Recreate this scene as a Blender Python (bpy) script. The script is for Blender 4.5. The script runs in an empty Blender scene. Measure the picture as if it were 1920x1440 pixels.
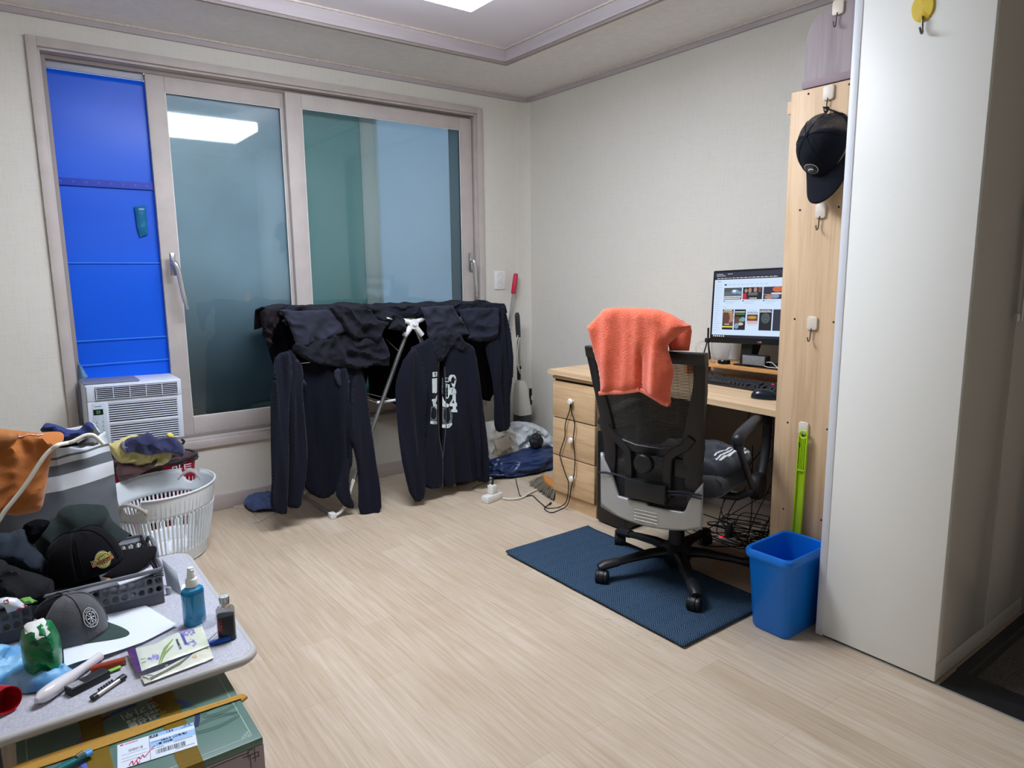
import bpy, bmesh, math, random
from math import sin, cos, pi, radians, sqrt, atan2, hypot, exp
from mathutils import Vector as V, Matrix, noise, geometry

# ---------------------------------------------------------------- camera, world, exposure, lamp
SC = bpy.context.scene
COL = SC.collection
F, PITCH, ROLL, YAW, EYE = 1288.0, 0.1588, -0.0112, 0.6414, V((0, 0, 1.25))
_fw = V((sin(YAW)*cos(PITCH), cos(YAW)*cos(PITCH), -sin(PITCH)))
_r0 = _fw.cross(V((0, 0, 1))).normalized(); _u0 = _r0.cross(_fw)
CR = _r0*cos(ROLL)+_u0*sin(ROLL); CU = _u0*cos(ROLL)-_r0*sin(ROLL)
cam_d = bpy.data.cameras.new('camera'); cam = bpy.data.objects.new('camera', cam_d); COL.objects.link(cam)
cam_d.sensor_width = 36; cam_d.lens = 36*F/1920; cam_d.clip_start = .02; cam_d.clip_end = 60
_m = Matrix((CR, CU, -_fw)).transposed().to_4x4(); _m.translation = EYE
cam.matrix_world = _m
SC.camera = cam
SC.view_settings.view_transform = 'Standard'; SC.view_settings.look = 'None'
SC.view_settings.gamma = 1; SC.view_settings.use_curve_mapping = False
SC.view_settings.exposure = 0.0
W = bpy.data.worlds.new('daylight'); SC.world = W; W.use_nodes = True
W.node_tree.nodes['Background'].inputs[0].default_value = (0.50, 0.63, 0.76, 1)
W.node_tree.nodes['Background'].inputs[1].default_value = 3.0
LAMP_STRENGTH = 31.0      # ceiling lamp diffuser, used by its builder below

# pixel of the photograph -> point on a known plane of the room (metres)
def _ray(x, y): return CR*((x-960)/F)-CU*((y-720)/F)+_fw
def on_x(x, y, X): d = _ray(x, y); return EYE+d*(X/d.x)
def on_y(x, y, Y): d = _ray(x, y); return EYE+d*(Y/d.y)
def on_z(x, y, Z): d = _ray(x, y); return EYE+d*((Z-EYE.z)/d.z)
def on_p(x, y, o, n): d = _ray(x, y); return EYE+d*((o-EYE).dot(n)/d.dot(n))

# ---------------------------------------------------------------- materials
def lin(c):
    def f(v):
        v /= 255.0
        return v/12.92 if v <= .04045 else ((v+.055)/1.055)**2.4
    return (f(c[0]), f(c[1]), f(c[2]), 1)
_mats = {}
def mat(name, rgb=(128, 128, 128), rough=.6, metal=0, var=0, vs=8, bump=0, bs=60, spec=.5, coat=0, sheen=0,
        st=(1, 1, 1), trans=0, alpha=1, emit=0, rgb2=None, ior=1.45, det=4, transl=0):
    if name in _mats: return _mats[name]
    m = bpy.data.materials.new(name); m.use_nodes = True; _mats[name] = m
    nt = m.node_tree; N = nt.nodes; L = nt.links; b = N['Principled BSDF']
    c = lin(rgb)
    b.inputs['Base Color'].default_value = c
    b.inputs['Roughness'].default_value = rough; b.inputs['Metallic'].default_value = metal
    b.inputs['Specular IOR Level'].default_value = spec; b.inputs['Coat Weight'].default_value = coat
    b.inputs['Coat Roughness'].default_value = .08; b.inputs['IOR'].default_value = ior
    b.inputs['Sheen Weight'].default_value = sheen; b.inputs['Transmission Weight'].default_value = trans
    b.inputs['Alpha'].default_value = alpha
    if emit:
        b.inputs['Emission Color'].default_value = c; b.inputs['Emission Strength'].default_value = emit
    if var or bump:
        tc = N.new('ShaderNodeTexCoord'); mp = N.new('ShaderNodeMapping')
        L.new(tc.outputs['Object'], mp.inputs[0]); mp.inputs['Scale'].default_value = st
    if var:
        n = N.new('ShaderNodeTexNoise'); n.inputs['Scale'].default_value = vs; n.inputs['Detail'].default_value = det
        r = N.new('ShaderNodeValToRGB'); L.new(mp.outputs[0], n.inputs[0]); L.new(n.outputs[0], r.inputs[0])
        c2 = lin(rgb2) if rgb2 else tuple(min(1, v*(1+var)) for v in c[:3])+(1,)
        c1 = c if rgb2 else tuple(v*(1-var) for v in c[:3])+(1,)
        r.color_ramp.elements[0].position = .34; r.color_ramp.elements[1].position = .66
        r.color_ramp.elements[0].color = c1; r.color_ramp.elements[1].color = c2
        L.new(r.outputs[0], b.inputs['Base Color'])
    if bump:
        n2 = N.new('ShaderNodeTexNoise'); n2.inputs['Scale'].default_value = bs; n2.inputs['Detail'].default_value = 3
        L.new(mp.outputs[0], n2.inputs[0]); bp = N.new('ShaderNodeBump')
        bp.inputs['Strength'].default_value = bump; bp.inputs['Distance'].default_value = .004
        L.new(n2.outputs[0], bp.inputs['Height']); L.new(bp.outputs[0], b.inputs['Normal'])
    if transl:
        t = N.new('ShaderNodeBsdfTranslucent'); t.inputs[0].default_value = c
        mx = N.new('ShaderNodeMixShader'); mx.inputs[0].default_value = transl
        L.new(b.outputs[0], mx.inputs[1]); L.new(t.outputs[0], mx.inputs[2])
        L.new(mx.outputs[0], N['Material Output'].inputs[0])
    return m

def wallpaper():
    m = mat('linen_wallpaper', (224, 222, 214), .75, spec=.25); nt = m.node_tree; N = nt.nodes; L = nt.links; b = N['Principled BSDF']
    tc = N.new('ShaderNodeTexCoord'); ns = []
    for s in ((14, 14, 420), (420, 420, 14), (2.2, 2.2, 2.2)):
        mp = N.new('ShaderNodeMapping'); mp.inputs['Scale'].default_value = s; L.new(tc.outputs['Object'], mp.inputs[0])
        n = N.new('ShaderNodeTexNoise'); n.inputs['Scale'].default_value = 1; n.inputs['Detail'].default_value = 3
        L.new(mp.outputs[0], n.inputs[0]); ns.append(n)
    a = N.new('ShaderNodeMath'); a.operation = 'ADD'; L.new(ns[0].outputs[0], a.inputs[0]); L.new(ns[1].outputs[0], a.inputs[1])
    r = N.new('ShaderNodeValToRGB'); L.new(a.outputs[0], r.inputs[0])
    r.color_ramp.elements[0].position = .7; r.color_ramp.elements[1].position = 1.3
    r.color_ramp.elements[0].color = lin((216, 212, 201)); r.color_ramp.elements[1].color = lin((224, 221, 212))
    h = N.new('ShaderNodeMixRGB'); h.blend_type = 'MULTIPLY'; h.inputs[0].default_value = .06
    L.new(r.outputs[0], h.inputs[1]); L.new(ns[2].outputs[0], h.inputs[2]); L.new(h.outputs[0], b.inputs['Base Color'])
    bp = N.new('ShaderNodeBump'); bp.inputs['Strength'].default_value = .25; bp.inputs['Distance'].default_value = .002
    L.new(a.outputs[0], bp.inputs['Height']); L.new(bp.outputs[0], b.inputs['Normal'])
    return m

def floor_mat():
    m = mat('oak_floor_planks', (200, 176, 142), .42, spec=.4); nt = m.node_tree; N = nt.nodes; L = nt.links; b = N['Principled BSDF']
    tc = N.new('ShaderNodeTexCoord'); mp = N.new('ShaderNodeMapping'); L.new(tc.outputs['Object'], mp.inputs[0])
    mp.inputs['Rotation'].default_value = (0, 0, pi/2)
    br = N.new('ShaderNodeTexBrick'); L.new(mp.outputs[0], br.inputs[0])
    br.inputs['Scale'].default_value = 1; br.inputs['Brick Width'].default_value = .92; br.inputs['Row Height'].default_value = .118
    br.inputs['Mortar Size'].default_value = .0007; br.inputs['Mortar Smooth'].default_value = .4; br.inputs['Bias'].default_value = 0
    br.offset = .37
    br.inputs['Color1'].default_value = lin((214, 200, 181)); br.inputs['Color2'].default_value = lin((203, 187, 165))
    br.inputs['Mortar'].default_value = lin((182, 164, 140))
    mp2 = N.new('ShaderNodeMapping'); L.new(tc.outputs['Object'], mp2.inputs[0]); mp2.inputs['Scale'].default_value = (70, 3.2, 1)
    n = N.new('ShaderNodeTexNoise'); n.inputs['Scale'].default_value = 1; n.inputs['Detail'].default_value = 6; n.inputs['Roughness'].default_value = .65
    n.inputs['Distortion'].default_value = .4
    L.new(mp2.outputs[0], n.inputs[0]); r = N.new('ShaderNodeValToRGB'); L.new(n.outputs[0], r.inputs[0])
    r.color_ramp.elements[0].position = .32; r.color_ramp.elements[1].position = .62
    r.color_ramp.elements[0].color = lin((226, 214, 200)); r.color_ramp.elements[1].color = (1, 1, 1, 1)
    mx = N.new('ShaderNodeMixRGB'); mx.blend_type = 'MULTIPLY'; mx.inputs[0].default_value = .8
    L.new(br.outputs['Color'], mx.inputs[1]); L.new(r.outputs[0], mx.inputs[2])
    n3 = N.new('ShaderNodeTexNoise'); n3.inputs['Scale'].default_value = 1.6; n3.inputs['Detail'].default_value = 5
    L.new(tc.outputs['Object'], n3.inputs[0]); r3 = N.new('ShaderNodeValToRGB'); L.new(n3.outputs[0], r3.inputs[0])
    r3.color_ramp.elements[0].position = .35; r3.color_ramp.elements[1].position = .6
    r3.color_ramp.elements[0].color = lin((238, 235, 230)); r3.color_ramp.elements[1].color = (1, 1, 1, 1)
    mx2 = N.new('ShaderNodeMixRGB'); mx2.blend_type = 'MULTIPLY'; mx2.inputs[0].default_value = .8
    L.new(mx.outputs[0], mx2.inputs[1]); L.new(r3.outputs[0], mx2.inputs[2]); L.new(mx2.outputs[0], b.inputs['Base Color'])
    bp = N.new('ShaderNodeBump'); bp.inputs['Strength'].default_value = .12; bp.inputs['Distance'].default_value = .001
    L.new(n.outputs[0], bp.inputs['Height']); L.new(bp.outputs[0], b.inputs['Normal'])
    return m

def wood(name, a, c, st, rough=.5):
    m = mat(name, a, rough, spec=.35); nt = m.node_tree; N = nt.nodes; L = nt.links; b = N['Principled BSDF']
    tc = N.new('ShaderNodeTexCoord'); mp = N.new('ShaderNodeMapping'); L.new(tc.outputs['Object'], mp.inputs[0]); mp.inputs['Scale'].default_value = st
    n = N.new('ShaderNodeTexNoise'); n.inputs['Scale'].default_value = 1; n.inputs['Detail'].default_value = 7
    n.inputs['Roughness'].default_value = .62; n.inputs['Distortion'].default_value = .35
    L.new(mp.outputs[0], n.inputs[0]); r = N.new('ShaderNodeValToRGB'); L.new(n.outputs[0], r.inputs[0])
    r.color_ramp.elements[0].position = .36; r.color_ramp.elements[1].position = .6
    r.color_ramp.elements[0].color = lin(c); r.color_ramp.elements[1].color = lin(a); L.new(r.outputs[0], b.inputs['Base Color'])
    return m

# ---------------------------------------------------------------- mesh helpers
I4 = Matrix.Identity(4)
def T(x=0, y=0, z=0): return Matrix.Translation((x, y, z))
def RX(a): return Matrix.Rotation(radians(a), 4, 'X')
def RY(a): return Matrix.Rotation(radians(a), 4, 'Y')
def RZ(a): return Matrix.Rotation(radians(a), 4, 'Z')
def basis(o, x, y, z):
    m = Matrix((x, y, z)).transposed().to_4x4(); m.translation = o; return m

class G:
    def __init__(s): s.v = []; s.f = []; s.k = []; s.s = []
    def add(s, vs, fs, m=I4, k=0, sm=False):
        o = len(s.v); s.v += [tuple(m @ V(p)) for p in vs]
        s.f += [tuple(i+o for i in f) for f in fs]; s.k += [k]*len(fs); s.s += [sm]*len(fs); return s
    def box(s, x0, x1, y0, y1, z0, z1, bev=0, m=I4, k=0, seg=2):
        vs = [(x, y, z) for x in (x0, x1) for y in (y0, y1) for z in (z0, z1)]
        fs = [(0, 1, 3, 2), (4, 6, 7, 5), (0, 4, 5, 1), (2, 3, 7, 6), (0, 2, 6, 4), (1, 5, 7, 3)]
        if not bev: return s.add(vs, fs, m, k)
        bm = bmesh.new(); bv = [bm.verts.new(p) for p in vs]
        for f in fs: bm.faces.new([bv[i] for i in f])
        bmesh.ops.recalc_face_normals(bm, faces=bm.faces)
        bmesh.ops.bevel(bm, geom=bm.edges[:], offset=bev, segments=seg, affect='EDGES', profile=.5)
        bm.verts.index_update(); s.add([tuple(q.co) for q in bm.verts], [[q.index for q in f.verts] for f in bm.faces], m, k, True); bm.free()
        return s
    def tube(s, pts, r, n=8, closed=False, m=I4, k=0, cap=True, flat=1.0):
        P = [V(p) for p in pts]; c = len(P); R = r if isinstance(r, (list, tuple)) else [r]*c
        up = None; vs = []
        for i in range(c):
            if closed: t = (P[(i+1) % c]-P[i-1])
            else: t = P[min(i+1, c-1)]-P[max(i-1, 0)]
            t = t.normalized() if t.length > 1e-9 else V((0, 0, 1))
            if up is None:
                up = V((0, 0, 1)) if abs(t.z) < .9 else V((1, 0, 0))
            a = (up-t*up.dot(t)); a = a.normalized() if a.length > 1e-6 else t.orthogonal().normalized()
            up = a; b = t.cross(a)
            for j in range(n):
                th = 2*pi*j/n; vs.append(P[i]+a*(cos(th)*R[i]*flat)+b*(sin(th)*R[i]))
        fs = []
        for i in range(c if closed else c-1):
            i2 = (i+1) % c
            for j in range(n): fs.append((i*n+j, i*n+(j+1) % n, i2*n+(j+1) % n, i2*n+j))
        if cap and not closed: fs += [tuple(range(n))[::-1], tuple((c-1)*n+j for j in range(n))]
        return s.add(vs, fs, m, k, True)
    def lathe(s, prof, n=24, m=I4, k=0, sx=1, sy=1, sm=True, power=2.0):
        vs = []; fs = []; c = len(prof)
        for (r, z) in prof:
            for j in range(n):
                th = 2*pi*j/n; cx, cy = cos(th), sin(th)
                if power != 2: 
                    cx = math.copysign(abs(cx)**(2/power), cx); cy = math.copysign(abs(cy)**(2/power), cy)
                vs.append((cx*r*sx, cy*r*sy, z))
        for i in range(c-1):
            for j in range(n): fs.append((i*n+j, i*n+(j+1) % n, (i+1)*n+(j+1) % n, (i+1)*n+j))
        if prof[0][0] > 1e-4: fs.append(tuple(range(n))[::-1])
        if prof[-1][0] > 1e-4: fs.append(tuple((c-1)*n+j for j in range(n)))
        return s.add(vs, fs, m, k, sm)
    def prism(s, poly, h0, h1, m=I4, k=0, sm=False, bev=0):
        n = len(poly)
        if bev:
            bm = bmesh.new(); a = [bm.verts.new((p[0], p[1], h0)) for p in poly]; b = [bm.verts.new((p[0], p[1], h1)) for p in poly]
            bm.faces.new(a[::-1]); bm.faces.new(b)
            for i in range(n): bm.faces.new((a[i], a[(i+1) % n], b[(i+1) % n], b[i]))
            bmesh.ops.recalc_face_normals(bm, faces=bm.faces)
            ed = [e for e in bm.edges if abs(e.verts[0].co.z-e.verts[1].co.z) < 1e-6]
            bmesh.ops.bevel(bm, geom=ed, offset=bev, segments=2, affect='EDGES', profile=.5)
            bm.verts.index_update(); s.add([tuple(q.co) for q in bm.verts], [[q.index for q in f.verts] for f in bm.faces], m, k, True); bm.free(); return s
        vs = [(p[0], p[1], h0) for p in poly]+[(p[0], p[1], h1) for p in poly]
        fs = [tuple(range(n))[::-1], tuple(range(n, 2*n))]+[(i, (i+1) % n, n+(i+1) % n, n+i) for i in range(n)]
        return s.add(vs, fs, m, k, sm)
    def grid(s, fn, nu, nv, m=I4, k=0, cu=False, sm=True):
        vs = []; fs = []; U = nu if cu else nu+1
        for j in range(nv+1):
            for i in range(U): vs.append(fn(i/nu, j/nv))
        for j in range(nv):
            for i in range(nu):
                a = j*U+i; b = j*U+(i+1) % U; fs.append((a, b, b+U, a+U))
        return s.add(vs, fs, m, k, sm)
    def sphere(s, c, r, m=I4, k=0, n=16, sq=(1, 1, 1)):
        pr = [(max(sin(pi*i/n)*r, 0), -cos(pi*i/n)*r) for i in range(n+1)]
        return s.lathe(pr, n*2, m @ T(*c) @ Matrix.Diagonal((sq[0], sq[1], sq[2], 1)), k)
    def quad(s, pts, m=I4, k=0): return s.add(pts, [tuple(range(len(pts)))], m, k)
    def obj(s, name, mats, parent=None, solid=0, off=0, sub=0, fix=True):
        me = bpy.data.meshes.new(name); me.from_pydata(s.v, [], s.f)
        mats = mats if isinstance(mats, (list, tuple)) else [mats]
        for q in mats: me.materials.append(q)
        for i, p in enumerate(me.polygons): p.material_index = s.k[i]; p.use_smooth = s.s[i]
        if fix:
            bm = bmesh.new(); bm.from_mesh(me); bmesh.ops.remove_doubles(bm, verts=bm.verts[:], dist=1e-6)
            bmesh.ops.recalc_face_normals(bm, faces=bm.faces[:]); bm.to_mesh(me); bm.free()
        me.update()
        try: me.set_sharp_from_angle(angle=radians(38))
        except Exception: pass
        o = bpy.data.objects.new(name, me); COL.objects.link(o)
        if parent:
            o.parent = parent; o.matrix_parent_inverse = parent.matrix_basis.inverted()
        if solid:
            q = o.modifiers.new('solid', 'SOLIDIFY'); q.thickness = solid; q.offset = off
        if sub:
            q = o.modifiers.new('sub', 'SUBSURF'); q.levels = sub; q.render_levels = sub
        return o

def thing(name, label, cat, loc=(0, 0, 0), group=None):
    o = bpy.data.objects.new(name, None); COL.objects.link(o); o.location = loc; o.empty_display_size = .05
    o['label'] = label; o['category'] = cat
    if group: o['group'] = group
    o.matrix_basis = Matrix.Translation(loc)
    return o
def tag(o, label, cat, group=None, kind=None):
    o['label'] = label; o['category'] = cat
    if group: o['group'] = group
    if kind: o['kind'] = kind
    return o
def struct(o): o['kind'] = 'structure'; return o

def smooth_poly(P, it=1, closed=True):
    for _ in range(it):
        Q = []
        n = len(P)
        for i in range(n if closed else n-1):
            a, b = P[i], P[(i+1) % n]
            Q.append((a[0]*.75+b[0]*.25, a[1]*.75+b[1]*.25)); Q.append((a[0]*.25+b[0]*.75, a[1]*.25+b[1]*.75))
        P = Q
    return P
def resample(P, d):
    Q = []
    n = len(P)
    for i in range(n):
        a, b = P[i], P[(i+1) % n]; L = hypot(b[0]-a[0], b[1]-a[1]); k = max(1, int(round(L/d)))
        for j in range(k): Q.append((a[0]+(b[0]-a[0])*j/k, a[1]+(b[1]-a[1])*j/k))
    return Q
def nz(x, y, z=0.0): return noise.noise(V((x, y, z)))
def ridge(x, y, z=0.0): return 1-2*abs(noise.noise(V((x, y, z))))

def folds(kind, amp, su, sv, seed, ang=0):
    ca, sa = cos(radians(ang)), sin(radians(ang))
    def f(u, v):
        a = u*ca+v*sa; b = -u*sa+v*ca
        w = nz(a*su*.4+seed, b*sv*.6, seed*1.7)*1.1
        if kind == 'hang': return amp*(ridge(a*su+w, b*sv, seed)*.55+nz(a*su*1.3+w, b*sv*.8, seed+9)*.8+nz(a*su*3.1, b*sv*2.5, seed+5)*.3)
        if kind == 'crumple': return amp*(ridge(a*su+w, b*sv+w, seed)*.75+ridge(a*su*2.1+w, b*sv*2.1, seed+3)*.35+nz(a*su*5, b*sv*5, seed)*.12)
        if kind == 'soft': return amp*(nz(a*su+w, b*sv, seed)+.4*nz(a*su*2.2, b*sv*2.2, seed+2))
        return 0
    return f

# an outline filled with a fine net of points, swollen to a real thickness and creased by folds
def puff(name, poly, frame, depth, m, parent=None, cell=.012, fold=None, back=.5, rim=None, sm=0, mats=None, kfn=None, base=0.004, edge=1.0, warp=None):
    P = resample(smooth_poly(poly, sm), cell); n = len(P)
    xs = [p[0] for p in P]; ys = [p[1] for p in P]; pts = [V(p) for p in P]; rng = random.Random(7)
    y = min(ys)+cell*.6; row = 0
    def inside(px, py):
        c = False; j = n-1
        for i in range(n):
            if (P[i][1] > py) != (P[j][1] > py) and px < (P[j][0]-P[i][0])*(py-P[i][1])/(P[j][1]-P[i][1])+P[i][0]: c = not c
            j = i
        return c
    def dist(px, py):
        best = 1e9
        for i in range(0, n):
            a = P[i]; b = P[(i+1) % n]; dx, dy = b[0]-a[0], b[1]-a[1]; t = ((px-a[0])*dx+(py-a[1])*dy)/(dx*dx+dy*dy+1e-12)
            t = 0 if t < 0 else 1 if t > 1 else t; q = (px-a[0]-t*dx)**2+(py-a[1]-t*dy)**2
            if q < best: best = q
        return sqrt(best)
    D = [0.0]*n
    while y < max(ys):
        x = min(xs)+(cell*.5 if row % 2 else 0)
        while x < max(xs):
            if inside(x, y):
                d = dist(x, y)
                if d > cell*.55: pts.append(V((x, y))); D.append(d)
            x += cell
        y += cell*.87; row += 1
    r = geometry.delaunay_2d_cdt(pts, [(i, (i+1) % n) for i in range(n)], [], 1, 1e-7)
    vs2, faces = r[0], r[2]; orig = r[3]
    R = rim or max(depth*1.6, cell*2.5)
    def hgt(u, v, d):
        t = min(d/R, 1.0); pr = sqrt(max(0, 1-(1-t)**2))
        return depth*pr+base*pr+(fold(u, v)*(1 if edge > 1 else min(1, .4+d/R)) if fold else 0), pr
    top = []; bot = []
    for i, q in enumerate(vs2):
        d = D[orig[i][0]] if orig[i] else 0
        h, pr = hgt(q.x, q.y, d)
        top.append((q.x, q.y, h)); bot.append((q.x, q.y, (h-depth*pr)*1.0-back*depth*pr-base*.6))
    nn = len(top); vs = top+bot
    fs = [tuple(f) for f in faces]; ks = []
    g = G()
    allf = []
    cnt = {}
    for f in fs:
        for a, b in zip(f, f[1:]+f[:1]): cnt[(a, b)] = 1
    for f in fs: allf.append(f); allf.append(tuple(i+nn for i in f[::-1]))
    for (a, b) in list(cnt):
        if (b, a) not in cnt: allf.append((b, a, a+nn, b+nn))
    fr = frame if isinstance(frame, Matrix) else frame
    if warp: vs = [warp(*p) for p in vs]
    g.add(vs, allf, fr, 0, True)
    if kfn:
        g.k = [kfn(sum(vs[i][0] for i in f)/len(f), sum(vs[i][1] for i in f)/len(f)) for f in allf]
    o = g.obj(name, mats or m, parent)
    def surf(u, v):
        d = dist(u, v) if inside(u, v) else 0
        p = (u, v, hgt(u, v, d)[0])
        return V(warp(*p)) if warp else V(p)
    return o, surf, fr

# heap of crumpled cloth
def heap(name, c, r, m, parent=None, seed=1, amp=.25, zmin=None, fr=1.6, sub=5, shape=None):
    bm = bmesh.new(); bmesh.ops.create_icosphere(bm, subdivisions=sub, radius=1)
    for v in bm.verts:
        p = v.co.copy(); q = p*fr+V((seed*3.1, seed*1.7, seed*.9))
        w = noise.noise_vector(q*.8)*.7
        d = ridge(*(q+w))*.55+ridge(*((q+w)*2.1+V((5, 5, 5))))*.28+ridge(*((q+w)*4.3))*.12
        v.co = p*(1+amp*(d-.35))
        if shape: v.co = V(shape(v.co))
        v.co = V((v.co.x*r[0]+c[0], v.co.y*r[1]+c[1], v.co.z*r[2]+c[2]))
        if zmin is not None and v.co.z < zmin: v.co.z = zmin+(v.co.z-zmin)*.03
    me = bpy.data.meshes.new(name); bm.to_mesh(me); bm.free(); me.materials.append(m)
    for p in me.polygons: p.use_smooth = True
    o = bpy.data.objects.new(name, me); COL.objects.link(o)
    if parent: o.parent = parent; o.matrix_parent_inverse = parent.matrix_basis.inverted()
    return o

def plane_y(Y):      # frame of the vertical plane y = Y: u = x, v = z, thickness towards the room
    return basis(V((0, Y, 0)), V((1, 0, 0)), V((0, 0, 1)), V((0, -1, 0)))
def plane_z(Z): return T(0, 0, Z)
def plane_x(X): return basis(V((X, 0, 0)), V((0, -1, 0)), V((0, 0, 1)), V((-1, 0, 0)))
def pxy(pts, Y): return [(q.x, q.z) for q in (on_y(x, y, Y) for x, y in pts)]
def pxx(pts, X): return [(-q.y, q.z) for q in (on_x(x, y, X) for x, y in pts)]
def pxz(pts, Z): return [(q.x, q.y) for q in (on_z(x, y, Z) for x, y in pts)]
def decal(name, polys, surf, fr, m, parent, off=.0012):
    g = G()
    for P in polys:
        P = resample(P, .008)
        r = geometry.delaunay_2d_cdt([V(p) for p in P], [(i, (i+1) % len(P)) for i in range(len(P))], [], 1, 1e-8)
        vs = []
        for q in r[0]: s = surf(q.x, q.y); vs.append((s.x, s.y, s.z+off))
        g.add(vs, [tuple(f) for f in r[2]], fr, 0, True)
    return g.obj(name, m, parent, fix=False)

_font = None
def text(name, body, size, m, mt, parent=None, surf=None, align='CENTER', thick=0.0004, squash=1.0, bold=0):
    c = bpy.data.curves.new(name, 'FONT'); c.body = body; c.size = size; c.align_x = align; c.align_y = 'CENTER'
    c.extrude = 0 if surf else thick; c.offset = bold
    o = bpy.data.objects.new(name, c); COL.objects.link(o)
    me = bpy.data.meshes.new_from_object(o)
    bpy.data.objects.remove(o); bpy.data.curves.remove(c)
    for v in me.vertices:
        p = V((v.co.x*squash, v.co.y, v.co.z))
        v.co = surf(p) if surf else m @ p
    me.materials.clear(); me.materials.append(mt)
    o = bpy.data.objects.new(name, me); COL.objects.link(o)
    if parent: o.parent = parent; o.matrix_parent_inverse = parent.matrix_basis.inverted()
    return o
def arc(c, r, a0, a1, n=12): return [(c[0]+r*cos(radians(a0+(a1-a0)*i/n)), c[1]+r*sin(radians(a0+(a1-a0)*i/n))) for i in range(n+1)]
def rrect(x0, x1, y0, y1, r, n=6):
    return arc((x1-r, y1-r), r, 0, 90, n)+arc((x0+r, y1-r), r, 90, 180, n)+arc((x0+r, y0+r), r, 180, 270, n)+arc((x1-r, y0+r), r, 270, 360, n)
def cat(P, n=8, closed=False):     # Catmull-Rom through 3-D points
    P = [V(p) for p in P]; out = []; c = len(P)
    for i in range(c if closed else c-1):
        p0 = P[i-1] if (closed or i > 0) else P[0]; p1 = P[i]; p2 = P[(i+1) % c]
        p3 = P[(i+2) % c] if closed else P[min(i+2, c-1)]
        for j in range(n):
            t = j/n; out.append(.5*((2*p1)+(p2-p0)*t+(2*p0-5*p1+4*p2-p3)*t*t+(3*p1-p0-3*p2+p3)*t**3))
    if not closed: out.append(P[-1])
    return out

# ================================================================ THE ROOM
D = 3.837; XR = 3.02; ZC = 2.42; XL = -1.7; YB = -1.3
WP = wallpaper(); FL = floor_mat()
CEIL = mat('ceiling_paper', (234, 232, 230), .85, var=.03, vs=30, bump=.15, bs=220, spec=.2)
TRAY = mat('ceiling_tray_paper', (226, 220, 226), .85, bump=.1, bs=200, spec=.2)
MOULD = mat('lilac_grey_moulding', (180, 172, 174), .6, var=.06, vs=3, st=(1, 1, 12), bump=.1, bs=120)
MOULD2 = mat('pale_moulding_lip', (200, 190, 178), .6, var=.12, vs=60)
FRAME = mat('greige_woodgrain_frame', (192, 183, 178), .55, var=.05, vs=10, st=(1, 1, 1), bump=.25, bs=90)
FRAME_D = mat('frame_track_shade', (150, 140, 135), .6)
WHITE = mat('white_plastic', (232, 232, 228), .4)
BLACKP = mat('black_plastic', (24, 25, 27), .42, bump=.06, bs=400)
BLACKG = mat('black_glossy_plastic', (14, 15, 18), .18)
CHROME = mat('chrome', (200, 200, 200), .22, 1)
struct(G().box(XL, XR, YB, D+.3, -.1, 0).obj('floor', FL))
# back wall around the window opening
wx0, wx1, wz0, wz1 = .25, 2.615, .375, 2.285
g = G(); y0, y1 = D, D+.14
g.box(XL, wx0, y0, y1, 0, ZC+.1).box(wx1, XR, y0, y1, 0, ZC+.1).box(wx0, wx1, y0, y1, 0, wz0).box(wx0, wx1, y0, y1, wz1, ZC+.1)
struct(g.obj('wall_back', WP))
g = G(); g.box(XR, XR+.12, YB, D+.14, 0, ZC+.1)
g.add([(2.92, D, 0), (XR, D-.03, 0), (XR, D, 0), (2.92, D, ZC), (XR, D-.03, ZC), (XR, D, ZC), (2.965, D-.004, 0), (2.965, D-.004, ZC), (3.0, D-.012, 0), (3.0, D-.012, ZC)],
      [(0, 6, 7, 3), (6, 8, 9, 7), (8, 1, 4, 9)], sm=True)
struct(g.obj('wall_right', WP))
struct(G().box(2.914, 2.921, D-.0015, D+.01, 0, ZC-.03).obj('trim_3', mat('pale_wallpaper_seam', (224, 222, 216), .6)))
struct(G().box(XL-.12, XL, YB, D+.14, 0, ZC+.1).obj('wall_left', WP))
struct(G().box(XL-.12, XR+.12, YB-.12, YB, 0, ZC+.1).obj('wall_rear', WP))
# ceiling with a raised tray
tx1, ty1, tx0, ty0, tz = 2.425, 3.274, -.9, .55, 2.485
g = G()
g.box(XL, tx0, YB, D, ZC, ZC+.1).box(tx1, XR, YB, D, ZC, ZC+.1).box(tx0, tx1, ty1, D, ZC, ZC+.1).box(tx0, tx1, YB, ty0, ZC, ZC+.1)
g.box(tx0-.02, tx1+.02, ty0-.02, ty1+.02, tz, tz+.08, k=1)
struct(g.obj('ceiling', [CEIL, TRAY]))
def ring(g, x0, x1, y0, y1, w, z0, z1, k=0):     # mitred frame of width w, inward
    for (a, b, c, d) in ((x0, x1, y0, y0+w), (x0, x1, y1-w, y1), (x0, x0+w, y0+w, y1-w), (x1-w, x1, y0+w, y1-w)): g.box(a, b, c, d, z0, z1, k=k)
g = G(); ring(g, tx0, tx1, ty0, ty1, .012, ZC-.004, tz)
ring(g, tx0-.03, tx1+.03, ty0-.03, ty1+.03, .028, ZC-.010, ZC+.002, 1)
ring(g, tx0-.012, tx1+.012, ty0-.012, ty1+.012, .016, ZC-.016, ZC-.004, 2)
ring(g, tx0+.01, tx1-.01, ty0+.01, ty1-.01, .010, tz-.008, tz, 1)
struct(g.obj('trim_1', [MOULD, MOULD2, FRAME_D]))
g = G()     # cornice where ceiling meets the walls
g.box(XL, XR, D-.016, D, ZC-.034, ZC).box(XL, XR, D-.024, D, ZC-.010, ZC-.0005, k=1)
g.box(XR-.016, XR, 1.0, D-.016, ZC-.034, ZC).box(XR-.024, XR, 1.0, D-.024, ZC-.010, ZC-.0005, k=1)
struct(g.obj('trim_2', [MOULD, MOULD2]))
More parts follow.
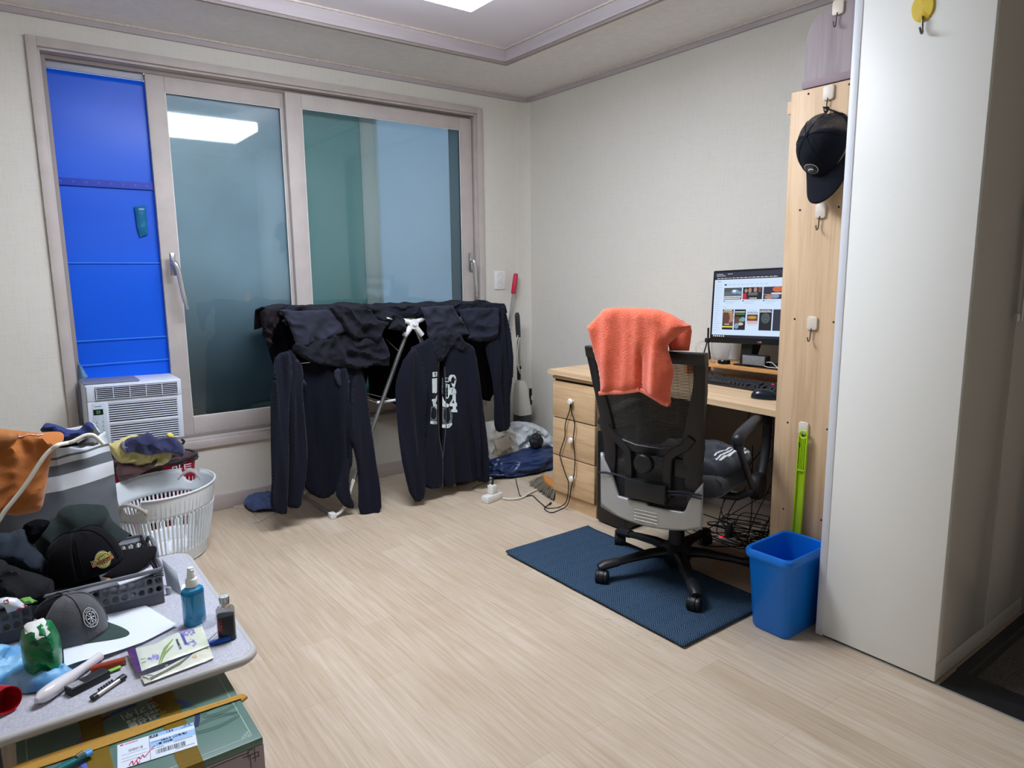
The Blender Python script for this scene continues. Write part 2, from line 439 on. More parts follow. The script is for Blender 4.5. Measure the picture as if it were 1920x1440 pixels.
BB = mat('baseboard_lilac_grey', (184, 173, 168), .5, var=.05, vs=4, st=(1, 1, 10))
struct(G().box(XL, XR-.01, D-.012, D, 0, .085, .003).obj('baseboard_back', BB))
struct(G().box(XR-.012, XR, .78, D-.10, 0, .085, .003).obj('baseboard_right', BB))
# ceiling lamp: big flat LED fixture hung below the tray
LAMPM = mat('lamp_diffuser', (236, 243, 255), .5, emit=LAMP_STRENGTH)
t = thing('ceiling_lamp', 'large flat rectangular white LED lamp lit under the ceiling tray', 'lamp', (1.13, 2.2, tz))
G().box(.60, 1.66, 1.96, 2.47, 2.365, 2.38, .004).obj('lamp_housing', WHITE, t)
G().box(.58, 1.68, 1.94, 2.50, 2.305, 2.365, .006).obj('lamp_diffuser', LAMPM, t)
g = G()
for x in (.9, 1.36): g.box(x-.03, x+.03, 2.1, 2.3, 2.38, tz)
g.obj('lamp_mount', WHITE, t)
# ---- window
g = G(); cx0, cx1, cz0, cz1 = .225, 2.641, .356, 2.306; w = .040
def vframe(g, x0, x1, z0, z1, w, ya, yb, k=0, bev=.003):
    g.box(x0, x0+w, ya, yb, z0, z1, bev, k=k); g.box(x1-w, x1, ya, yb, z0, z1, bev, k=k)
    g.box(x0+w*.98, x1-w*.98, ya, yb, z0, z0+w, bev, k=k); g.box(x0+w*.98, x1-w*.98, ya, yb, z1-w, z1, bev, k=k)
vframe(g, cx0, cx1, cz0, cz1, .041, D-.018, D+.01)
vframe(g, .262, 2.604, .392, 2.268, .014, D+.004, D+.14, 0, .001)
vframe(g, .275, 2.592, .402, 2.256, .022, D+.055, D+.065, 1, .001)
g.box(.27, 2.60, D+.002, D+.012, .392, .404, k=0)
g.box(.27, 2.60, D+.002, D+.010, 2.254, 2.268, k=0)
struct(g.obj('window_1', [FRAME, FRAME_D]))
GLS = bpy.data.materials.new('clear_tinted_glass'); GLS.use_nodes = True
nt = GLS.node_tree; nt.nodes.remove(nt.nodes['Principled BSDF'])
a = nt.nodes.new('ShaderNodeBsdfTransparent'); a.inputs[0].default_value = (.88, .93, .93, 1)
b = nt.nodes.new('ShaderNodeBsdfGlossy'); b.inputs['Roughness'].default_value = .035
fr_ = nt.nodes.new('ShaderNodeFresnel'); fr_.inputs[0].default_value = 1.55; mx = nt.nodes.new('ShaderNodeMixShader')
nt.links.new(fr_.outputs[0], mx.inputs[0]); nt.links.new(a.outputs[0], mx.inputs[1]); nt.links.new(b.outputs[0], mx.inputs[2])
nt.links.new(mx.outputs[0], nt.nodes['Material Output'].inputs[0])
FROST = mat('frosted_teal_film', (156, 176, 190), .40, spec=1.0, var=.16, vs=2.2, transl=.14, st=(1, 1, .8))
def handle(x, z, up, parent):
    g = G(); y = D+.010
    g.box(x-.013, x+.013, y-.012, y+.004, z-.065, z+.05, .005)
    o = g.obj('handle_plate', CHROME if up else CHROME, parent)
    g = G(); k = 1 if up else .35
    g.tube(cat([(x, y-.012, z), (x, y-.038, z), (x+.012*k, y-.046, z-.03), (x+.022*k, y-.044, z-.10), (x+.030*k, y-.046, z-.17), (x+.042*k, y-.042, z-.235)], 6), [.013]*7+[.013]*12+[.012]*8+[.009]*4, 10)
    return g.obj('handle', mat('satin_nickel', (206, 207, 208), .3, .75), parent)
def sash(name, label, x0, x1, ya, yb, gx0, gx1, gz0, gz1, z0=.408, z1=2.236):
    t = thing(name, label, 'window sash', ((x0+x1)/2, ya, z0))
    g = G()
    g.box(x0, gx0, ya, yb, z0, z1, .003).box(gx1, x1, ya, yb, z0, z1, .003).box(gx0, gx1, ya, yb, z0, gz0, .003).box(gx0, gx1, ya, yb, gz1, z1, .003)
    g.obj('sash_frame', FRAME, t)
    g = G(); vframe(g, gx0-.002, gx1+.002, gz0-.002, gz1+.002, .006, ya+.004, ya+.012, 0, .001)
    g.obj('glazing_bead', mat('pale_bead', (225, 226, 222), .5), t)
    return t
s1 = sash('sliding_window', 'sliding window sash with frosted glass in the middle beside the blue sheet', .700, 1.425, D+.062, D+.092, .785, 1.36, .515, 2.160)
G().box(.783, 1.362, D+.078, D+.082, .513, 2.162).obj('glass_pane', GLS, s1)
handle(.742, 1.325, True, s1)
s2 = sash('sliding_window', 'right sliding window sash whose glass shows a post behind it', 1.372, 2.578, D+.022, D+.052, 1.462, 2.492, .515, 2.162)
G().box(1.460, 2.494, D+.036, D+.040, .513, 2.164).obj('glass_pane', GLS, s2)
handle(2.540, 1.34, False, s2)
# frosted film behind the left sash, its lower edge cut in two arches
fy = D+.10
def fp(pts): return pxy(pts, fy)
outl = fp([(300, 160), (560, 190), (560, 748), (505, 751)])+fp([(480, 756), (462, 763), (448, 770), (438, 777)])+fp([(391, 783)])+fp([(388, 776), (381, 770), (372, 766), (362, 765), (340, 765)])
g = G(); g.prism(outl, -.002, .002, plane_y(fy))
o = g.obj('window_film', FROST); tag(o, 'frosted teal film with two arched cut-outs behind the middle sash', 'window film')
g = G()
TE = mat('film_turned_edge', (128, 172, 178), .5)
for q in ([(340, 765), (362, 765), (372, 766), (381, 770), (388, 776), (391, 783)], [(438, 777), (448, 770), (462, 763), (480, 756), (505, 751), (560, 748)]):
    g.tube(cat([(a[0], fy-.004, a[1]) for a in fp(q)], 4), .006, 6)
g.obj('film_edge', TE, o)
# outer window line beyond the balcony gap: frosted panes with a post
oy = D+.115
G_L = mat('outer_pane_green', (146, 178, 176), .6, var=.08, vs=1.5, transl=.35)
G_R = mat('outer_pane_blue', (196, 204, 212), .6, var=.10, vs=1.3, transl=.6)
t = thing('outer_window', 'outer frosted window with a grey post seen through the right sash', 'window', (2.0, oy, .4))
a = on_y(677, 300, oy).x; b_ = on_y(708, 300, oy).x
G().box(1.38, a, oy, oy+.006, .40, 2.25).obj('left_pane', G_L, t)
G().box(b_, 2.60, oy+.004, oy+.010, .40, 2.25).obj('right_pane', G_R, t)
g = G().box(a-.004, a+.004, oy-.008, oy+.012, .40, 2.25, k=1).box(a+.004, b_-.014, oy-.004, oy+.012, .40, 2.25).box(b_-.014, b_, oy-.002, oy+.012, .40, 2.25, k=1)
g.obj('post', [mat('outer_post_grey', (206, 208, 204), .6, transl=.3), mat('outer_post_edge', (214, 226, 226), .5, transl=.4)], t)
xe = on_y(842, 300, oy).x
G().box(xe, xe+.006, oy-.003, oy+.004, .40, 2.25).box(xe+.006, 2.60, oy-.002, oy+.003, .40, 2.25).obj('side_strip', mat('outer_side_strip', (176, 200, 206), .6, transl=.55), t)
struct(G().box(.2, 2.66, D+.130, D+.138, .36, .548).obj('trim_9', mat('outer_grey_sill', (96, 92, 86), .7)))
# blue corrugated sheet filling the left opening
BLUE = mat('blue_plastic_sheet', (0, 96, 228), .38, spec=.5, var=.06, vs=1.3, st=(.5, 1, 2.0), transl=.15)
BLUE2 = mat('dark_blue_tape', (0, 50, 176), .3)
t = thing('blue_plastic_sheet', 'bright blue plastic sheet closing the window above the air conditioner', 'plastic sheet', (.5, D+.10, .76))
def bl(u, v):
    x = .278+(.714-.278)*u; z = .74+(2.205-.74)*v
    return (x, D+.100+.003*sin(z*9)+.002*nz(x*3, z*4), z)
g = G().grid(bl, 20, 60); g.obj('sheet', BLUE, t, solid=.004)
zb = on_y(200, 345, D+.09).z
G().box(.279, .713, D+.087, D+.091, zb-.016, zb+.018).obj('tape_band', BLUE2, t)
g = G()
for i in range(8): 
    x = .30+i*.052; g.box(x, x+.012, D+.0862, D+.0868, zb+.002, zb+.0045); g.box(x+.004, x+.010, D+.0862, D+.0868, zb-.002, zb+.001)
g.obj('tape_print', mat('faint_print', (40, 110, 220), .4), t)
g = G()
for (px, py) in ((200, 493), (210, 636), (220, 680)):
    z = on_y(px, py, D+.09).z; g.box(.281, .712, D+.0870, D+.0885, z-.002, z+.002)
g.obj('sheet_ridge', mat('pale_blue_ridge', (60, 140, 235), .4), t)
P = fp([(251, 388), (273, 386), (277, 440), (262, 445), (256, 425), (254, 405)])
puff('tape_patch', P, plane_y(D+.088), .003, mat('clear_green_tape', (18, 104, 152), .25), t, cell=.008, fold=folds('crumple', .003, 25, 25, 3))
struct(G().box(.275, .700, D+.085, D+.10, 2.205, 2.258, .002).obj('trim_4', mat('lavender_head_rail', (176, 178, 190), .5)))
P = pxy([(147, 678), (153, 686), (166, 707), (158, 712), (148, 716)], D+.03)
o, _, _ = puff('crumpled_plastic', P, plane_y(D+.05), .02, mat('pale_blue_film', (130, 170, 196), .3, transl=.3), None, cell=.006, fold=folds('crumple', .008, 40, 20, 2))
tag(o, 'crumpled pale blue plastic stuffed beside the air conditioner top', 'plastic film')
# ---- wall outlet
t = thing('wall_outlet', 'white double power outlet on the wall by the window', 'outlet', (2.766, D, 1.21))
G().box(2.720, 2.812, D-.009, D, 1.147, 1.272, .004).obj('cover_plate', WHITE, t)
for z in (1.237, 1.184):
    s = G().lathe([(.0, -.004), (.019, -.004), (.021, .0008), (.024, .0008), (.024, -.001)], 24, T(2.768, D-.0095, z) @ RX(90)).obj('socket', mat('socket_shadow_white', (205, 205, 200), .5), t)
    G().sphere((2.762, D-.0072, z+.003), .003, n=6).sphere((2.774, D-.0072, z+.003), .003, n=6).obj('pin_hole', mat('pin_hole_dark', (60, 58, 55), .6), s)
# ---- entrance threshold, lower right
struct(G().box(2.168, 2.174, YB, 1.10, -.01, .003).obj('trim_5', mat('threshold_metal', (190, 190, 188), .35, .6)))
BST = mat('black_threshold_stone', (30, 31, 34), .3, var=.2, vs=20)
struct(G().box(2.174, 2.315, YB, .765, -.01, .002).box(2.315, 2.92, .735, .768, -.01, .002).box(2.320, 2.93, .712, .728, -.01, .0025).obj('trim_6', BST))
m = mat('granite_entrance_tile', (56, 54, 54), .55, var=.5, vs=150, det=2, rgb2=(98, 92, 88))
struct(G().box(2.315, 2.93, YB, .735, -.012, .0015).obj('trim_7', m))
# ---- tall white cabinet at the right
WCAB = mat('glossy_white_panel', (242, 243, 237), .35, spec=.18, var=.01, vs=2)
WCABF = mat('glossy_warm_white_door', (206, 200, 190), .12, spec=.6)
t = thing('tall_wardrobe', 'tall glossy white wardrobe standing beside the entrance', 'wardrobe', (2.5, .96, 0))
G().box(2.17, 2.90, .79, 1.15, .012, ZC-.002).obj('body', WCAB, t)
G().box(2.1685, 2.19, .775, 1.126, .010, ZC-.004, .001).obj('side_panel', WCAB, t)
G().box(2.1675, 2.19, 1.130, 1.155, .004, ZC-.004, .0015).obj('back_edge_strip', mat('bluish_white_edge', (222, 226, 232), .4), t)
for (a, b_) in ((2.192, 2.531), (2.537, 2.895)):
    d = G().box(a, b_, .773, .792, .069, ZC-.006, .002).obj('door', WCABF, t)
    hx = 2.50 if a < 2.3 else 2.568
    g = G().box(hx-.009, hx+.009, .742, .752, 1.09, 1.44, .003).box(hx-.009, hx+.009, .75, .774, 1.09, 1.115, .002).box(hx-.009, hx+.009, .75, .774, 1.415, 1.44, .002)
    g.obj('handle', CHROME, d)
G().box(2.531, 2.537, .771, .775, .069, ZC-.01).obj('door_gap_strip', mat('door_joint_pale', (200, 196, 190), .3), t)
G().box(2.172, 2.895, .774, .792, .010, .066, .001).obj('kick_board', WCABF, t)
G().box(2.19, 2.88, .79, 1.14, 0, .014).obj('base', mat('shadow_gap_black', (18, 18, 18), .7), t)
struct(G().box(2.905, 2.925, .74, .80, 0, ZC).box(2.925, 3.02, .76, .80, 0, ZC).obj('trim_8', mat('greyish_door_casing', (150, 142, 138), .5)))
G_ = None
HW = mat('beige_adhesive_pad', (214, 204, 188), .4); HM = mat('dark_wire', (120, 112, 104), .35, .9)
def wall_hook(name, label, loc, rot=0, yellow=False):
    t = thing(name, label, 'hook', (0, 0, 0), None)
    g = G()
    if yellow: g.lathe([(0, 0), (.029, 0), (.031, .002), (.028, .005), (0, .006)], 28, RZ(0) @ T(0, 0, .0) @ RY(-90), sx=1.28, sy=1)
    else: g.prism(rrect(-.019, .019, -.024, .024, .009), 0, .009, basis(V((0, 0, 0)), V((0, -1, 0)), V((0, 0, 1)), V((-1, 0, 0))), bev=.003)
    g.obj('adhesive_pad', mat('yellow_hook_pad', (226, 196, 58), .4) if yellow else HW, t)
    s = -.038 if yellow else -.026
    g = G().tube(cat([(-.006, 0, s+.012), (-.010, 0, s), (-.009, .002, s-.020), (-.014, .001, s-.034), (-.024, 0, s-.036), (-.030, 0, s-.022)], 5), .0022 if not yellow else .003, 8)
    g.obj('wire_hook', HM, t)
    t.matrix_basis = T(*loc) @ RX(rot)
    return t

# ================================================================ DESK SIDE
OAK_Z = wood('pale_oak_upright', (216, 186, 150), (198, 166, 130), (45, 45, 2.2))
OAK_Y = wood('pale_oak_desk', (222, 192, 154), (204, 172, 134), (40, 2.5, 40))
OAK_D = wood('oak_drawer_front', (216, 184, 144), (196, 162, 122), (40, 3, 45))
ORW = wood('orange_pine', (222, 166, 104), (198, 138, 78), (30, 3, 30), .4)
PURP = wood('faded_mauve_board', (156, 145, 146), (138, 126, 128), (30, 30, 2.5), .6)
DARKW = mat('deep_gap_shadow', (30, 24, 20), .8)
def zt(y): return .726+.02*(y-1.44)/1.36
t = thing('desk', 'pale oak desk along the right wall carrying monitor and keyboard', 'desk', (2.7, 2.1, 0))
g = G(); g.add([(2.33, 1.442, zt(1.442)-.024), (2.33, 1.442, zt(1.442)), (XR-.02, 1.442, zt(1.442)), (XR-.02, 1.442, zt(1.442)-.024),
                (2.33, 2.802, zt(2.8)-.024), (2.33, 2.802, zt(2.8)), (XR-.02, 2.802, zt(2.8)), (XR-.02, 2.802, zt(2.8)-.024)],
               [(0, 1, 2, 3), (7, 6, 5, 4), (0, 4, 5, 1), (1, 5, 6, 2), (2, 6, 7, 3), (3, 7, 4, 0)])
g.obj('desktop', OAK_Y, t)
G().box(2.36, 2.98, 1.446, 1.462, 0, .700).obj('side_panel', OAK_Z, t)
G().box(2.985, 3.0, 1.462, 2.45, .12, .700).obj('shaded_wall_panel', mat('grey_brown_wall_shade', (132, 120, 108), .7), t)  # added panel, its grey-brown painted as the shaded wall under the desk
t = thing('drawer_unit', 'oak three-drawer unit with white round knobs at the left end of the desk', 'drawer unit', (2.6, 2.62, 0))
du0, du1 = 2.457, 2.782
G().box(2.368, 2.96, du0, du1, .03, .700).obj('body', OAK_Z, t)
G().box(2.352, 2.96, du0-.004, du1+.004, .698, .712, .001).obj('top_board', OAK_Y, t)
zz = [on_x(1036, y, 2.35).z for y in (712, 780, 850, 918)]
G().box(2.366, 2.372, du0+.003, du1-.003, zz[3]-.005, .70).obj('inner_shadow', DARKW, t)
for i in range(3):
    d = G().box(2.350, 2.367, du0, du1, zz[i+1]+.003, zz[i]-.003, .0015).obj('drawer_front', OAK_D, t)
    kz = on_x((1069, 1070, 1071)[i], (753, 826, 898)[i], 2.33); 
    G().lathe([(.006, 0), (.006, .010), (.015, .016), (.0165, .022), (.012, .028), (0, .030)], 20, T(2.350, kz.y, kz.z) @ RY(-90)).obj('knob', WHITE, d)
G().box(2.366, 2.38, du0+.002, du1-.002, 0, zz[3]+.0).obj('plinth', OAK_D, t)
t = thing('pc_tower', 'black computer tower on the floor beside the drawer unit', 'computer tower', (2.5, 2.33, 0))
G().box(2.36, 2.76, 2.235, 2.425, .012, .470, .006).obj('case_body', BLACKP, t)
G().box(2.340, 2.361, 2.232, 2.428, .010, .475, .008).obj('front_panel', mat('matt_black_front', (17, 18, 20), .5), t)
for (y, z) in ((2.25, 0), (2.41, 0)):
    G().box(2.37, 2.40, y-.01, y+.01, 0, .013).obj('foot', BLACKP, t)
G().box(2.338, 2.3405, 2.27, 2.39, .40, .402).box(2.338, 2.3405, 2.27, 2.39, .36, .362).box(2.338, 2.3405, 2.30, 2.306, .07, .073).obj('front_seam', mat('seam_grey', (60, 62, 66), .4), t)
# upright boards between desk and wardrobe
BOARDX = 2.300
t = thing('wooden_board', 'tall pale oak board with screw holes and hooks standing beside the desk', 'board', (BOARDX, 1.32, 0))
g = G().box(BOARDX, BOARDX+.018, 1.218, 1.432, 0, 1.862, .0015)
g.obj('board', OAK_Z, t)
p = on_x(1488, 195, BOARDX); q = on_x(1488, 212, BOARDX)
G().box(BOARDX+.002, BOARDX+.026, 1.430, 1.446, q.z, p.z+.01).obj('tongue', OAK_Z, t)
for (x, y) in ((1516, 176), (1593, 158), (1500, 394), (1573, 388), (1490, 598), (1563, 604), (1477, 792), (1551, 805), (1469, 954), (1540, 975)):
    h = on_x(x, y, BOARDX); G().lathe([(.0, 0), (.0035, 0), (.0035, .0008), (0, .0008)], 12, T(h.x-.0003, h.y, h.z) @ RY(-90)).obj('screw_hole', DARKW, t)
PX = 2.322
t = thing('mauve_shelf_side', 'faded mauve wooden board with a rounded top behind the oak board', 'board', (PX, 1.28, 0))
P = pxx([(1508, 170), (1510, 100), (1512, 75), (1517, 56), (1525, 40), (1538, 25), (1553, 14), (1572, 5), (1596, -3), (1613, -8)], PX)
P = [(P[0][0], 0.0)]+P+[(-1.13, P[-1][1]), (-1.13, 0.0)]
G().prism(P, -.018, 0, plane_x(PX), bev=.001).obj('board', PURP, t)
a = on_x(1505, 158, PX-.01)
G().box(PX-.014, PX-.001, 1.16, a.y, 1.868, 1.892, .001).obj('edge_strip', mat('mauve_edge', (140, 122, 128), .6), t)
HK = [((1573, 14), PX, 'pale square hook on the mauve board near the ceiling'), ((1555, 174), BOARDX, 'pale square hook from which the black mesh cap hangs'),
      ((1540, 396), BOARDX, 'empty pale square hook just below the hanging cap'), ((1524, 606), BOARDX, 'empty pale square hook halfway up the oak board'),
      ((1508, 803), BOARDX, 'pale square hook holding the lime green stick')]
hp = []
for (px, X, lab) in HK:
    h = on_x(px[0], px[1], X); hp.append(h); wall_hook('adhesive_hook', lab, (X, h.y, h.z))['group'] = 'hooks on the boards'
h = on_x(1731, 14, 2.168); wall_hook('adhesive_hook', 'round yellow hook high on the white wardrobe side', (2.168, h.y, h.z), -8, True)
# lime green stick hanging behind the bin
LIME = mat('lime_green_plastic', (166, 206, 22), .35)
t = thing('lime_green_stick', 'lime green plastic long-handled stick hanging on the oak board', 'stick', (2.28, 1.3, .3))
h0 = on_x(1508, 815, 2.283); h1 = on_x(1500, 1003, 2.283)
fr_ = basis(V((2.283, h0.y, h0.z)), V((0, -1, 0)), (V((2.283, h1.y+.015, .05))-V((2.283, h0.y, h0.z))).normalized()*-1, V((-1, 0, 0)))
L_ = h0.z-.06
g = G(); 
ringp = arc((0, 0), .0135, 0, 360, 20)[:-1]
g.tube([(a[0], a[1], .004) for a in ringp], .0045, 8, True, fr_)
g.box(-.017, -.013, -L_, -.005, 0, .010, .001, fr_).box(.013, .017, -L_, -.005, 0, .010, .001, fr_).box(-.015, .015, -L_, -.012, 0, .003, 0, fr_)
g.box(-.017, .017, -.135, -.129, 0, .010, .001, fr_)
for x in (-.006, 0, .006): g.box(x-.0016, x+.0016, -.132, -.014, 0, .008, 0, fr_)
g.obj('shaft', LIME, t)
# blue waste bin
BIN = mat('blue_bin_plastic', (0, 120, 228), .4, bump=.08, bs=500)
t = thing('waste_bin', 'rectangular blue plastic waste bin on the floor beside the wardrobe', 'waste bin', (2.14, 1.262, 0))
def bshape(hx, hy, r=.03): return rrect(-hx, hx, -hy, hy, r, 5)
def loft(g, secs, m, k=0, cap0=False, cap1=False):
    n = len(secs[0][0]); vs = []; fs = []
    for P, z, dx, dy in secs: vs += [(p[0]+dx, p[1]+dy, z) for p in P]
    for i in range(len(secs)-1):
        for j in range(n): fs.append((i*n+j, i*n+(j+1) % n, (i+1)*n+(j+1) % n, (i+1)*n+j))
    if cap0: fs.append(tuple(range(n))[::-1])
    if cap1: fs.append(tuple((len(secs)-1)*n+j for j in range(n)))
    return g.add(vs, fs, m, k, True)
g = G(); mm = T(2.145, 1.262, 0)
loft(g, [(bshape(.106, .066, .022), .0, .012, -.002), (bshape(.112, .070, .024), .012, .010, -.002), (bshape(.124, .082, .028), .262, 0, 0), (bshape(.128, .086, .03), .268, 0, 0), (bshape(.130, .088, .03), .292, 0, 0),
         (bshape(.127, .085, .03), .296, 0, 0), (bshape(.121, .079, .028), .294, 0, 0), (bshape(.118, .077, .028), .262, 0, 0), (bshape(.108, .066, .022), .012, .010, -.002)], mm, 0, True, True)
g.obj('bin_body', BIN, t)
g = G(); loft(g, [(bshape(.131, .089, .03), .268, 0, 0), (bshape(.134, .092, .032), .274, 0, 0), (bshape(.134, .092, .032), .291, 0, 0), (bshape(.129, .087, .03), .2985, 0, 0), (bshape(.122, .080, .028), .2955, 0, 0)], mm)
g.obj('bin_rim', BIN, t)
# floor mat
rc = bpy.data.materials.new('navy_herringbone_mat'); rc.use_nodes = True; nt = rc.node_tree; N = nt.nodes; L = nt.links; b = N['Principled BSDF']
b.inputs['Roughness'].default_value = .95; b.inputs['Specular IOR Level'].default_value = .15
tc = N.new('ShaderNodeTexCoord'); sp = N.new('ShaderNodeSeparateXYZ'); L.new(tc.outputs['Object'], sp.inputs[0])
def mth(op, a, b_=None, c=None):
    n = N.new('ShaderNodeMath'); n.operation = op
    for i, q in enumerate((a, b_, c)):
        if q is None: continue
        if isinstance(q, (int, float)): n.inputs[i].default_value = q
        else: L.new(q, n.inputs[i])
    return n.outputs[0]
zig = mth('PINGPONG', sp.outputs[1], .035); s = mth('ADD', sp.outputs[0], zig); w_ = mth('SINE', mth('MULTIPLY', s, 2*pi/.011))
nn = N.new('ShaderNodeTexNoise'); nn.inputs['Scale'].default_value = 260; L.new(tc.outputs['Object'], nn.inputs[0])
hh = mth('ADD', mth('MULTIPLY', w_, .35), mth('MULTIPLY', nn.outputs[0], 1.3)); r = N.new('ShaderNodeValToRGB'); L.new(hh, r.inputs[0])
r.color_ramp.elements[0].position = .3; r.color_ramp.elements[1].position = 1.0
r.color_ramp.elements[0].color = lin((30, 48, 66)); r.color_ramp.elements[1].color = lin((70, 94, 118)); L.new(r.outputs[0], b.inputs['Base Color'])
bp = N.new('ShaderNodeBump'); bp.inputs['Strength'].default_value = .6; bp.inputs['Distance'].default_value = .002; L.new(hh, bp.inputs['Height']); L.new(bp.outputs[0], b.inputs['Normal'])
MT = [on_z(x, y, .008) for x, y in ((951, 1039), (1105, 987), (1400, 1148), (1285, 1214))]
x0 = (MT[0].x+MT[3].x)/2; x1 = x0+.505
def mt(u, v):
    x = x0+(x1-x0)*u; y = 1.372+(2.378-1.372)*v
    e = max(0, (v-.93)/.07); return (x, y, .0075+.005*e*e+.0015*nz(x*9, y*9))
o = G().grid(mt, 24, 60).obj('floor_mat', rc, solid=.007, off=-1)
tag(o, 'navy blue herringbone floor mat under the office chair', 'floor mat')
g = G(); rng = random.Random(3)
for (x, y) in ((1107, 1006), (1022, 1058), (982, 1034), (1342, 1172), (1100, 1003)):
    q = on_z(x, y, .0115); g.sphere(tuple(q), .003, n=5, sq=(1.4, 1, .4))
tag(g.obj('lint', mat('white_lint', (215, 220, 225), .9)), 'few white lint specks scattered on the navy mat', 'lint', kind='stuff')
g = G()
for k in range(9):
    a = on_z(1150+k*14+rng.uniform(-6, 6), 1158+k*7.6+rng.uniform(-2, 8), .001)
    pts = [(a.x+rng.uniform(-.004, .004)*j-.004*j, a.y-.010*j*(1 if k % 2 else -.5), .0007) for j in range(4)]; g.tube(cat(pts, 4), .0004, 5)
tag(g.obj('loose_threads', mat('grey_thread', (196, 186, 170), .9)), 'frayed grey threads along the near edge of the navy mat', 'threads', kind='stuff')

# ---------------------------------------------------------------- office chair
CH = T(2.178, 1.78, 0) @ RZ(15)
t = thing('office_chair', 'black mesh-back office chair with silver lower shell on the navy mat', 'office chair', (2.178, 1.78, 0))
CB = mat('chair_black_plastic', (27, 28, 31), .45, bump=.08, bs=300)
CS = mat('chair_silver_plastic', (168, 171, 170), .38, .25)
FAB = mat('black_seat_fabric', (30, 31, 36), .85, bump=.4, bs=350, sheen=.3)
G().lathe([(.0, .03), (.03, .032), (.045, .05), (.062, .075), (.068, .105), (.05, .13), (.034, .135), (.032, .20), (.024, .205), (.024, .33), (0, .33)], 24, CH).obj('gas_cylinder', CB, t)
for k in range(5):
    a = 16+72*k-15; R_ = CH @ RZ(a)
    o = G().tube([(.045, 0, .100), (.12, 0, .103), (.22, 0, .092), (.275, 0, .084)], [.033, .028, .023, .021], 12, m=R_, flat=.62).obj('base_leg', mat('worn_black_leg', (40, 40, 41), .25, .3), t)
    G().tube([(.268, 0, .086), (.33, 0, .080), (.352, 0, .072)], [.023, .025, .018], 12, m=R_, flat=.75).obj('end_cap', CB, o)
    g = G(); c = R_ @ T(.335, 0, 0) @ RZ(random.Random(k).uniform(-60, 60))
    g.tube([(0, 0, .072), (0, 0, .05)], .008, 10, m=c)
    for s in (-1, 1): g.lathe([(0, -.010), (.020, -.010), (.0265, -.006), (.0275, .004), (.024, .009), (.018, .0095), (.015, .007), (0, .007)], 22, c @ T(.012, s*.016, .0275+.0095) @ RX(-90*s))
    g.lathe([(.021, -.008), (.030, -.008), (.030, .008), (.021, .008)], 20, c @ T(.012, 0, .037) @ RX(90))
    g.obj('caster', CB, o)
# seat
def seatw(u, v):
    a = (u-.5)*2; b_ = (v-.5)*2
    return a, b_
P = rrect(-.235, .25, -.245, .245, .09, 6)
o, _, _ = puff('seat', P, CH @ T(0, 0, .43), .055, FAB, t, cell=.02, fold=folds('soft', .004, 8, 8, 1), back=.5, rim=.05)
G().box(-.13, .14, -.10, .10, .33, .40, .02, CH).obj('tilt_mechanism', CB, t)
G().tube([(0, -.1, .37), (.02, -.24, .375), (.05, -.29, .40)], .016, 10, m=CH).tube([(0, .1, .37), (.02, .24, .375), (.05, .29, .40)], .016, 10, m=CH).obj('arm_bracket', CB, t)
for s in (1, -1):
    y = s*.285
    o = G().tube(cat([(-.115, y, .605), (-.125, y, .635), (-.10, y, .652), (-.02, y, .668), (.09, y, .682), (.165, y, .676), (.20, y, .65)], 6), [.020]*5+[.026]*22+[.022]*10, 14, m=CH, flat=.7).obj('armrest', mat('armrest_black', (34, 36, 40), .35), t)
    G().tube(cat([(.195, y, .655), (.205, y, .61), (.195, y, .54), (.165, y, .46), (.135, y, .41)], 6), .019, 12, m=CH, flat=.5).obj('front_strut', CB, o)
    G().tube([(-.112, y, .61), (-.02, y, .50), (.055, y, .405)], .013, 12, m=CH).obj('rear_strut', mat('gunmetal_tube', (92, 92, 92), .3, .8), o)
    G().lathe([(0, -.022), (.05, -.022), (.056, -.012), (.056, .012), (.048, .02), (0, .022)], 26, CH @ T(.11, y, .405) @ RX(90*s)).obj('arm_pivot', CB, o)
    G().lathe([(.040, .020), (.044, .0225), (.046, .020)], 26, CH @ T(.11, y, .405) @ RX(90*s)).obj('pivot_ring', CHROME, o)
# backrest: curve of the back in local coordinates
def bx(y, z):
    q = (z-.33)/.64
    return -.235-.02*q-.095*max(0, q-.35)**1.4*1.4 - .02*(1-(y/.25)**2)
def hw(z):
    q = (z-.33)/.64
    return .205-.018*sin(pi*min(q/.8, 1))+.045*max(0, q-.3)**1.5*1.25
g = G()
def bpt(y, z, o=0): return (bx(y, z)+o, y, z)
def rail(s):
    pts = []; rs = []
    for i in range(26):
        z = .40+(.965-.40)*i/25; pts.append(bpt(s*(hw(z)-.016), z)); rs.append(.021)
    g.tube(pts, rs, 10, m=CH, flat=.55)
# rails as flat bands (wider than deep)
def band(g, pts, w, th, m):      # pts: list (y,z) path ; w half width across
    n = len(pts); vs = []; fs = []
    for i, (y, z) in enumerate(pts):
        a = pts[max(i-1, 0)]; b_ = pts[min(i+1, n-1)]; d = V((b_[0]-a[0], b_[1]-a[1])).normalized(); q = V((-d.y, d.x))
        ww = w[i] if isinstance(w, list) else w
        for (s, o) in ((-1, -th), (-.8, -th*1.25), (.8, -th*1.25), (1, -th), (1, th), (-1, th)):
            yy = y+q.x*ww*s; zz_ = z+q.y*ww*s; vs.append((bx(yy, zz_)+o, yy, zz_))
    for i in range(n-1):
        for j in range(6): fs.append((i*6+j, i*6+(j+1) % 6, (i+1)*6+(j+1) % 6, (i+1)*6+j))
    fs += [tuple(range(6))[::-1], tuple((n-1)*6+j for j in range(6))]
    g.add(vs, fs, m, 0, False)
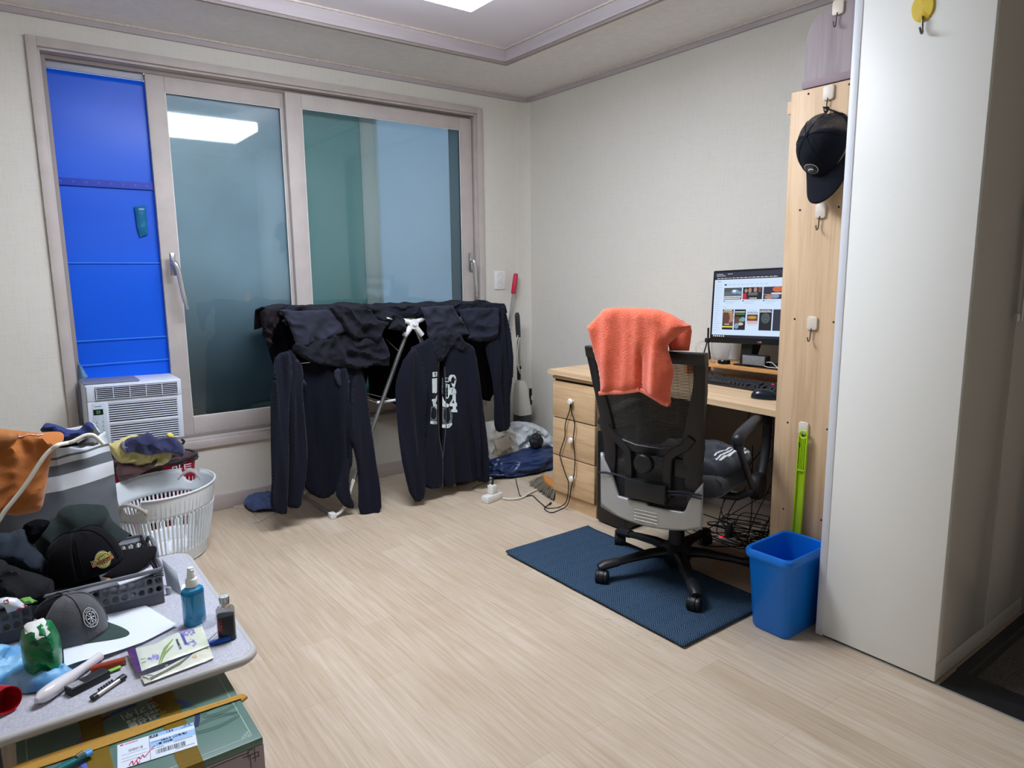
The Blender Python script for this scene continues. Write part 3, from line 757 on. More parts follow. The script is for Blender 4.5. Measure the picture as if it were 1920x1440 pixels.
for s in (-1, 1):
    band(g, [(s*(hw(z)-.017), z) for z in [.42+.022*i for i in range(25)]], [.020+.016*max(0, 1-abs(.42+.022*i-.62)/.25)*(1 if s < 0 else .6) for i in range(25)], .012, CH)
band(g, [(-.238+.0195*i*1.22, .955) for i in range(21)], .022, .014, CH)
g.obj('back_frame', CB, t)
g = G()
for i in range(104):
    z = .372+i*.0056; h = hw(z)-.022
    if z > .935: break
    n = 12; vs = []
    for j in range(n+1):
        y = -h+2*h*j/n
        for (dz, o) in ((-.0019, 0), (.0019, 0), (.0019, .0016), (-.0019, .0016)): vs.append((bx(y, z)+o, y, z+dz))
    fs = []
    for j in range(n):
        for q in range(4): fs.append((j*4+q, j*4+(q+1) % 4, (j+1)*4+(q+1) % 4, (j+1)*4+q))
    g.add(vs, fs, CH)
for j in range(9): 
    y = -.17+.0425*j; g.tube([(bx(y, z)+.002, y, z) for z in (.38, .5, .65, .8, .93)], .0005, 4, m=CH)
g.obj('mesh_panel', mat('charcoal_mesh', (38, 37, 37), .7), t, fix=False)
g = G()      # lumbar yoke in front of the mesh
band(g, [(-.175, .66), (-.15, .625), (-.11, .60), (-.085, .575), (-.08, .52), (-.08, .42)], .017, .018, CH)
band(g, [(.175, .66), (.15, .625), (.11, .60), (.085, .575), (.08, .52), (.08, .42)], .017, .018, CH)
band(g, [(-.12, .605), (-.05, .590), (.05, .590), (.12, .605)], .017, .014, CH)
g.box(-.30, -.262, -.085, .085, .395, .470, .006, CH)
g.obj('lumbar_yoke', CB, t)
g = G(); kp = CH @ T(bx(0, .545)-.03, -.0, .545) @ RY(-90)
g.lathe([(0, -.03), (.016, -.03), (.018, -.004), (.034, .0), (.037, .006), (.037, .028), (.032, .034), (0, .036)], 26, kp)
for k in range(26): g.box(.0355, .0385, -.0018, .0018, .004, .028, 0, kp @ RZ(k*360/26))
g.obj('lumbar_knob', CB, t)
G().box(-.05, -.0, -.16, -.10, .50, .575, .008, CH @ T(-.22, 0, 0)).obj('lumbar_pad', CB, t)
# silver shell: U shape
def shell():
    g = G(); nu, nv = 44, 10
    def top(y):
        a = abs(y)/.212
        if y < 0: return .375+(.0 if a < .42 else (a-.42)/.58*0.0)+(.12*max(0, (a-.72)/.28)**.6 if a > .72 else 0)
        return .385+(.16*max(0, (a-.60)/.40)**.7 if a > .60 else 0)
    def bot(y): return .292+.028*(y/.212)**2
    def f(u, v):
        y = -.212+.424*u; z = bot(y)+(top(y)-bot(y))*v
        return (bx(y, z)-.022+.012*(abs(y)/.212)**3, y, z)
    g.grid(f, nu, nv, CH); return g
shell().obj('silver_shell', CS, t, solid=.014, off=0)
g = G()
for k in range(4):
    z = .352-.0135*k; g.tube([(bx(y, z)-.0315, y, z) for y in (-.048, -.02, .02, .048)], .0014, 6, m=CH)
g.obj('shell_groove', mat('bright_silver_line', (226, 226, 224), .3, .4), t)
g = G(); C_ = [(-.215, .452), (-.15, .455), (-.09, .448), (-.03, .445), (.03, .455), (.10, .470), (.17, .472), (.215, .465)]
g.tube(cat([(bx(y, z)-.028, y, z) for y, z in C_], 5), .004, 8, m=CH)
g.tube(cat([(bx(y, z-.012)-.028, y, z-.012) for y, z in C_[:5]], 5), .0035, 8, m=CH)
g.tube(cat([(bx(.085, .46)-.03, .085, .465), (bx(.07, .43)-.034, .062, .44), (bx(.05, .40)-.034, .045, .41)], 5), .004, 8, m=CH)
g.obj('tied_cord', mat('navy_cord', (28, 32, 52), .7), t)
# head rest under the towel
G().box(-.385, -.335, -.125, .125, 1.005, 1.085, .02, CH).tube([(-.355, 0, .95), (-.36, 0, 1.02)], .014, 10, m=CH).obj('head_rest', CB, t)
# towel over the chair back
TW = mat('coral_terry', (238, 112, 82), .95, var=.06, vs=60, bump=1.0, bs=230, sheen=.4, spec=.1)
TW2 = mat('coral_hem', (240, 128, 100), .85, bump=.4, bs=400, sheen=.3)
to = CH @ V((-.42, 0, 1)); tn = -(CH.to_3x3() @ V((1, 0, 0)))
tu = (CH.to_3x3() @ V((0, -1, 0)))
def pxt(pts, off=0):
    o = to-tn*off; out = []
    for x, y in pts: q = on_p(x, y, o, tn)-o; out.append((q.dot(tu), q.z))
    return out
fr_t = basis(to, tu, V((0, 0, 1)), tn)
def zp(pts): return [(1080+x*260/1702, 560+y*220/1440) for x, y in pts]
t = thing('towel', 'coral orange terry towel draped over the office chair back', 'towel', tuple(to))
P = pxt(zp([(140, 345), (230, 250), (330, 130), (480, 105), (620, 106), (760, 110), (900, 120), (1010, 132), (1120, 170), (1230, 220), (1330, 290), (1405, 330), (1410, 350), (1290, 430), (1190, 510), (1135, 565), (1130, 620), (1150, 690), (1180, 790), (1205, 880), (1190, 980), (1165, 1080), (1155, 1170), (1160, 1260), (1145, 1318), (1080, 1295), (960, 1220), (860, 1160), (805, 1130), (700, 1150), (560, 1165), (420, 1165), (360, 1170), (318, 1182), (297, 1170), (298, 1080), (290, 960), (270, 850), (240, 740), (210, 630), (180, 500), (160, 400)]))
ft = folds('soft', .022, 11, 2.0, 4.3)
crx = pxt(zp([(815, 800)]))[0][0]; cr2 = pxt(zp([(405, 600)]))[0][0]; cr3 = pxt(zp([(1000, 900)]))[0][0]; ztp = pxt(zp([(800, 330)]))[0][1]
def towf(u, v):
    k = min(1, max(0, (ztp-v)/.12)); c = -.018*exp(-((u-crx)/.010)**2)*min(1, max(0, (ztp-.06-v)/.06))
    return ft(u, v)+c*1.0+.012*exp(-((u-cr2)/.02)**2)*k+.014*exp(-((u-cr3)/.018)**2)*k
puff('towel_front', P, fr_t, .020, TW, t, cell=.008, fold=towf, back=.3, rim=.040, sm=0)
P2 = pxt(zp([(1410, 350), (1420, 400), (1405, 520), (1385, 640), (1145, 640), (1135, 565), (1100, 300), (1300, 260)]), .075)
puff('towel_rear_flap', P2, basis(to-tn*.075, tu, V((0, 0, 1)), tn), .008, TW, t, cell=.01, fold=folds('soft', .006, 8, 4, 2), back=.5, rim=.02)
for q in ([(300, 1120), (420, 1118), (560, 1112), (700, 1100), (790, 1075)], [(815, 1085), (900, 1140), (1000, 1200), (1080, 1250), (1150, 1290)]):
    pass
g = G()
for q in ([(303, 1172), (420, 1160), (560, 1158), (700, 1142), (800, 1124)], [(808, 1128), (860, 1154), (960, 1212), (1080, 1286), (1145, 1310)]):
    g.tube(cat([(a[0], a[1]+.004, .012) for a in pxt(zp(q))], 5), .0075, 8, m=fr_t, flat=.6)
g.obj('towel_hem', TW2, t)
# dark track trousers lying on the seat
DK = mat('dark_navy_cloth', (30, 33, 44), .85, bump=.3, bs=250, sheen=.3)
t = thing('track_trousers', 'dark trousers with white stripes crumpled on the chair seat', 'trousers', (2.25, 1.7, .5))
P = [(-.10, -.24), (.05, -.25), (.18, -.25), (.24, -.18), (.25, .05), (.18, .14), (.02, .12), (-.12, .05), (-.17, -.10)]
o, sf, fr2 = puff('trousers_body', P, CH @ T(0, 0, .487), .035, DK, t, cell=.012, fold=folds('crumple', .022, 9, 9, 6), back=.2, rim=.05, sm=1)
decal('white_stripe', [[(-.06, -.20), (.20, -.235), (.20, -.222), (-.05, -.186)], [(-.05, -.178), (.20, -.212), (.20, -.202), (-.04, -.168)], [(0, -.155), (.16, -.185), (.16, -.176), (.0, -.146)]], sf, fr2, mat('cloth_white', (215, 215, 215), .8), t)
# ---------------------------------------------------------------- things on the desk
t = thing('monitor_riser', 'orange pine shelf riser on the desk under the monitor', 'shelf riser', (2.88, 1.86, zt(1.86)))
G().box(2.775, 2.99, 1.50, 2.26, .790, .808, .0015).obj('riser_top', ORW, t)
for y in (1.505, 2.24): G().box(2.785, 2.98, y, y+.018, zt(y)-.001, .790).obj('riser_leg', ORW, t)
MC = T(2.84, 1.872, 1.088) @ RX(-2.0) @ RY(5)
BZ = mat('monitor_bezel', (18, 19, 23), .28)
t = thing('monitor', 'black widescreen monitor showing a video website on the desk', 'monitor', (2.88, 1.87, .81))
def mf(m=MC): return m @ basis(V((0, 0, 0)), V((0, -1, 0)), V((0, 0, 1)), V((-1, 0, 0)))
MF = mf(); hwid, hhei = .273, .176
g = G().prism(rrect(-hwid, hwid, -hhei, hhei, .006, 3), -.035, 0, MF, bev=.003)
g.obj('bezel', BZ, t)
cols = {'bg': (205, 226, 250), 'dark': (40, 44, 62), 'bar': (22, 24, 38), 'wh': (240, 244, 250), 'red': (190, 30, 60), 'br': (94, 62, 50), 'skin': (170, 130, 112), 'grn': (90, 170, 60), 'yel': (226, 210, 90), 'gry': (96, 104, 108), 'ora': (206, 96, 50), 'blu': (120, 150, 190), 'txt': (150, 160, 180), 'blk': (20, 22, 28), 'fac': (74, 84, 84), 'gold': (196, 150, 46), 'pink': (214, 178, 178)}
ck = list(cols); cm = []
for k_ in ck:
    m = bpy.data.materials.new('screen_'+k_); m.use_nodes = True; b = m.node_tree.nodes['Principled BSDF']
    b.inputs['Base Color'].default_value = (.01, .01, .01, 1); b.inputs['Roughness'].default_value = .35
    b.inputs['Emission Color'].default_value = lin(cols[k_]); b.inputs['Emission Strength'].default_value = 1.0; cm.append(m)
g = G(); LV = [0]
def sr(x0, x1, y0, y1, c, lv=1):      # screen rectangle in thousandths of screen width / height, y down
    w2, h2 = .261, .157
    X0 = -w2+2*w2*x0/1000; X1 = -w2+2*w2*x1/1000; Y0 = .009+h2-2*h2*y0/1000; Y1 = .009+h2-2*h2*y1/1000
    g.quad([(X0, Y0, .0004+.00025*lv), (X0, Y1, .0004+.00025*lv), (X1, Y1, .0004+.00025*lv), (X1, Y0, .0004+.00025*lv)], MF, ck.index(c))
def se(cx, cy, rx, ry, c, lv=2, n=16):
    w2, h2 = .261, .157
    g.quad([(-w2+2*w2*(cx+rx*cos(2*pi*i/n))/1000, .009+h2-2*h2*(cy+ry*sin(2*pi*i/n))/1000, .0004+.00025*lv) for i in range(n)], MF, ck.index(c))
sr(0, 1000, 0, 1000, 'bg', 0); sr(0, 1000, 0, 112, 'dark'); sr(0, 1000, 70, 112, 'bar', 2); sr(0, 1000, 962, 1000, 'bar')
rg = random.Random(11)
def line(x0, x1, y, c='txt', h=6, lv=3):
    x = x0
    while x < x1: 
        w_ = rg.uniform(6, 16); sr(x, min(x+w_, x1), y, y+h, c, lv); x += w_+4
line(20, 90, 24, 'wh', 8); line(140, 190, 24, 'wh', 8); line(20, 120, 50, 'wh', 8)
for i in range(15): sr(30+i*42, 40+i*42, 84, 98, 'yel' if i % 5 == 3 else 'wh', 4); line(43+i*42, 66+i*42, 88, 'wh', 7, 4)
line(30, 75, 140, 'red', 9); sr(110, 135, 183, 203, 'blk', 2)
for i in range(9): line(150+i*48, 180+i*48, 190, 'txt', 7)
for i in range(22): sr(22, 29, 190+i*33, 200+i*33, 'txt', 2); line(36, 60+rg.uniform(0, 30), 192+i*33, 'txt', 5)
def thumb(x0, x1, y0, y1, base): sr(x0, x1, y0, y1, base, 2)
X_ = [(110, 300), (312, 510), (522, 715), (727, 920)]
thumb(110, 300, 240, 420, 'gry'); sr(110, 300, 240, 300, 'fac', 3); se(232, 300, 46, 44, 'blk', 4); se(230, 300, 42, 38, 'blu', 5); se(222, 292, 20, 16, 'wh', 6); se(278, 315, 16, 24, 'blu', 5); line(115, 295, 370, 'wh', 14, 6); line(115, 290, 395, 'wh', 14, 6)
thumb(312, 510, 240, 420, 'blk'); sr(312, 350, 330, 420, 'red', 3); sr(470, 510, 240, 262, 'red', 4); se(345, 290, 16, 30, 'skin', 4); se(385, 285, 18, 36, 'skin', 4); se(440, 280, 18, 36, 'skin', 4); se(485, 290, 16, 30, 'fac', 4); sr(370, 465, 320, 360, 'gry', 3); sr(322, 352, 372, 388, 'red', 5); line(322, 380, 396, 'red', 12, 5); line(385, 460, 396, 'wh', 14, 5)
thumb(522, 715, 240, 420, 'dark'); se(660, 280, 50, 40, 'ora', 4); sr(600, 715, 330, 345, 'wh', 4); se(580, 390, 44, 30, 'skin', 4); se(640, 380, 40, 30, 'blu', 4); sr(522, 715, 350, 356, 'pink', 5)
thumb(727, 920, 240, 420, 'br')
for (a, b_) in X_: se(a+8, 442, 7, 10, 'blk', 3); line(a+24, b_-20, 436, 'txt', 5); line(a+24, b_-70, 454, 'txt', 5); line(a+24, b_-90, 476, 'txt', 4)
line(112, 140, 535, 'txt', 8)
Q = [(110, 226), (238, 356), (368, 484), (496, 620), (632, 750), (762, 880)]
thumb(110, 226, 570, 880, 'br'); se(195, 690, 38, 80, 'skin', 3); se(150, 700, 40, 90, 'br', 4); sr(110, 226, 570, 590, 'blk', 5); line(125, 212, 576, 'wh', 14, 6); line(118, 220, 600, 'yel', 14, 6); sr(110, 226, 826, 846, 'yel', 6); line(140, 190, 790, 'wh', 12, 6); sr(110, 226, 850, 880, 'blk', 5)
thumb(238, 356, 570, 880, 'blk'); line(246, 350, 600, 'wh', 16, 6); line(250, 345, 632, 'grn', 16, 6); se(275, 740, 36, 60, 'br', 4); se(330, 720, 26, 36, 'blu', 4); se(305, 730, 14, 30, 'grn', 5); se(310, 790, 28, 22, 'pink', 5); se(265, 820, 26, 44, 'blu', 5)
line(385, 470, 582, 'txt', 6); line(372, 480, 606, 'blk', 8); line(372, 480, 622, 'blk', 8); sr(372, 482, 644, 790, 'br', 2); se(425, 690, 46, 22, 'gold', 4); sr(372, 482, 740, 790, 'pink', 3); line(385, 470, 806, 'txt', 5)
thumb(496, 620, 570, 880, 'blk'); line(506, 610, 584, 'wh', 10, 6); line(500, 616, 600, 'wh', 12, 6); se(560, 700, 44, 78, 'fac', 4); se(545, 690, 9, 4, 'blk', 5); se(576, 690, 9, 4, 'blk', 5); se(560, 715, 6, 10, 'gry', 5); se(560, 744, 14, 4, 'blk', 5)
thumb(632, 750, 570, 880, 'dark'); thumb(762, 880, 570, 880, 'gry')
for i in range(6): sr(18+i*22, 30+i*22, 972, 990, 'yel' if i == 4 else 'wh', 3)
g.obj('screen', cm, t, fix=False)
lm = on_p(1423, 641, MC @ V((0, 0, 0)), MC.to_3x3() @ V((-1, 0, 0))); li = MF.inverted() @ lm
lz = -hhei+.011
g = G().lathe([(0, 0), (.0042, 0), (.0042, .0006), (0, .0006)], 16, MF @ T(li.x-.004, lz, .0)); g.obj('logo_disc', mat('logo_red', (190, 40, 80), .4), t)
text('logo_letters', 'LG', .0095, MF @ T(li.x+.0075, lz, .0006), mat('logo_grey', (170, 172, 176), .4), t, bold=.0003)
g = G()
g.box(2.80, 2.96, 1.66, 1.98, .808, .816, .003)
g.obj('stand_base', BLACKG, t)
for (ya, yb_) in ((1.955, 1.92), (1.70, 1.735)):
    g = G(); g.add([(2.86, ya-.03, .815), (2.86, ya+.03, .815), (2.90, ya+.03, .815), (2.90, ya-.03, .815), (2.865, yb_-.03+(.03 if ya > 1.8 else -.02), .93), (2.865, yb_+.03+(.03 if ya > 1.8 else -.02), .93), (2.90, yb_+.03, .93), (2.90, yb_-.03, .93)],
          [(0, 1, 2, 3), (7, 6, 5, 4), (0, 4, 5, 1), (1, 5, 6, 2), (2, 6, 7, 3), (3, 7, 4, 0)]); g.obj('stand_leg', BLACKP, t)
# keyboard
KM = T(2.69, 1.855, zt(1.85)) @ RY(-5)
t = thing('keyboard', 'black mechanical keyboard with dark keys in front of the riser', 'keyboard', (2.69, 1.85, zt(1.85)))
G().box(-.066, .066, -.218, .218, .001, .018, .004, KM).obj('keyboard_case', mat('dark_brown_case', (36, 30, 32), .4), t)
KC = mat('keycap_black', (36, 38, 44), .45)
kb = G().prism([(-.0082, -.0082), (.0082, -.0082), (.0082, .0082), (-.0082, .0082)], 0, .001)
kb = G(); kb.add([(-.0083, -.0085, 0), (.0083, -.0085, 0), (.0083, .0085, 0), (-.0083, .0085, 0), (-.0062, -.0068, .010), (.0066, -.0068, .012), (.0066, .0068, .012), (-.0062, .0068, .010)],
                 [(0, 3, 2, 1), (4, 5, 6, 7), (0, 1, 5, 4), (1, 2, 6, 5), (2, 3, 7, 6), (3, 0, 4, 7)])
key0 = kb.obj('key', KC, t); first = True
kcount = 0
for r_ in range(6):
    x = -.052+r_*.0195+(.004 if r_ == 5 else 0)
    for c_ in range(21):
        y = .206-c_*.0206
        if r_ == 0 and c_ in (4, 5, 6, 7, 8, 14, 18): continue
        if r_ == 5 and c_ in (1, 6, 16, 17, 18, 19, 20): continue
        if c_ == 16 and r_ < 5 and r_ in (1, 2): continue
        if kcount >= 99: break
        k_ = key0 if first else key0.copy()
        if not first: COL.objects.link(k_); k_.parent = t; k_.matrix_parent_inverse = t.matrix_basis.inverted()
        k_.matrix_basis = KM @ T(x, y, .0175); first = False; kcount += 1
g = G().box(-.0083, .0083, -.058, .058, 0, .010, .002, KM @ T(-.052, .078, .0175)); g.obj('space_bar', KC, t)
g = G()
for c_ in (1, 3, 6): g.box(-.002, .002, -.004, .004, 0, .003, 0, KM @ T(.012-.02*(c_ % 3), -.15-.018*(c_ % 4), .030))
g.obj('key_light', mat('red_key_light', (220, 30, 90), .4, emit=1.5), t)
o = G().box(-.002, .002, -.004, .004, 0, .003, 0, KM @ T(-.02, -.20, .031)).obj('key_light', mat('green_key_light', (20, 200, 110), .4, emit=1.5), t)
# mouse
t = thing('mouse', 'black glossy computer mouse at the right end of the desk', 'mouse', (2.50, 1.63, zt(1.63)))
def ms(u, v):
    a = 2*pi*u; q = v*pi/2; x = cos(a)*cos(q)*.062; y = sin(a)*cos(q)*.034*(1+.12*cos(a*2)); z = .038*sin(q)**.8*(1-.18*cos(a)*cos(q))
    return (x, y, z+.002)
MM = T(2.515, 1.61, zt(1.63)) @ RZ(-62)
G().grid(ms, 32, 10, MM, cu=True).lathe([(0, 0), (.03, 0), (.033, .003)], 24, MM, sx=1.8, sy=1).obj('mouse_shell', mat('mouse_blue_black', (26, 31, 40), .22), t)
G().lathe([(.0, -.003), (.009, -.003), (.009, .003), (0, .003)], 16, MM @ T(.035, 0, .03) @ RX(90)).obj('scroll_wheel', BLACKP, t)
# speaker, puck, usb stick, tripod, plastic bag, cable
SPK = mat('grey_speaker_fabric', (128, 130, 130), .9, var=.35, vs=400, det=1)
a = on_x(1391, 684, 2.79); b_ = on_x(1436, 664, 2.79)
t = thing('speaker', 'small grey fabric box speaker on the riser under the monitor', 'speaker', (2.81, (a.y+b_.y)/2, .816))
G().box(2.79, 2.83, b_.y, a.y, .8165, .866, .005).obj('speaker_body', mat('speaker_black', (28, 28, 30), .5), t)
G().box(2.7865, 2.791, b_.y+.003, a.y-.003, .820, .863, .002).obj('speaker_front', SPK, t)
t = thing('black_puck', 'round black charger puck on the riser left of the speaker', 'charger', (2.80, 2.05, .808))
G().lathe([(0, 0), (.026, 0), (.030, .004), (.030, .014), (.026, .020), (0, .021)], 28, T(2.805, 2.035, .8082)).obj('puck', BLACKG, t)
o = G().box(2.782, 2.79, 2.075, 2.10, .8082, .816, .001).obj('usb_stick', mat('pinkish_silver', (176, 160, 160), .4, .4)); tag(o, 'small silver usb stick at the riser edge beside the puck', 'usb stick')
t = thing('mini_tripod', 'small black tripod standing on the riser behind the chair', 'tripod', (2.90, 2.19, .808))
for a in (0, 120, 240): G().tube([(0, 0, .11), (.010*cos(radians(a)), .010*sin(radians(a)), .06), (.026*cos(radians(a)), .026*sin(radians(a)), .001)], .0035, 8, m=T(2.90, 2.205, .808)).obj('leg', BLACKP, t)
G().box(-.012, .012, -.012, .012, .085, .108, .003, T(2.90, 2.205, .808)).tube([(0, 0, .11), (0, 0, .16)], .005, 8, m=T(2.90, 2.205, .808)).obj('clamp', BLACKP, t)
CLR = mat('clear_plastic_bag', (214, 220, 224), .2, trans=.75, ior=1.15, alpha=.45)
o = heap('clear_plastic_bag', (2.93, 2.145, .870), (.045, .045, .075), CLR, None, 4, .35, .809, 1.6, 4); tag(o, 'crumpled clear plastic bag standing behind the monitor leg', 'plastic bag')
o = G().sphere((2.935, 2.255, .8535), .045, n=14).obj('glass_ball', mat('clear_glass', (235, 240, 242), .03, trans=.9, ior=1.2, alpha=.4)); tag(o, 'clear glass ball beside the small tripod on the riser', 'glass ball')
t = thing('usb_cable', 'white usb cable with metal plugs lying on the monitor base', 'cable', (2.80, 1.70, .816))
q = [on_x(1436, 679, 2.80), on_x(1447, 680, 2.80), on_x(1454, 686, 2.80), on_x(1459, 695, 2.79)]
for i_ in q: i_.z = max(i_.z, .819)
G().tube(cat([tuple(v) for v in q], 5), .0018, 6).tube(cat([tuple(on_x(x, y, 2.79) if y < 688 else (2.785, on_x(x, y, 2.79).y, .819)) for x, y in ((1430, 685), (1440, 689), (1452, 692), (1460, 696))], 5), .0018, 6).obj('cable', mat('white_cable', (225, 225, 225), .5), t)
G().box(-.004, .004, -.010, .010, -.003, .003, .001, T(*q[0])).obj('plug', CHROME, t)
# cables and power strip under the desk
CBL = mat('black_cable', (16, 16, 18), .5)
rng = random.Random(21)
for i in range(9):
    y0_ = 1.52+.06*i; pts = [(2.95-.02*i, y0_, .004+.05*rng.random())]
    for k in range(5): pts.append((2.50+rng.random()*.4, 1.50+rng.random()*.55, .006+.09*rng.random()))
    pts.append((2.95, 1.5+.5*rng.random(), .35+.3*rng.random()))
    o = G().tube(cat(pts, 7), .0026, 6).obj('power_cable', CBL)
    tag(o, 'black cable in the tangle on the floor under the desk', 'cable', 'cables tangled under the desk')
for i, (ya, za) in enumerate(((1.475, .70),)):
    o = G().tube(cat([(2.335, 1.470+.02*i, .715-.01*i), (2.36, ya, za-.05), (2.39, 1.49+.02*i, .45), (2.42, 1.50, .2), (2.60, 1.60, .05)], 8), .003, 6).obj('hanging_cable', CBL); tag(o, 'thin black cable hanging from the desk edge by the board', 'cable')
ps = on_z(1362, 1008, .03)
t = thing('power_strip', 'white power strip with a glowing red switch under the desk', 'power strip', (ps.x, ps.y, 0))
PM = T(ps.x, ps.y, 0) @ RZ(-35)
G().box(-.035, .06, -.026, .026, 0, .035, .006, PM).obj('strip_body', WHITE, t)
G().box(-.032, -.02, -.008, .008, .034, .040, .002, PM).obj('switch', mat('red_glow', (255, 30, 40), .4, emit=2.5), t)
G().tube([(.01, 0, .034), (.01, 0, .075), (.02, 0, .10)], [.020, .018, .008], 14, m=PM).obj('plug', mat('smoky_plug', (52, 54, 58), .25), t)
G().tube(cat([(.06, 0, .015), (.12, -.02, .006), (.2, -.08, .005), (.3, -.1, .005)], 6), .004, 8, m=PM).obj('cord', mat('white_cable'), t)

# ================================================================ WINDOW AIR CONDITIONER
AW = mat('ac_white', (214, 222, 234), .4)
t = thing('air_conditioner', 'white window air conditioner under the blue sheet', 'air conditioner', (.483, 3.75, .405))
ax0, ax1, az0, az1, ay = .281, .686, .482, .772, 3.62
AM = T(ax0, ay, az0) @ RY(1.2)
w_, h_ = ax1-ax0, az1-az0
def ab(g, u0, u1, v0, v1, d0, d1, k=0, bev=0): return g.box(u0*w_, u1*w_, d0, d1, h_*(1-v1), h_*(1-v0), bev, AM, k)   # v measured from the top
g = G(); ab(g, 0, 1, 0, 1, .004, .26, 0, .008); g.obj('ac_body', AW, t)
G().box(.33, .66, 3.70, 3.93, .404, .486).obj('ac_support', mat('dark_gap_filler', (70, 66, 62), .8), t)
g = G(); ab(g, .012, .988, .012, .262, -.010, .006, 0, .004)
ab(g, .012, .215, .262, .985, -.010, .006, 0, .004); ab(g, .93, .988, .262, .985, -.010, .006, 0, .003); ab(g, .2, .94, .955, .985, -.010, .006, 0, .003); ab(g, .2, .94, .615, .655, -.010, .006, 0, .002); ab(g, .2, .94, .262, .315, -.010, .006, 0, .002)
g.obj('front_cover', AW, t)
g = G(); ab(g, .095, .945, .035, .235, -.0115, -.0095)
g.obj('vent_recess', mat('vent_dark', (74, 72, 82), .6), t)
g = G()
for i in range(7): ab(g, .10, .94, .045+i*.03, .0515+i*.03, -.019, -.0115)
for i in range(6): ab(g, .10+i*.168, .106+i*.168, .04, .235, -.020, -.0115)
g.obj('vent_grille', AW, t)
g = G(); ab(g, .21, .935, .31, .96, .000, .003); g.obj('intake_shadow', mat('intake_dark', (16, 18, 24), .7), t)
g = G()
for (a, b_, n) in ((.318, .612, 8), (.658, .955, 8)):
    st_ = (b_-a)/n
    for i in range(n): ab(g, .212, .932, a+i*st_, a+i*st_+st_*.46, -.008, .001, 0, .001)
g.obj('intake_slats', AW, t)
g = G(); ab(g, .055, .19, .29, .96, -.0125, -.009, 0, .002); o = g.obj('control_panel', mat('panel_blue_white', (198, 210, 222), .4), t)
g = G(); ab(g, .062, .158, .385, .475, -.0135, -.0115); g.obj('display', mat('display_black', (12, 18, 18), .2), o)
text('display_digits', '23', .017, AM @ T(.110*w_, -.014, h_*(1-.43)) @ RX(90), mat('green_digits', (90, 170, 110), .5, emit=.6), o)
g = G()
for i in range(5):
    for j in range(2): ab(g, .075+j*.062, .098+j*.062, .60+i*.065, .608+i*.065, -.0130, -.012); ab(g, .08+j*.062, .092+j*.062, .575+i*.065, .585+i*.065, -.0130, -.012)
for i in range(4): ab(g, .078, .083, .50+i*.018, .506+i*.018, -.013, -.012); ab(g, .10, .105, .50+i*.018, .506+i*.018, -.013, -.012); ab(g, .15, .155, .50+i*.018, .506+i*.018, -.013, -.012)
ab(g, .075, .145, .335, .345, -.013, -.012); ab(g, .13, .165, .905, .93, -.0135, -.012)
g.obj('panel_print', mat('panel_grey_print', (90, 104, 116), .5), o)
g = G(); ab(g, -.01, .56, -.028, -.006, .015, .2, 0, .002); g.obj('top_cover_sheet', mat('grey_lavender_sheet', (120, 126, 150), .5), t)

# ================================================================ DRYING RACK AND LAUNDRY
ST = mat('rack_steel', (190, 190, 190), .25, .9)
RW = mat('rack_white_plastic', (228, 228, 228), .4)
RY0, RY1 = 3.31, 3.78
hb = on_y(772, 607, RY0); t = thing('drying_rack', 'folding steel drying rack with white joints covered in black laundry', 'drying rack', (hb.x, 3.5, 0))
fx = on_y(640, 940, RY0)
zr = 1.035
for y in (RY0, RY1):
    for s in (-1, 1):
        xf = hb.x+s*.45
        pts = [(hb.x+s*.02, y, hb.z-.02), (hb.x+s*.40, y, .13)]
        o = G().tube(pts, .011, 12).obj('leg', ST, t)
        G().tube(cat([(hb.x+s*.375, y, .19), (hb.x+s*.425, y, .075), (hb.x+s*.455, y, .03), (hb.x+s*.50, y, .014)], 6), [.012]*6+[.010]*13, 10, flat=.8).obj('curved_foot', mat('rack_beige_foot', (206, 202, 192), .45), o)
        a = 16 if s > 0 else 164
        G().tube([(hb.x, y-.012, hb.z), (hb.x+s*.155*.35, y-.012, hb.z-.155*.75*.55)], [.017, .015], 12).obj('joint_sleeve', RW, t)
        G().tube([(hb.x, y-.012, hb.z+.005), (hb.x+s*.06, y-.012, hb.z+.022)], [.016, .013], 12).obj('arm_sleeve', RW, t)
    G().lathe([(0, -.018), (.024, -.018), (.027, -.013), (.027, .014), (0, .014)], 24, T(hb.x, y-.014, hb.z) @ RX(90)).lathe([(0, 0), (.012, 0), (.010, .004), (0, .004)], 16, T(hb.x, y-.032, hb.z) @ RX(90)).obj('hub_joint', RW, t)
for s in (-1, 1):
    o = G().tube([(hb.x+s*.50, RY0+.01, .014), (hb.x+s*.50, RY1-.01, .014)], .009, 10).obj('foot_bar', mat('rack_grey_bar', (150, 146, 140), .4, .5), t)
    for y in (RY0+.012, RY1-.012): G().box(hb.x+s*.50-.016, hb.x+s*.50+.016, y-.022, y+.022, 0, .030, .005).obj('foot_cap', RW, o)
lx, rx_ = 1.13, 2.42
g = G()
for y in (RY0, RY1): g.tube([(lx, y, zr), (hb.x-.03, y, hb.z+.03), (hb.x+.03, y, hb.z+.03), (rx_, y, zr)], .008, 10)
for x in (lx, rx_): g.tube([(x, RY0, zr), (x, RY1, zr)], .008, 10)
g.obj('wing_frame', ST, t)
for i in range(8):
    x = lx+.07+i*.16; G().tube([(x, RY0, zr-.004), (x, RY1, zr-.004)], .003, 6).obj('drying_rod', ST, t)
q0 = on_y(723, 635, 3.40); q1 = on_y(748, 659, 3.33); a1 = on_y(687, 737, 3.5); a2 = on_y(736, 749, 3.36); a3 = on_y(689, 749, 3.42); a4 = on_y(707, 755, 3.34)
G().tube([q0, q1], .0025, 6).tube([a1, a2], .0025, 6).tube([a3, a4], .0025, 6).tube([(a1.x-.1, 3.6, a1.z), a1], .0025, 6).obj('inner_wire', ST, t)
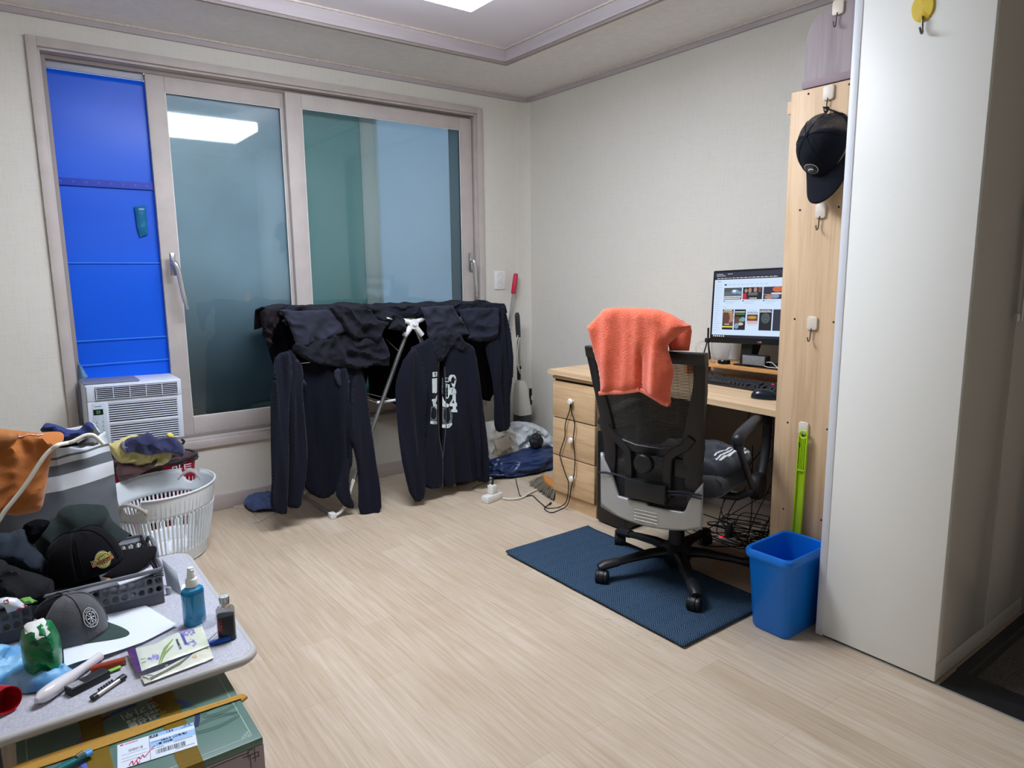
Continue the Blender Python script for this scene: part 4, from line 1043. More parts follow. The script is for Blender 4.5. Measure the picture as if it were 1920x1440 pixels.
G().tube([a4, on_y(743, 750, 3.34)], .008, 10).obj('shelf_grip', RW, t)
r0 = on_y(560, 681, 3.31); G().tube([(r0.x-.06, 3.31, r0.z), (r0.x+.42, 3.31, r0.z)], .004, 8).obj('shirt_rail', ST, t)

BK = mat('black_cotton', (29, 30, 38), .9, bump=.35, bs=300, sheen=.04, var=.08, vs=5, spec=.12)
BK2 = mat('black_navy_cotton', (25, 27, 39), .9, bump=.35, bs=300, sheen=.04, spec=.12)
BK3 = mat('lamplit_black_cotton', (44, 46, 58), .9, bump=.35, bs=280, sheen=.05, var=.06, vs=6, spec=.12)  # black lightened in colour for the lamp light caught by the top shirts
BKD = mat('deep_black_cloth', (15, 15, 20), .95, spec=.05)
def cloth(name, label, cat_, pts, Y, m, depth=.018, fold=None, group=None, parent=None, cell=.014, back=.6, rim=None, sm=1, warp=None):
    depth *= .55; f0 = fold
    o, s, f = puff(name, pxy(pts, Y), plane_y(Y), depth, m, parent, cell=min(cell, .010), fold=(lambda u, v: 4.0*f0(u, v))  if f0 else None, back=back, rim=rim or .014, sm=sm, warp=warp, edge=2)
    if label: tag(o, label, cat_, group)
    return o, s, f
LG_ = 'black laundry on the drying rack'
def lean(z0, k):       # lets the cloth swing away from its plane below z0
    return lambda u, v, h: (u, v, h+max(0, z0-v)*k)
# cloth lying over the top of the rack
def top_cloth(name, label, x0, x1, ya, yb, z0, seed, m):
    def f(u, v):
        x = x0+(x1-x0)*u; y = ya+(yb-ya)*v; e = min(1, min(u, 1-u)/.08)*.4+.6
        z = z0+.020*ridge(x*5+seed, y*4)+.012*nz(x*12, y*9, seed)
        edge = max(0, .06-v)/.06; z -= .06*edge*edge; x += .02*nz(y*9, seed)
        be = max(0, v-.9)/.1; z -= .10*be*be
        return (x, y, z*1.0-.02*(1-e))
    o = G().grid(f, 70, 40).obj(name, m, None, solid=.006); tag(o, label, 'clothing', LG_); return o
top_cloth('folded_garment', 'black garment lying flat over the left top of the drying rack', 1.10, 1.68, 3.285, 3.78, 1.078, 3, BK)
top_cloth('folded_garment', 'black garment lying flat over the right top of the drying rack', 1.60, 2.42, 3.285, 3.80, 1.070, 9, BK2)
fh = lambda s, a=.012, su=9, sv=1.6: folds('hang', a*.9, su*1.25, sv, s)
fcr = lambda s, a=.010, su=8, sv=6, ang=0: folds('crumple', a*.7, su*1.35, sv*1.2, s, ang)
# dark garments hanging behind
cloth('hanging_garment', 'dark black garment hanging at the back of the rack behind the hoodie', 'clothing',
      [(687, 606), (760, 600), (860, 600), (935, 600), (932, 690), (920, 752), (904, 750), (890, 742), (870, 752), (800, 768), (748, 764), (730, 752), (700, 748), (688, 742)], 3.70, BKD, .015, fh(2), LG_)
cloth('hanging_garment', 'dark black garment hanging behind the left button shirt', 'clothing',
      [(500, 590), (600, 600), (700, 610), (700, 640), (690, 680), (680, 735), (640, 745), (560, 740), (520, 710), (505, 668), (500, 640)], 3.42, BKD, .015, fh(5), LG_)
cloth('long_sleeve', 'black sleeve bunched over the far left end of the rack', 'clothing',
      [(485, 586), (489, 580), (503, 578), (518, 582), (522, 602), (512, 615), (508, 627), (507, 649), (498, 652), (492, 628), (487, 607)], 3.30, mat('brownish_black_cloth', (29, 25, 28), .9, bump=.3, bs=200, spec=.1), .022, fcr(4, .012, 14, 8), LG_, cell=.008)
cloth('black_tshirt', 'black t-shirt whose curved hem hangs over the button shirt', 't-shirt',
      [(541, 652), (560, 632), (620, 622), (700, 622), (721, 636), (729, 685), (714, 685), (699, 683), (671, 691), (648, 689), (605, 684), (581, 678), (561, 669)], 3.285, BK, .014, fcr(8, .012, 6, 7, 20), LG_, cell=.010)
# button shirt hanging below
t = thing('button_shirt', 'black long-sleeved button shirt hanging open at the left of the rack', 'shirt', tuple(on_y(600, 680, 3.31)), LG_)
cloth('shirt_back', None, None, [(548, 670), (600, 676), (650, 680), (684, 688), (672, 740), (660, 800), (645, 860), (632, 905), (618, 930), (598, 933), (575, 922), (562, 895), (556, 800)], 3.33, mat('shirt_inside_black', (19, 21, 31), .9, bump=.3, bs=250, spec=.1), .012, fh(11, .014, 7, 1.2), None, t)
cloth('left_front', None, None, [(536, 656), (545, 655), (556, 672), (566, 690), (562, 740), (569, 800), (572, 850), (568, 905), (564, 930), (560, 950), (537, 953), (520, 930), (522, 800), (518, 700)], 3.305, BK2, .014, fh(13, .012, 12, 1.3), None, t)
cloth('left_sleeve', None, None, [(540, 656), (524, 662), (512, 674), (508, 720), (507, 815), (506, 880), (504, 958), (535, 966), (537, 950), (540, 860), (541, 760), (545, 690)], 3.29, BK2, .022, fh(15, .010, 12, 1.4), None, t, cell=.010)
cloth('right_front', None, None, [(628, 690), (650, 684), (684, 688), (678, 740), (668, 800), (662, 850), (652, 890), (655, 925), (666, 953), (646, 951), (634, 938), (624, 922), (638, 880), (634, 800), (626, 740)], 3.305, BK2, .012, fh(17, .012, 12, 1.3), None, t)
cloth('right_sleeve', None, None, [(664, 690), (678, 690), (686, 715), (694, 790), (701, 850), (709, 907), (712, 961), (690, 965), (669, 962), (671, 907), (664, 850), (648, 812), (652, 760)], 3.285, BK2, .022, fh(19, .010, 12, 1.4), None, t, cell=.010)
cloth('collar', None, None, [(532, 690), (545, 668), (562, 676), (561, 700), (575, 720), (570, 726), (556, 710), (542, 702)], 3.285, BK3, .006, fcr(3, .004, 20, 20), None, t, cell=.006)
cloth('collar', None, None, [(626, 690), (648, 690), (656, 716), (650, 722), (636, 727), (626, 712)], 3.285, BK3, .006, fcr(5, .004, 20, 20), None, t, cell=.006)
for (x, y) in ((561, 936), (570, 700), (569, 752), (571, 800), (570, 860), (566, 905)):
    q = on_y(x-3, y, 3.285); G().sphere(tuple(q), .0045, n=6, sq=(1, .5, 1)).obj('button', mat('dark_button', (60, 60, 70), .4), t)
# shirts laid over the front edge
cloth('black_tshirt', 'lamplit black t-shirt at the front left, its straight hem slanting down', 't-shirt',
      [(520, 578), (555, 583), (613, 580), (624, 586), (632, 596), (648, 621), (616, 634), (589, 643), (563, 651), (555, 648), (547, 627), (539, 607), (530, 590)], 3.27, BK3, .012, fcr(21, .008, 5, 8, -15), LG_, cell=.009, sm=0)
cloth('black_tshirt', 'black t-shirt in the middle left folded across the rack edge', 't-shirt',
      [(616, 575), (632, 568), (660, 575), (691, 579), (699, 590), (706, 600), (728, 604), (718, 622), (703, 641), (688, 634), (661, 635), (647, 621), (635, 601), (621, 586)], 3.258, BK, .014, fcr(23, .010, 6, 9, -35), LG_, cell=.009, sm=0)
o, sf, fr = cloth('black_tshirt', 'black t-shirt with a tiny white tag left of the white rack joint', 't-shirt',
      [(680, 571), (708, 577), (753, 592), (759, 600), (758, 623), (746, 620), (724, 616), (732, 604), (715, 602), (702, 597), (694, 586)], 3.272, BK, .012, fcr(25, .010, 7, 9, 10), LG_, cell=.008, sm=0)
decal('tag_stripe', [pxy([(722, 594.2), (733.4, 597.8), (733, 599.8), (722, 596.4)], 3.262)], sf, fr, mat('white_tag', (220, 220, 222), .7), o, .002)
cloth('black_tshirt', 'black garment rolled along the top behind the rack joint', 't-shirt',
      [(700, 580), (730, 571), (765, 572), (804, 569), (833, 571), (850, 567), (870, 569), (890, 561), (906, 563), (905, 570), (914, 576), (914, 590), (850, 592), (800, 592), (755, 592)], 3.33, BK, .022, fcr(27, .012, 7, 12), LG_, cell=.009)
cloth('black_tshirt', 'black garment heaped along the top left of the rack', 't-shirt',
      [(506, 584), (510, 575), (532, 570), (550, 572), (568, 571), (580, 575), (600, 577), (632, 567), (660, 574), (680, 570), (695, 580), (700, 592), (600, 594), (520, 594)], 3.32, BK, .022, fcr(29, .012, 7, 12), LG_, cell=.009)
cloth('black_tshirt', 'black t-shirt just right of the white rack joint with a slanting hem', 't-shirt',
      [(786, 576), (815, 573), (846, 573), (853, 586), (867, 607), (880, 626), (858, 632), (833, 637), (806, 643), (801, 632), (794, 601)], 3.262, BK3, .014, fcr(31, .009, 5, 7, -40), LG_, cell=.009, sm=0)
cloth('black_tshirt', 'black t-shirt at the right end with a straight level hem', 't-shirt',
      [(856, 580), (897, 576), (934, 578), (933, 600), (930, 635), (915, 639), (897, 641), (873, 635), (877, 625), (866, 605)], 3.275, mat('black_tshirt_lamplit', (39, 42, 55), .9, bump=.3, bs=280, sheen=.04, spec=.12), .014, fcr(33, .007, 5, 7, 10), LG_, cell=.009, sm=0)  # lamp light on this shirt is put into its paler black
cloth('long_sleeve_shirt', 'black long-sleeved shirt hanging at the far right of the rack', 'shirt',
      [(905, 577), (932, 573), (946, 574), (950, 598), (955, 625), (957, 660), (957, 700), (955, 730), (957, 790), (955, 806), (942, 807), (929, 810), (923, 792), (921, 754), (917, 700), (905, 640)], 3.31, BK2, .028, fh(35, .012, 10, 1.5), LG_, cell=.011)
# hoodie
t = thing('hoodie', 'black zip hoodie with white skull print hanging right of the rack joint', 'hoodie', tuple(on_y(830, 640, 3.25)), LG_)
HY = 3.245
cloth('hood', None, None, [(800, 634), (815, 626), (850, 622), (868, 634), (870, 658), (856, 657), (842, 650), (833, 668), (828, 678), (815, 676), (806, 660)], HY-.02, BK, .014, fcr(41, .008, 10, 10), None, t, cell=.008)
cloth('hoodie_inside', None, None, [(812, 640), (834, 650), (836, 720), (836, 800), (832, 850), (827, 862), (820, 850), (814, 800), (812, 700)], HY+.01, BKD, .008, None, None, t, cell=.012)
oL, sL, fL = cloth('left_body', None, None, [(765, 655), (785, 642), (804, 632), (812, 650), (819, 676), (818, 738), (818, 800), (821, 830), (826, 856), (826, 913), (800, 917), (786, 900), (780, 800), (775, 720)], HY, BK2, .022, fh(43, .010, 8, 1.2), None, t, cell=.010)
oR, sR, fR = cloth('right_body', None, None, [(832, 640), (850, 632), (874, 642), (890, 656), (894, 700), (897, 780), (902, 850), (905, 901), (870, 904), (850, 907), (827, 913), (828, 856), (831, 800), (831.5, 730), (829, 687)], HY, BK2, .022, fh(45, .010, 8, 1.2), None, t, cell=.010)
cloth('left_sleeve', None, None, [(776, 648), (755, 662), (746, 711), (743, 754), (749, 846), (761, 916), (770, 932), (780, 943), (795, 925), (796, 890), (796, 820), (796, 740), (790, 670)], HY-.02, BK2, .030, fh(47, .012, 8, 1.3), None, t, cell=.010)
cloth('right_sleeve', None, None, [(878, 644), (890, 655), (899, 720), (905, 780), (910, 840), (917, 902), (905, 904), (892, 903), (889, 860), (884, 800), (872, 735), (868, 680)], HY-.015, BK2, .024, fh(49, .010, 9, 1.3), None, t, cell=.010)
g = G(); HEM = mat('hoodie_zip_tape', (20, 21, 27), .7)
ZP = mat('zip_teeth', (150, 152, 156), .35, .8)
for q, S, F_ in (([(819, 676), (818, 738), (818.4, 790), (820, 822), (826, 856), (825.5, 912)], sL, fL), ([(829.5, 687), (831.5, 730), (832, 790), (830, 822), (826.6, 856)], sR, fR)):
    pts = []
    for (x, y) in q: u, v = pxy([(x, y)], HY)[0]; pts.append(F_ @ V((u, v, .024)))
    g.tube(cat(pts, 6), .0018, 6)
g.obj('zip', ZP, t)
def z8(pts, Y=HY-.02): return pxy([(780+x/9, 660+y/9) for x, y in pts], Y)
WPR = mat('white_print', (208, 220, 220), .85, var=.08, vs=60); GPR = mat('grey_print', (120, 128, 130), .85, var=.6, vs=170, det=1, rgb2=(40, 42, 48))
def dec(S, F_, polys, m, nm, off=.003): decal(nm, [z8(p) for p in polys], S, F_, m, t, off)
dec(sL, fL, [[(235, 330), (325, 325), (322, 405), (235, 412)], [(226, 440), (322, 430), (320, 660), (300, 690), (262, 676), (224, 680)],
             [(215, 790), (240, 775), (275, 778), (300, 740), (322, 715), (322, 800), (300, 830), (285, 860), (320, 872), (318, 960), (290, 940), (262, 905), (235, 900), (225, 830)],
             [(205, 1150), (328, 1160), (328, 1205), (205, 1200)]], WPR, 'skull_print')
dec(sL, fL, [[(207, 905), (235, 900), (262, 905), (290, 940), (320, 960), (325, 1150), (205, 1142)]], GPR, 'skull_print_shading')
dec(sR, fR, [[(490, 430), (545, 430), (548, 510), (490, 505)], [(495, 530), (560, 545), (572, 700), (545, 770), (500, 792)],
             [(550, 400), (580, 378), (630, 380), (660, 420), (668, 480), (650, 540), (640, 590), (600, 580), (585, 540), (562, 500), (545, 450)],
             [(570, 600), (620, 590), (665, 640), (668, 700), (612, 695), (590, 722), (575, 720), (565, 660)],
             [(602, 702), (655, 702), (655, 850), (672, 852), (675, 910), (655, 915), (655, 965), (675, 968), (675, 1010), (585, 1010), (585, 965), (605, 962), (605, 915), (562, 912), (562, 870), (598, 790)],
             [(470, 740), (490, 820), (510, 865), (556, 880), (548, 920), (500, 932), (470, 925)], [(468, 1235), (590, 1185), (592, 1225), (550, 1270), (470, 1290)]], WPR, 'skull_print')
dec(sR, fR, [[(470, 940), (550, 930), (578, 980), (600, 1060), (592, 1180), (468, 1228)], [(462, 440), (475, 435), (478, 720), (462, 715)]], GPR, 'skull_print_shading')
dec(sR, fR, [[(634, 440), (652, 445), (652, 480), (640, 488), (630, 465)], [(560, 500), (590, 480), (600, 510), (580, 530)], [(575, 780), (560, 770), (520, 790), (512, 830), (540, 862), (566, 850), (592, 800)], [(618, 800), (618, 850), (590, 856)], [(600, 610), (606, 612), (590, 690), (584, 690)]], HEM, 'print_hollows', .0042)
dec(sL, fL, [[(258, 345), (305, 345), (305, 356), (288, 356), (286, 392), (274, 392), (274, 356), (258, 356)], [(222, 690), (262, 684), (294, 700), (298, 735), (270, 768), (240, 764), (220, 740)], [(240, 1165), (252, 1165), (252, 1196), (240, 1196)], [(280, 1170), (295, 1170), (292, 1198), (280, 1198)]], HEM, 'print_hollows', .0042)
dec(sR, fR, [[(505, 445), (535, 445), (535, 455), (524, 455), (524, 495), (514, 495), (514, 455), (505, 455)], [(500, 1240), (508, 1238), (506, 1270), (498, 1272)], [(530, 1228), (540, 1224), (538, 1262), (530, 1262)]], HEM, 'print_letters', .0042)
q = pxy([(815, 656), (828, 656), (828, 667), (815, 667)], HY-.012)
G().prism(q, .014, .016, plane_y(HY)).obj('neck_print', mat('grey_label', (96, 100, 108), .8), t)
q = pxy([(816, 666), (828.5, 664), (828, 672), (822, 675), (817, 673)], HY-.012)
G().prism(q, .0165, .018, plane_y(HY)).obj('neck_label', mat('white_label', (214, 220, 224), .8), t)

# ---------------------------------------------------------------- corner: pole, vacuum, bags, broom
p0 = on_y(967.5, 513, 3.79); p1 = on_y(953, 618, 3.79); dd = (p1-p0).normalized()
t = thing('mop_handle', 'chrome pole with a red grip leaning in the corner', 'mop', (p0.x, 3.79, 0))
pe = p0+dd*((p0.z-.02)/-dd.z)
G().tube([p0+dd*.13, pe], .0095, 12).obj('pole', mat('bright_chrome_pole', (205, 208, 214), .18, .9), t)
G().tube([p0, p0+dd*.012, p0+dd*.13, p0+dd*.14], [.012, .0165, .0165, .013], 14).obj('grip', mat('crimson_grip', (196, 34, 66), .45), t)
G().box(pe.x-.12, pe.x+.12, 3.72, 3.82, 0, .03, .008).obj('mop_head', mat('grey_mop', (140, 140, 144), .8), t)
VY = 3.71; v_ = lambda x, y: on_y(x, y, VY)
t = thing('stick_vacuum', 'cream stick vacuum cleaner with black handle standing in the corner', 'vacuum cleaner', (2.86, VY, 0))
a, b_ = v_(969.5, 586), v_(972, 632)
G().tube([a, a+(b_-a)*.12, a+(b_-a)*.5, b_], [.010, .017, .018, .016], 12, flat=1).obj('handle', mat('vac_black_grip', (40, 44, 46), .4), t)
G().tube([v_(972, 632), v_(973.5, 688)], .0125, 12).obj('tube', mat('vac_chrome', (190, 186, 180), .25, .9), t)
G().tube([v_(973.5, 686), v_(973, 692)], .016, 12).tube([v_(973, 692), v_(973, 712)], .013, 12).obj('joint', BLACKP, t)
g = G(); c0 = v_(976, 712); 
secs = []
for (x, y, hx, hy) in ((975, 713, .022, .03), (976, 722, .036, .04), (977, 740, .046, .05), (978, 752, .052, .055), (979.5, 776, .056, .058)):
    c = v_(x, y); secs.append((rrect(-hx, hx, -hy, hy, min(hx, hy)*.6, 4), c.z, c.x, VY))
loft(g, secs[::-1], I4, 0, True, True); g.obj('vac_body', mat('vac_cream', (216, 216, 206), .4), t)
g = G(); c = v_(979.5, 776); c3 = c.z
loft(g, [(rrect(-.056, .056, -.058, .058, .035, 4), .05, c.x, VY), (rrect(-.054, .054, -.056, .056, .035, 4), c3-.001, c.x, VY)], I4, 0, True, True); g.obj('dust_cup', mat('vac_dark_cup', (62, 62, 64), .3), t)
G().box(c.x-.12, c.x+.12, VY-.08, VY+.07, 0, .055, .015).obj('vac_head', mat('vac_cream'), t)
a, b_ = v_(984, 727), v_(984.5, 757)
G().tube([a, b_], .010, 10, m=T(.012, -.048, 0)).obj('switch_slot', BLACKG, t)
c = v_(985, 744); G().box(c.x+.003, c.x+.021, VY-.064, VY-.058, c.z-.015, c.z+.015, .003).obj('switch', mat('light_grey_switch', (190, 190, 188), .4), t)
G().tube(cat([v_(x, y)+V((0, -.02, 0)) for x, y in ((968, 628), (964, 648), (965, 672), (969, 692), (974, 700), (979, 690), (982, 668), (981, 645), (977, 632))], 6), .0035, 6).tube(cat([v_(x, y)+V((0, -.026, 0)) for x, y in ((969, 632), (966.5, 655), (967, 678), (971, 694), (977, 690), (980, 664), (979, 640))], 6), .0035, 6).obj('cord', mat('vac_white_cord', (206, 206, 198), .5), t)
t = None
BLB = mat('navy_plastic_bag', (34, 52, 92), .3, bump=.2, bs=20, var=.3, vs=6)
o = heap('blue_plastic_bag', (2.63, 3.42, .045), (.31, .15, .075), BLB, None, 12, .35, .001, 1.8, 5); tag(o, 'flat navy blue plastic bag on the floor under the white bags', 'plastic bag')
WB = bpy.data.materials.new('milky_plastic_bag'); WB.use_nodes = True; nt = WB.node_tree; b = nt.nodes['Principled BSDF']
b.inputs['Base Color'].default_value = lin((226, 234, 240)); b.inputs['Roughness'].default_value = .25
tr = nt.nodes.new('ShaderNodeBsdfTransparent'); mx = nt.nodes.new('ShaderNodeMixShader'); mx.inputs[0].default_value = .84
nt.links.new(tr.outputs[0], mx.inputs[1]); nt.links.new(b.outputs[0], mx.inputs[2]); nt.links.new(mx.outputs[0], nt.nodes['Material Output'].inputs[0])
def bagpuff(name, label, pts, Y, m, depth, seed, amp=.022, sm=1, k=8): 
    o, s, f = puff(name, pxy(pts, Y), plane_y(Y), depth, m, None, cell=.012, fold=folds('crumple', amp, k, k*.8, seed, 30), back=.9, rim=depth*.8, sm=sm, edge=2); tag(o, label, 'plastic bag'); return o, s, f
bagpuff('white_plastic_bag', 'milky white plastic bag stuffed full, leaning in the corner beside the drawers', [(955, 792), (975, 788), (1000, 793), (1018, 803), (1030, 822), (1040, 850), (1038, 868), (1020, 866), (1006, 872), (990, 862), (970, 850), (955, 845), (948, 820)], 3.52, WB, .05, 6, .040, 1, 11)
o = heap('dark_cloth_bundle', (2.74, 3.41, .17), (.045, .03, .05), mat('black_bundle', (30, 31, 38), .6), None, 8, .4, None, 1.8, 4); tag(o, 'black bundle sticking out of the milky white bag', 'cloth bundle')
o, s, f = bagpuff('white_plastic_bag', 'cream and white plastic bag standing left of the milky bag, half behind the hoodie', [(905, 792), (925, 786), (955, 795), (962, 830), (975, 858), (955, 880), (935, 893), (918, 885), (906, 870), (900, 830)], 3.50, mat('cream_white_plastic', (214, 214, 206), .35), .045, 13, .028, 1, 10)
G().prism(pxy([(925, 826), (951, 816), (958, 836), (932, 850)], 3.42), -.001, .001, plane_y(3.41)).obj('paper_sleeve', mat('beige_paper', (214, 208, 192), .7), o)
q = on_y(935, 848, 3.40); G().tube([V((q.x+.028*cos(a*.5), 3.405, q.z+.018*sin(a*.5))) for a in range(12)], .0018, 5, True).obj('gold_emblem', mat('gold_print', (190, 180, 110), .5), o)
t = thing('broom', 'broom with orange head and grey bristles lying behind the drawer unit', 'broom', (2.45, 2.95, 0))
bq = [on_z(x, y, .03) for x, y in ((1016, 894), (1045, 905), (1045, 925), (1022, 908))]
G().prism([(p.x, p.y) for p in bq], .004, .05, bev=.006).obj('broom_head', mat('orange_broom_wood', (206, 134, 66), .5), t)
g = G(); rng = random.Random(5)
A = [on_z(1018, 896, .03), on_z(1042, 922, .03)]; B = [on_z(994, 908, .004), on_z(1038, 939, .004)]
for i in range(150):
    k = i/149; a = A[0].lerp(A[1], k)+V((0, 0, rng.uniform(-.015, .015))); b_ = B[0].lerp(B[1], k+rng.uniform(-.03, .03))+V((rng.uniform(-.012, .012), rng.uniform(-.01, .01), rng.uniform(0, .012)))
    g.tube([a, a.lerp(b_, .5)+V((0, 0, .006)), b_], .0022, 4, cap=False)
g.obj('bristles', mat('grey_bristle', (122, 116, 100), .8), t)
t = thing('adapter_box', 'white multi-plug adapter on the floor with a charger plugged on top', 'power adapter', tuple(on_z(924, 938, 0)))
q = on_z(924, 941, 0); AMx = T(q.x+.01, q.y+.02, 0) @ RZ(12)
G().box(-.062, .062, -.026, .026, 0, .040, .007, AMx).box(-.0625, .0625, -.0265, .0265, .019, .021, 0, AMx).obj('adapter_body', WHITE, t)
o = G().box(-.018, .024, -.020, .020, .040, .092, .005, AMx).obj('charger', WHITE); tag(o, 'white usb charger plugged into the floor adapter', 'charger')
G().tube(cat([tuple(AMx @ V((.003, 0, .09))), tuple(AMx @ V((.003, 0, .125))), tuple(AMx @ V((.02, .06, .09))), tuple(AMx @ V((.05, .2, .02)))], 6), [.006]*7+[.003]*12, 8).obj('charger_cable', mat('black_cable'), o)
q = [on_z(x, y, .008) for x, y in ((943, 934), (958, 936), (978, 933), (992, 925), (1006, 918))]
G().tube(cat([tuple(v) for v in q], 6), .006, 8).obj('adapter_cord', mat('cream_cord', (220, 214, 200), .5), t)
# black charging cable looped over the top knob
fl = [(967, 898), (971, 915), (977, 931), (997, 929), (1007, 937), (1022, 950), (1030, 953), (1048, 951)]
up1 = [(1066, 907), (1060, 888), (1051, 860), (1051, 845), (1059, 820), (1060, 795), (1068, 770), (1069, 760)]
dn = [(1072, 773), (1077.5, 795), (1075, 825), (1078, 857), (1076.5, 888), (1071, 915)]
fl2 = [(1056, 953), (1036, 961), (1025, 958), (1021, 953), (1026, 948), (1030, 946)]
pts = [on_z(x, y, .004) for x, y in fl]+[on_x(1062, 940, 2.33)]+[on_x(x, y, 2.335) for x, y in up1]
pts += [on_x(1070, 752, 2.325)]+[on_x(x, y, 2.332) for x, y in dn]+[on_x(1069, 930, 2.325), on_x(1064, 946, 2.32)]+[on_z(x, y, .004) for x, y in fl2]
for p in pts: p.z = max(p.z, .004)
o = G().tube(cat([tuple(p) for p in pts], 5), .0028, 6).obj('charging_cable', mat('black_cable')); tag(o, 'thin black cable looped over the top drawer knob and along the floor', 'cable')
G().tube([pts[-1], pts[-1]+V((.02, .01, .002))], .006, 8).obj('cable_plug', BLACKP, o)
# sock / cloth with wire hanger on the floor
DEN = mat('denim_blue_cloth', (74, 92, 132), .9, bump=.5, bs=250, var=.2, vs=40)
P = [(p.x, p.y) for p in (on_z(x, y, .02) for x, y in ((456, 944), (462, 936), (480, 930), (505, 927), (530, 930), (530, 952), (500, 955), (478, 957), (466, 953)))]
o, _, _ = puff('blue_cloth', P, plane_z(.012), .022, DEN, None, cell=.008, fold=folds('crumple', .020, 20, 20, 2), back=.2, sm=1, edge=2); tag(o, 'denim blue cloth lying on the floor by the baseboard', 'cloth')
q = [on_z(x, y, .005) for x, y in ((484, 954), (478, 964), (474, 974), (478, 979), (492, 974), (512, 963), (530, 952))]; q2 = [on_z(x, y, .006) for x, y in ((460, 946), (445, 946), (437, 948), (440, 951), (458, 950))]
for p in q2: p.y = min(p.y, D-.02)
o = G().tube(cat([tuple(p) for p in q], 5), .0022, 6).tube(cat([tuple(p) for p in q2], 5), .0022, 6).obj('wire_hanger', mat('white_coated_wire', (214, 208, 196), .4)); tag(o, 'white wire hanger under the blue cloth on the floor', 'hanger')
a = on_z(838, 917, 0); b_ = on_z(902, 905, 0)
t = thing('low_stool', 'low dark brown stool with pale feet under the hoodie', 'stool', ((a.x+b_.x)/2, 3.42, 0))
G().box(a.x, b_.x, 3.37, 3.55, .020, .035, .003).obj('stool_top', mat('dark_brown_wood', (70, 46, 38), .5), t)
for x in (a.x+.05, b_.x-.03): 
    for y in (3.375, 3.535): G().box(x, x+.022, y, y+.012, 0, .05, .002).obj('leg', mat('beige_foot', (196, 186, 164), .5), t)

# ================================================================ LEFT FOREGROUND: BASKETS
BW = mat('laundry_basket_white', (222, 228, 232), .42); BH = mat('basket_taupe_handle', (176, 168, 164), .4)
bc = V((.518, 3.325, 0)); BR = T(bc.x, bc.y, 0) @ RZ(50); A0, B0, HB = .247, .208, .335
t = thing('laundry_basket', 'empty white slatted laundry basket with taupe handles on the floor', 'laundry basket', tuple(bc))
def br(z): return .70+.30*(z/HB)**.8
def bpnt(a, z, o=0): k = br(z); return ((A0*k+o)*cos(a), (B0*k+o)*sin(a), z)
def rimz(a):
    d = min(abs(((a) % (2*pi))-0), abs((a % (2*pi))-2*pi), abs((a % (2*pi))-pi)); w = .22
    return HB-(.060*sqrt(max(0, 1-(d/w)**2)) if d < w else 0)
g = G(); n = 160
for (z0_, z1_) in ((0.0, .07),):
    g.grid(lambda u, v: bpnt(2*pi*u, .004+v*.070, 0), n, 4, BR, cu=True)
g.grid(lambda u, v: bpnt(2*pi*u, .235+v*(rimz(2*pi*u)-.235), 0), n, 5, BR, cu=True)
g.lathe([(0, .004), (.70, .004), (.735, .012)], n, BR @ Matrix.Diagonal((A0, B0, 1, 1)))
g.obj('basket_shell', BW, t, solid=.004)
g = G(); N_ = 72
for i in range(N_):
    a = 2*pi*(i+.5)/N_; w = 2*pi/N_*.21
    for j in range(4):
        za, zb_ = .07+j*.0425, .07+(j+1)*.0425; p = [bpnt(a-w, za), bpnt(a+w, za), bpnt(a+w, zb_), bpnt(a-w, zb_)]; q = [bpnt(a-w, za, .007), bpnt(a+w, za, .007), bpnt(a+w, zb_, .007), bpnt(a-w, zb_, .007)]
        g.add(p+q, [(0, 1, 2, 3), (7, 6, 5, 4), (0, 4, 5, 1), (1, 5, 6, 2), (2, 6, 7, 3), (3, 7, 4, 0)], BR)
    if i % 1 == 0:
        g.add([bpnt(a-w*.5, .004, .004), bpnt(a+w*.5, .004, .004), bpnt(a+w*.5, .235, .009), bpnt(a-w*.5, .235, .009)], [(0, 1, 2, 3)], BR)
        g.add([bpnt(a-w*.5, .235, .004), bpnt(a+w*.5, .235, .004), bpnt(a+w*.5, .30, .004), bpnt(a-w*.5, .30, .004)], [(0, 1, 2, 3)], BR)
g.obj('slats', BW, t)
g = G().tube([BR @ V((bpnt(2*pi*i/n, 0)[0], bpnt(2*pi*i/n, 0)[1], 0))+V((0, 0, rimz(2*pi*i/n))) if False else BR @ V(bpnt(2*pi*i/n, rimz(2*pi*i/n), .002)) for i in range(n)], .0045, 8, True)
g.obj('basket_rim', BW, t)
for s in (0, 1):
    pts = [BR @ V(bpnt(pi*s+(-.30+.60*i/12), HB-.02 - .028*abs(-1+i/6)**2.5*1.0+.012*(1-abs(-1+i/6)), .008)) for i in range(13)]
    g = G().tube(pts, [.012]*2+[.0145]*9+[.012]*2, 10, flat=.55)
    for i in (0, 12): g.sphere(tuple(pts[i]), .014, n=8, sq=(.6, .6, 1))
    g.obj('basket_handle', BH, t)
# red market basket behind it
RC = V((.52, 3.69, 0)); RA, RB, RZ_ = .215, .125, .375
RED = mat('crimson_basket_plastic', (176, 22, 62), .4)
t = thing('market_basket', 'crimson plastic market basket with black rim heaped with clothes', 'basket', tuple(RC))
def rp(a, z, o=0): k = .80+.20*z/RZ_; return (RC.x+(RA*k+o)*math.copysign(abs(cos(a))**.75, cos(a)), RC.y+(RB*k+o)*math.copysign(abs(sin(a))**.75, sin(a)), z)
g = G()
for z in (.005, .045, .085, .125, .165, .205, .245, .285): g.tube([rp(2*pi*i/64, z) for i in range(64)], .0055, 5, True)
for i in range(56): g.tube([rp(2*pi*i/56, .005), rp(2*pi*i/56, .29)], .0045, 5, cap=False)
g.grid(lambda u, v: rp(2*pi*u, .285+.08*v), 64, 2, cu=True); g.grid(lambda u, v: (RC.x+(rp(2*pi*u, .005)[0]-RC.x)*v, RC.y+(rp(2*pi*u, .005)[1]-RC.y)*v, .005), 64, 2, cu=True)
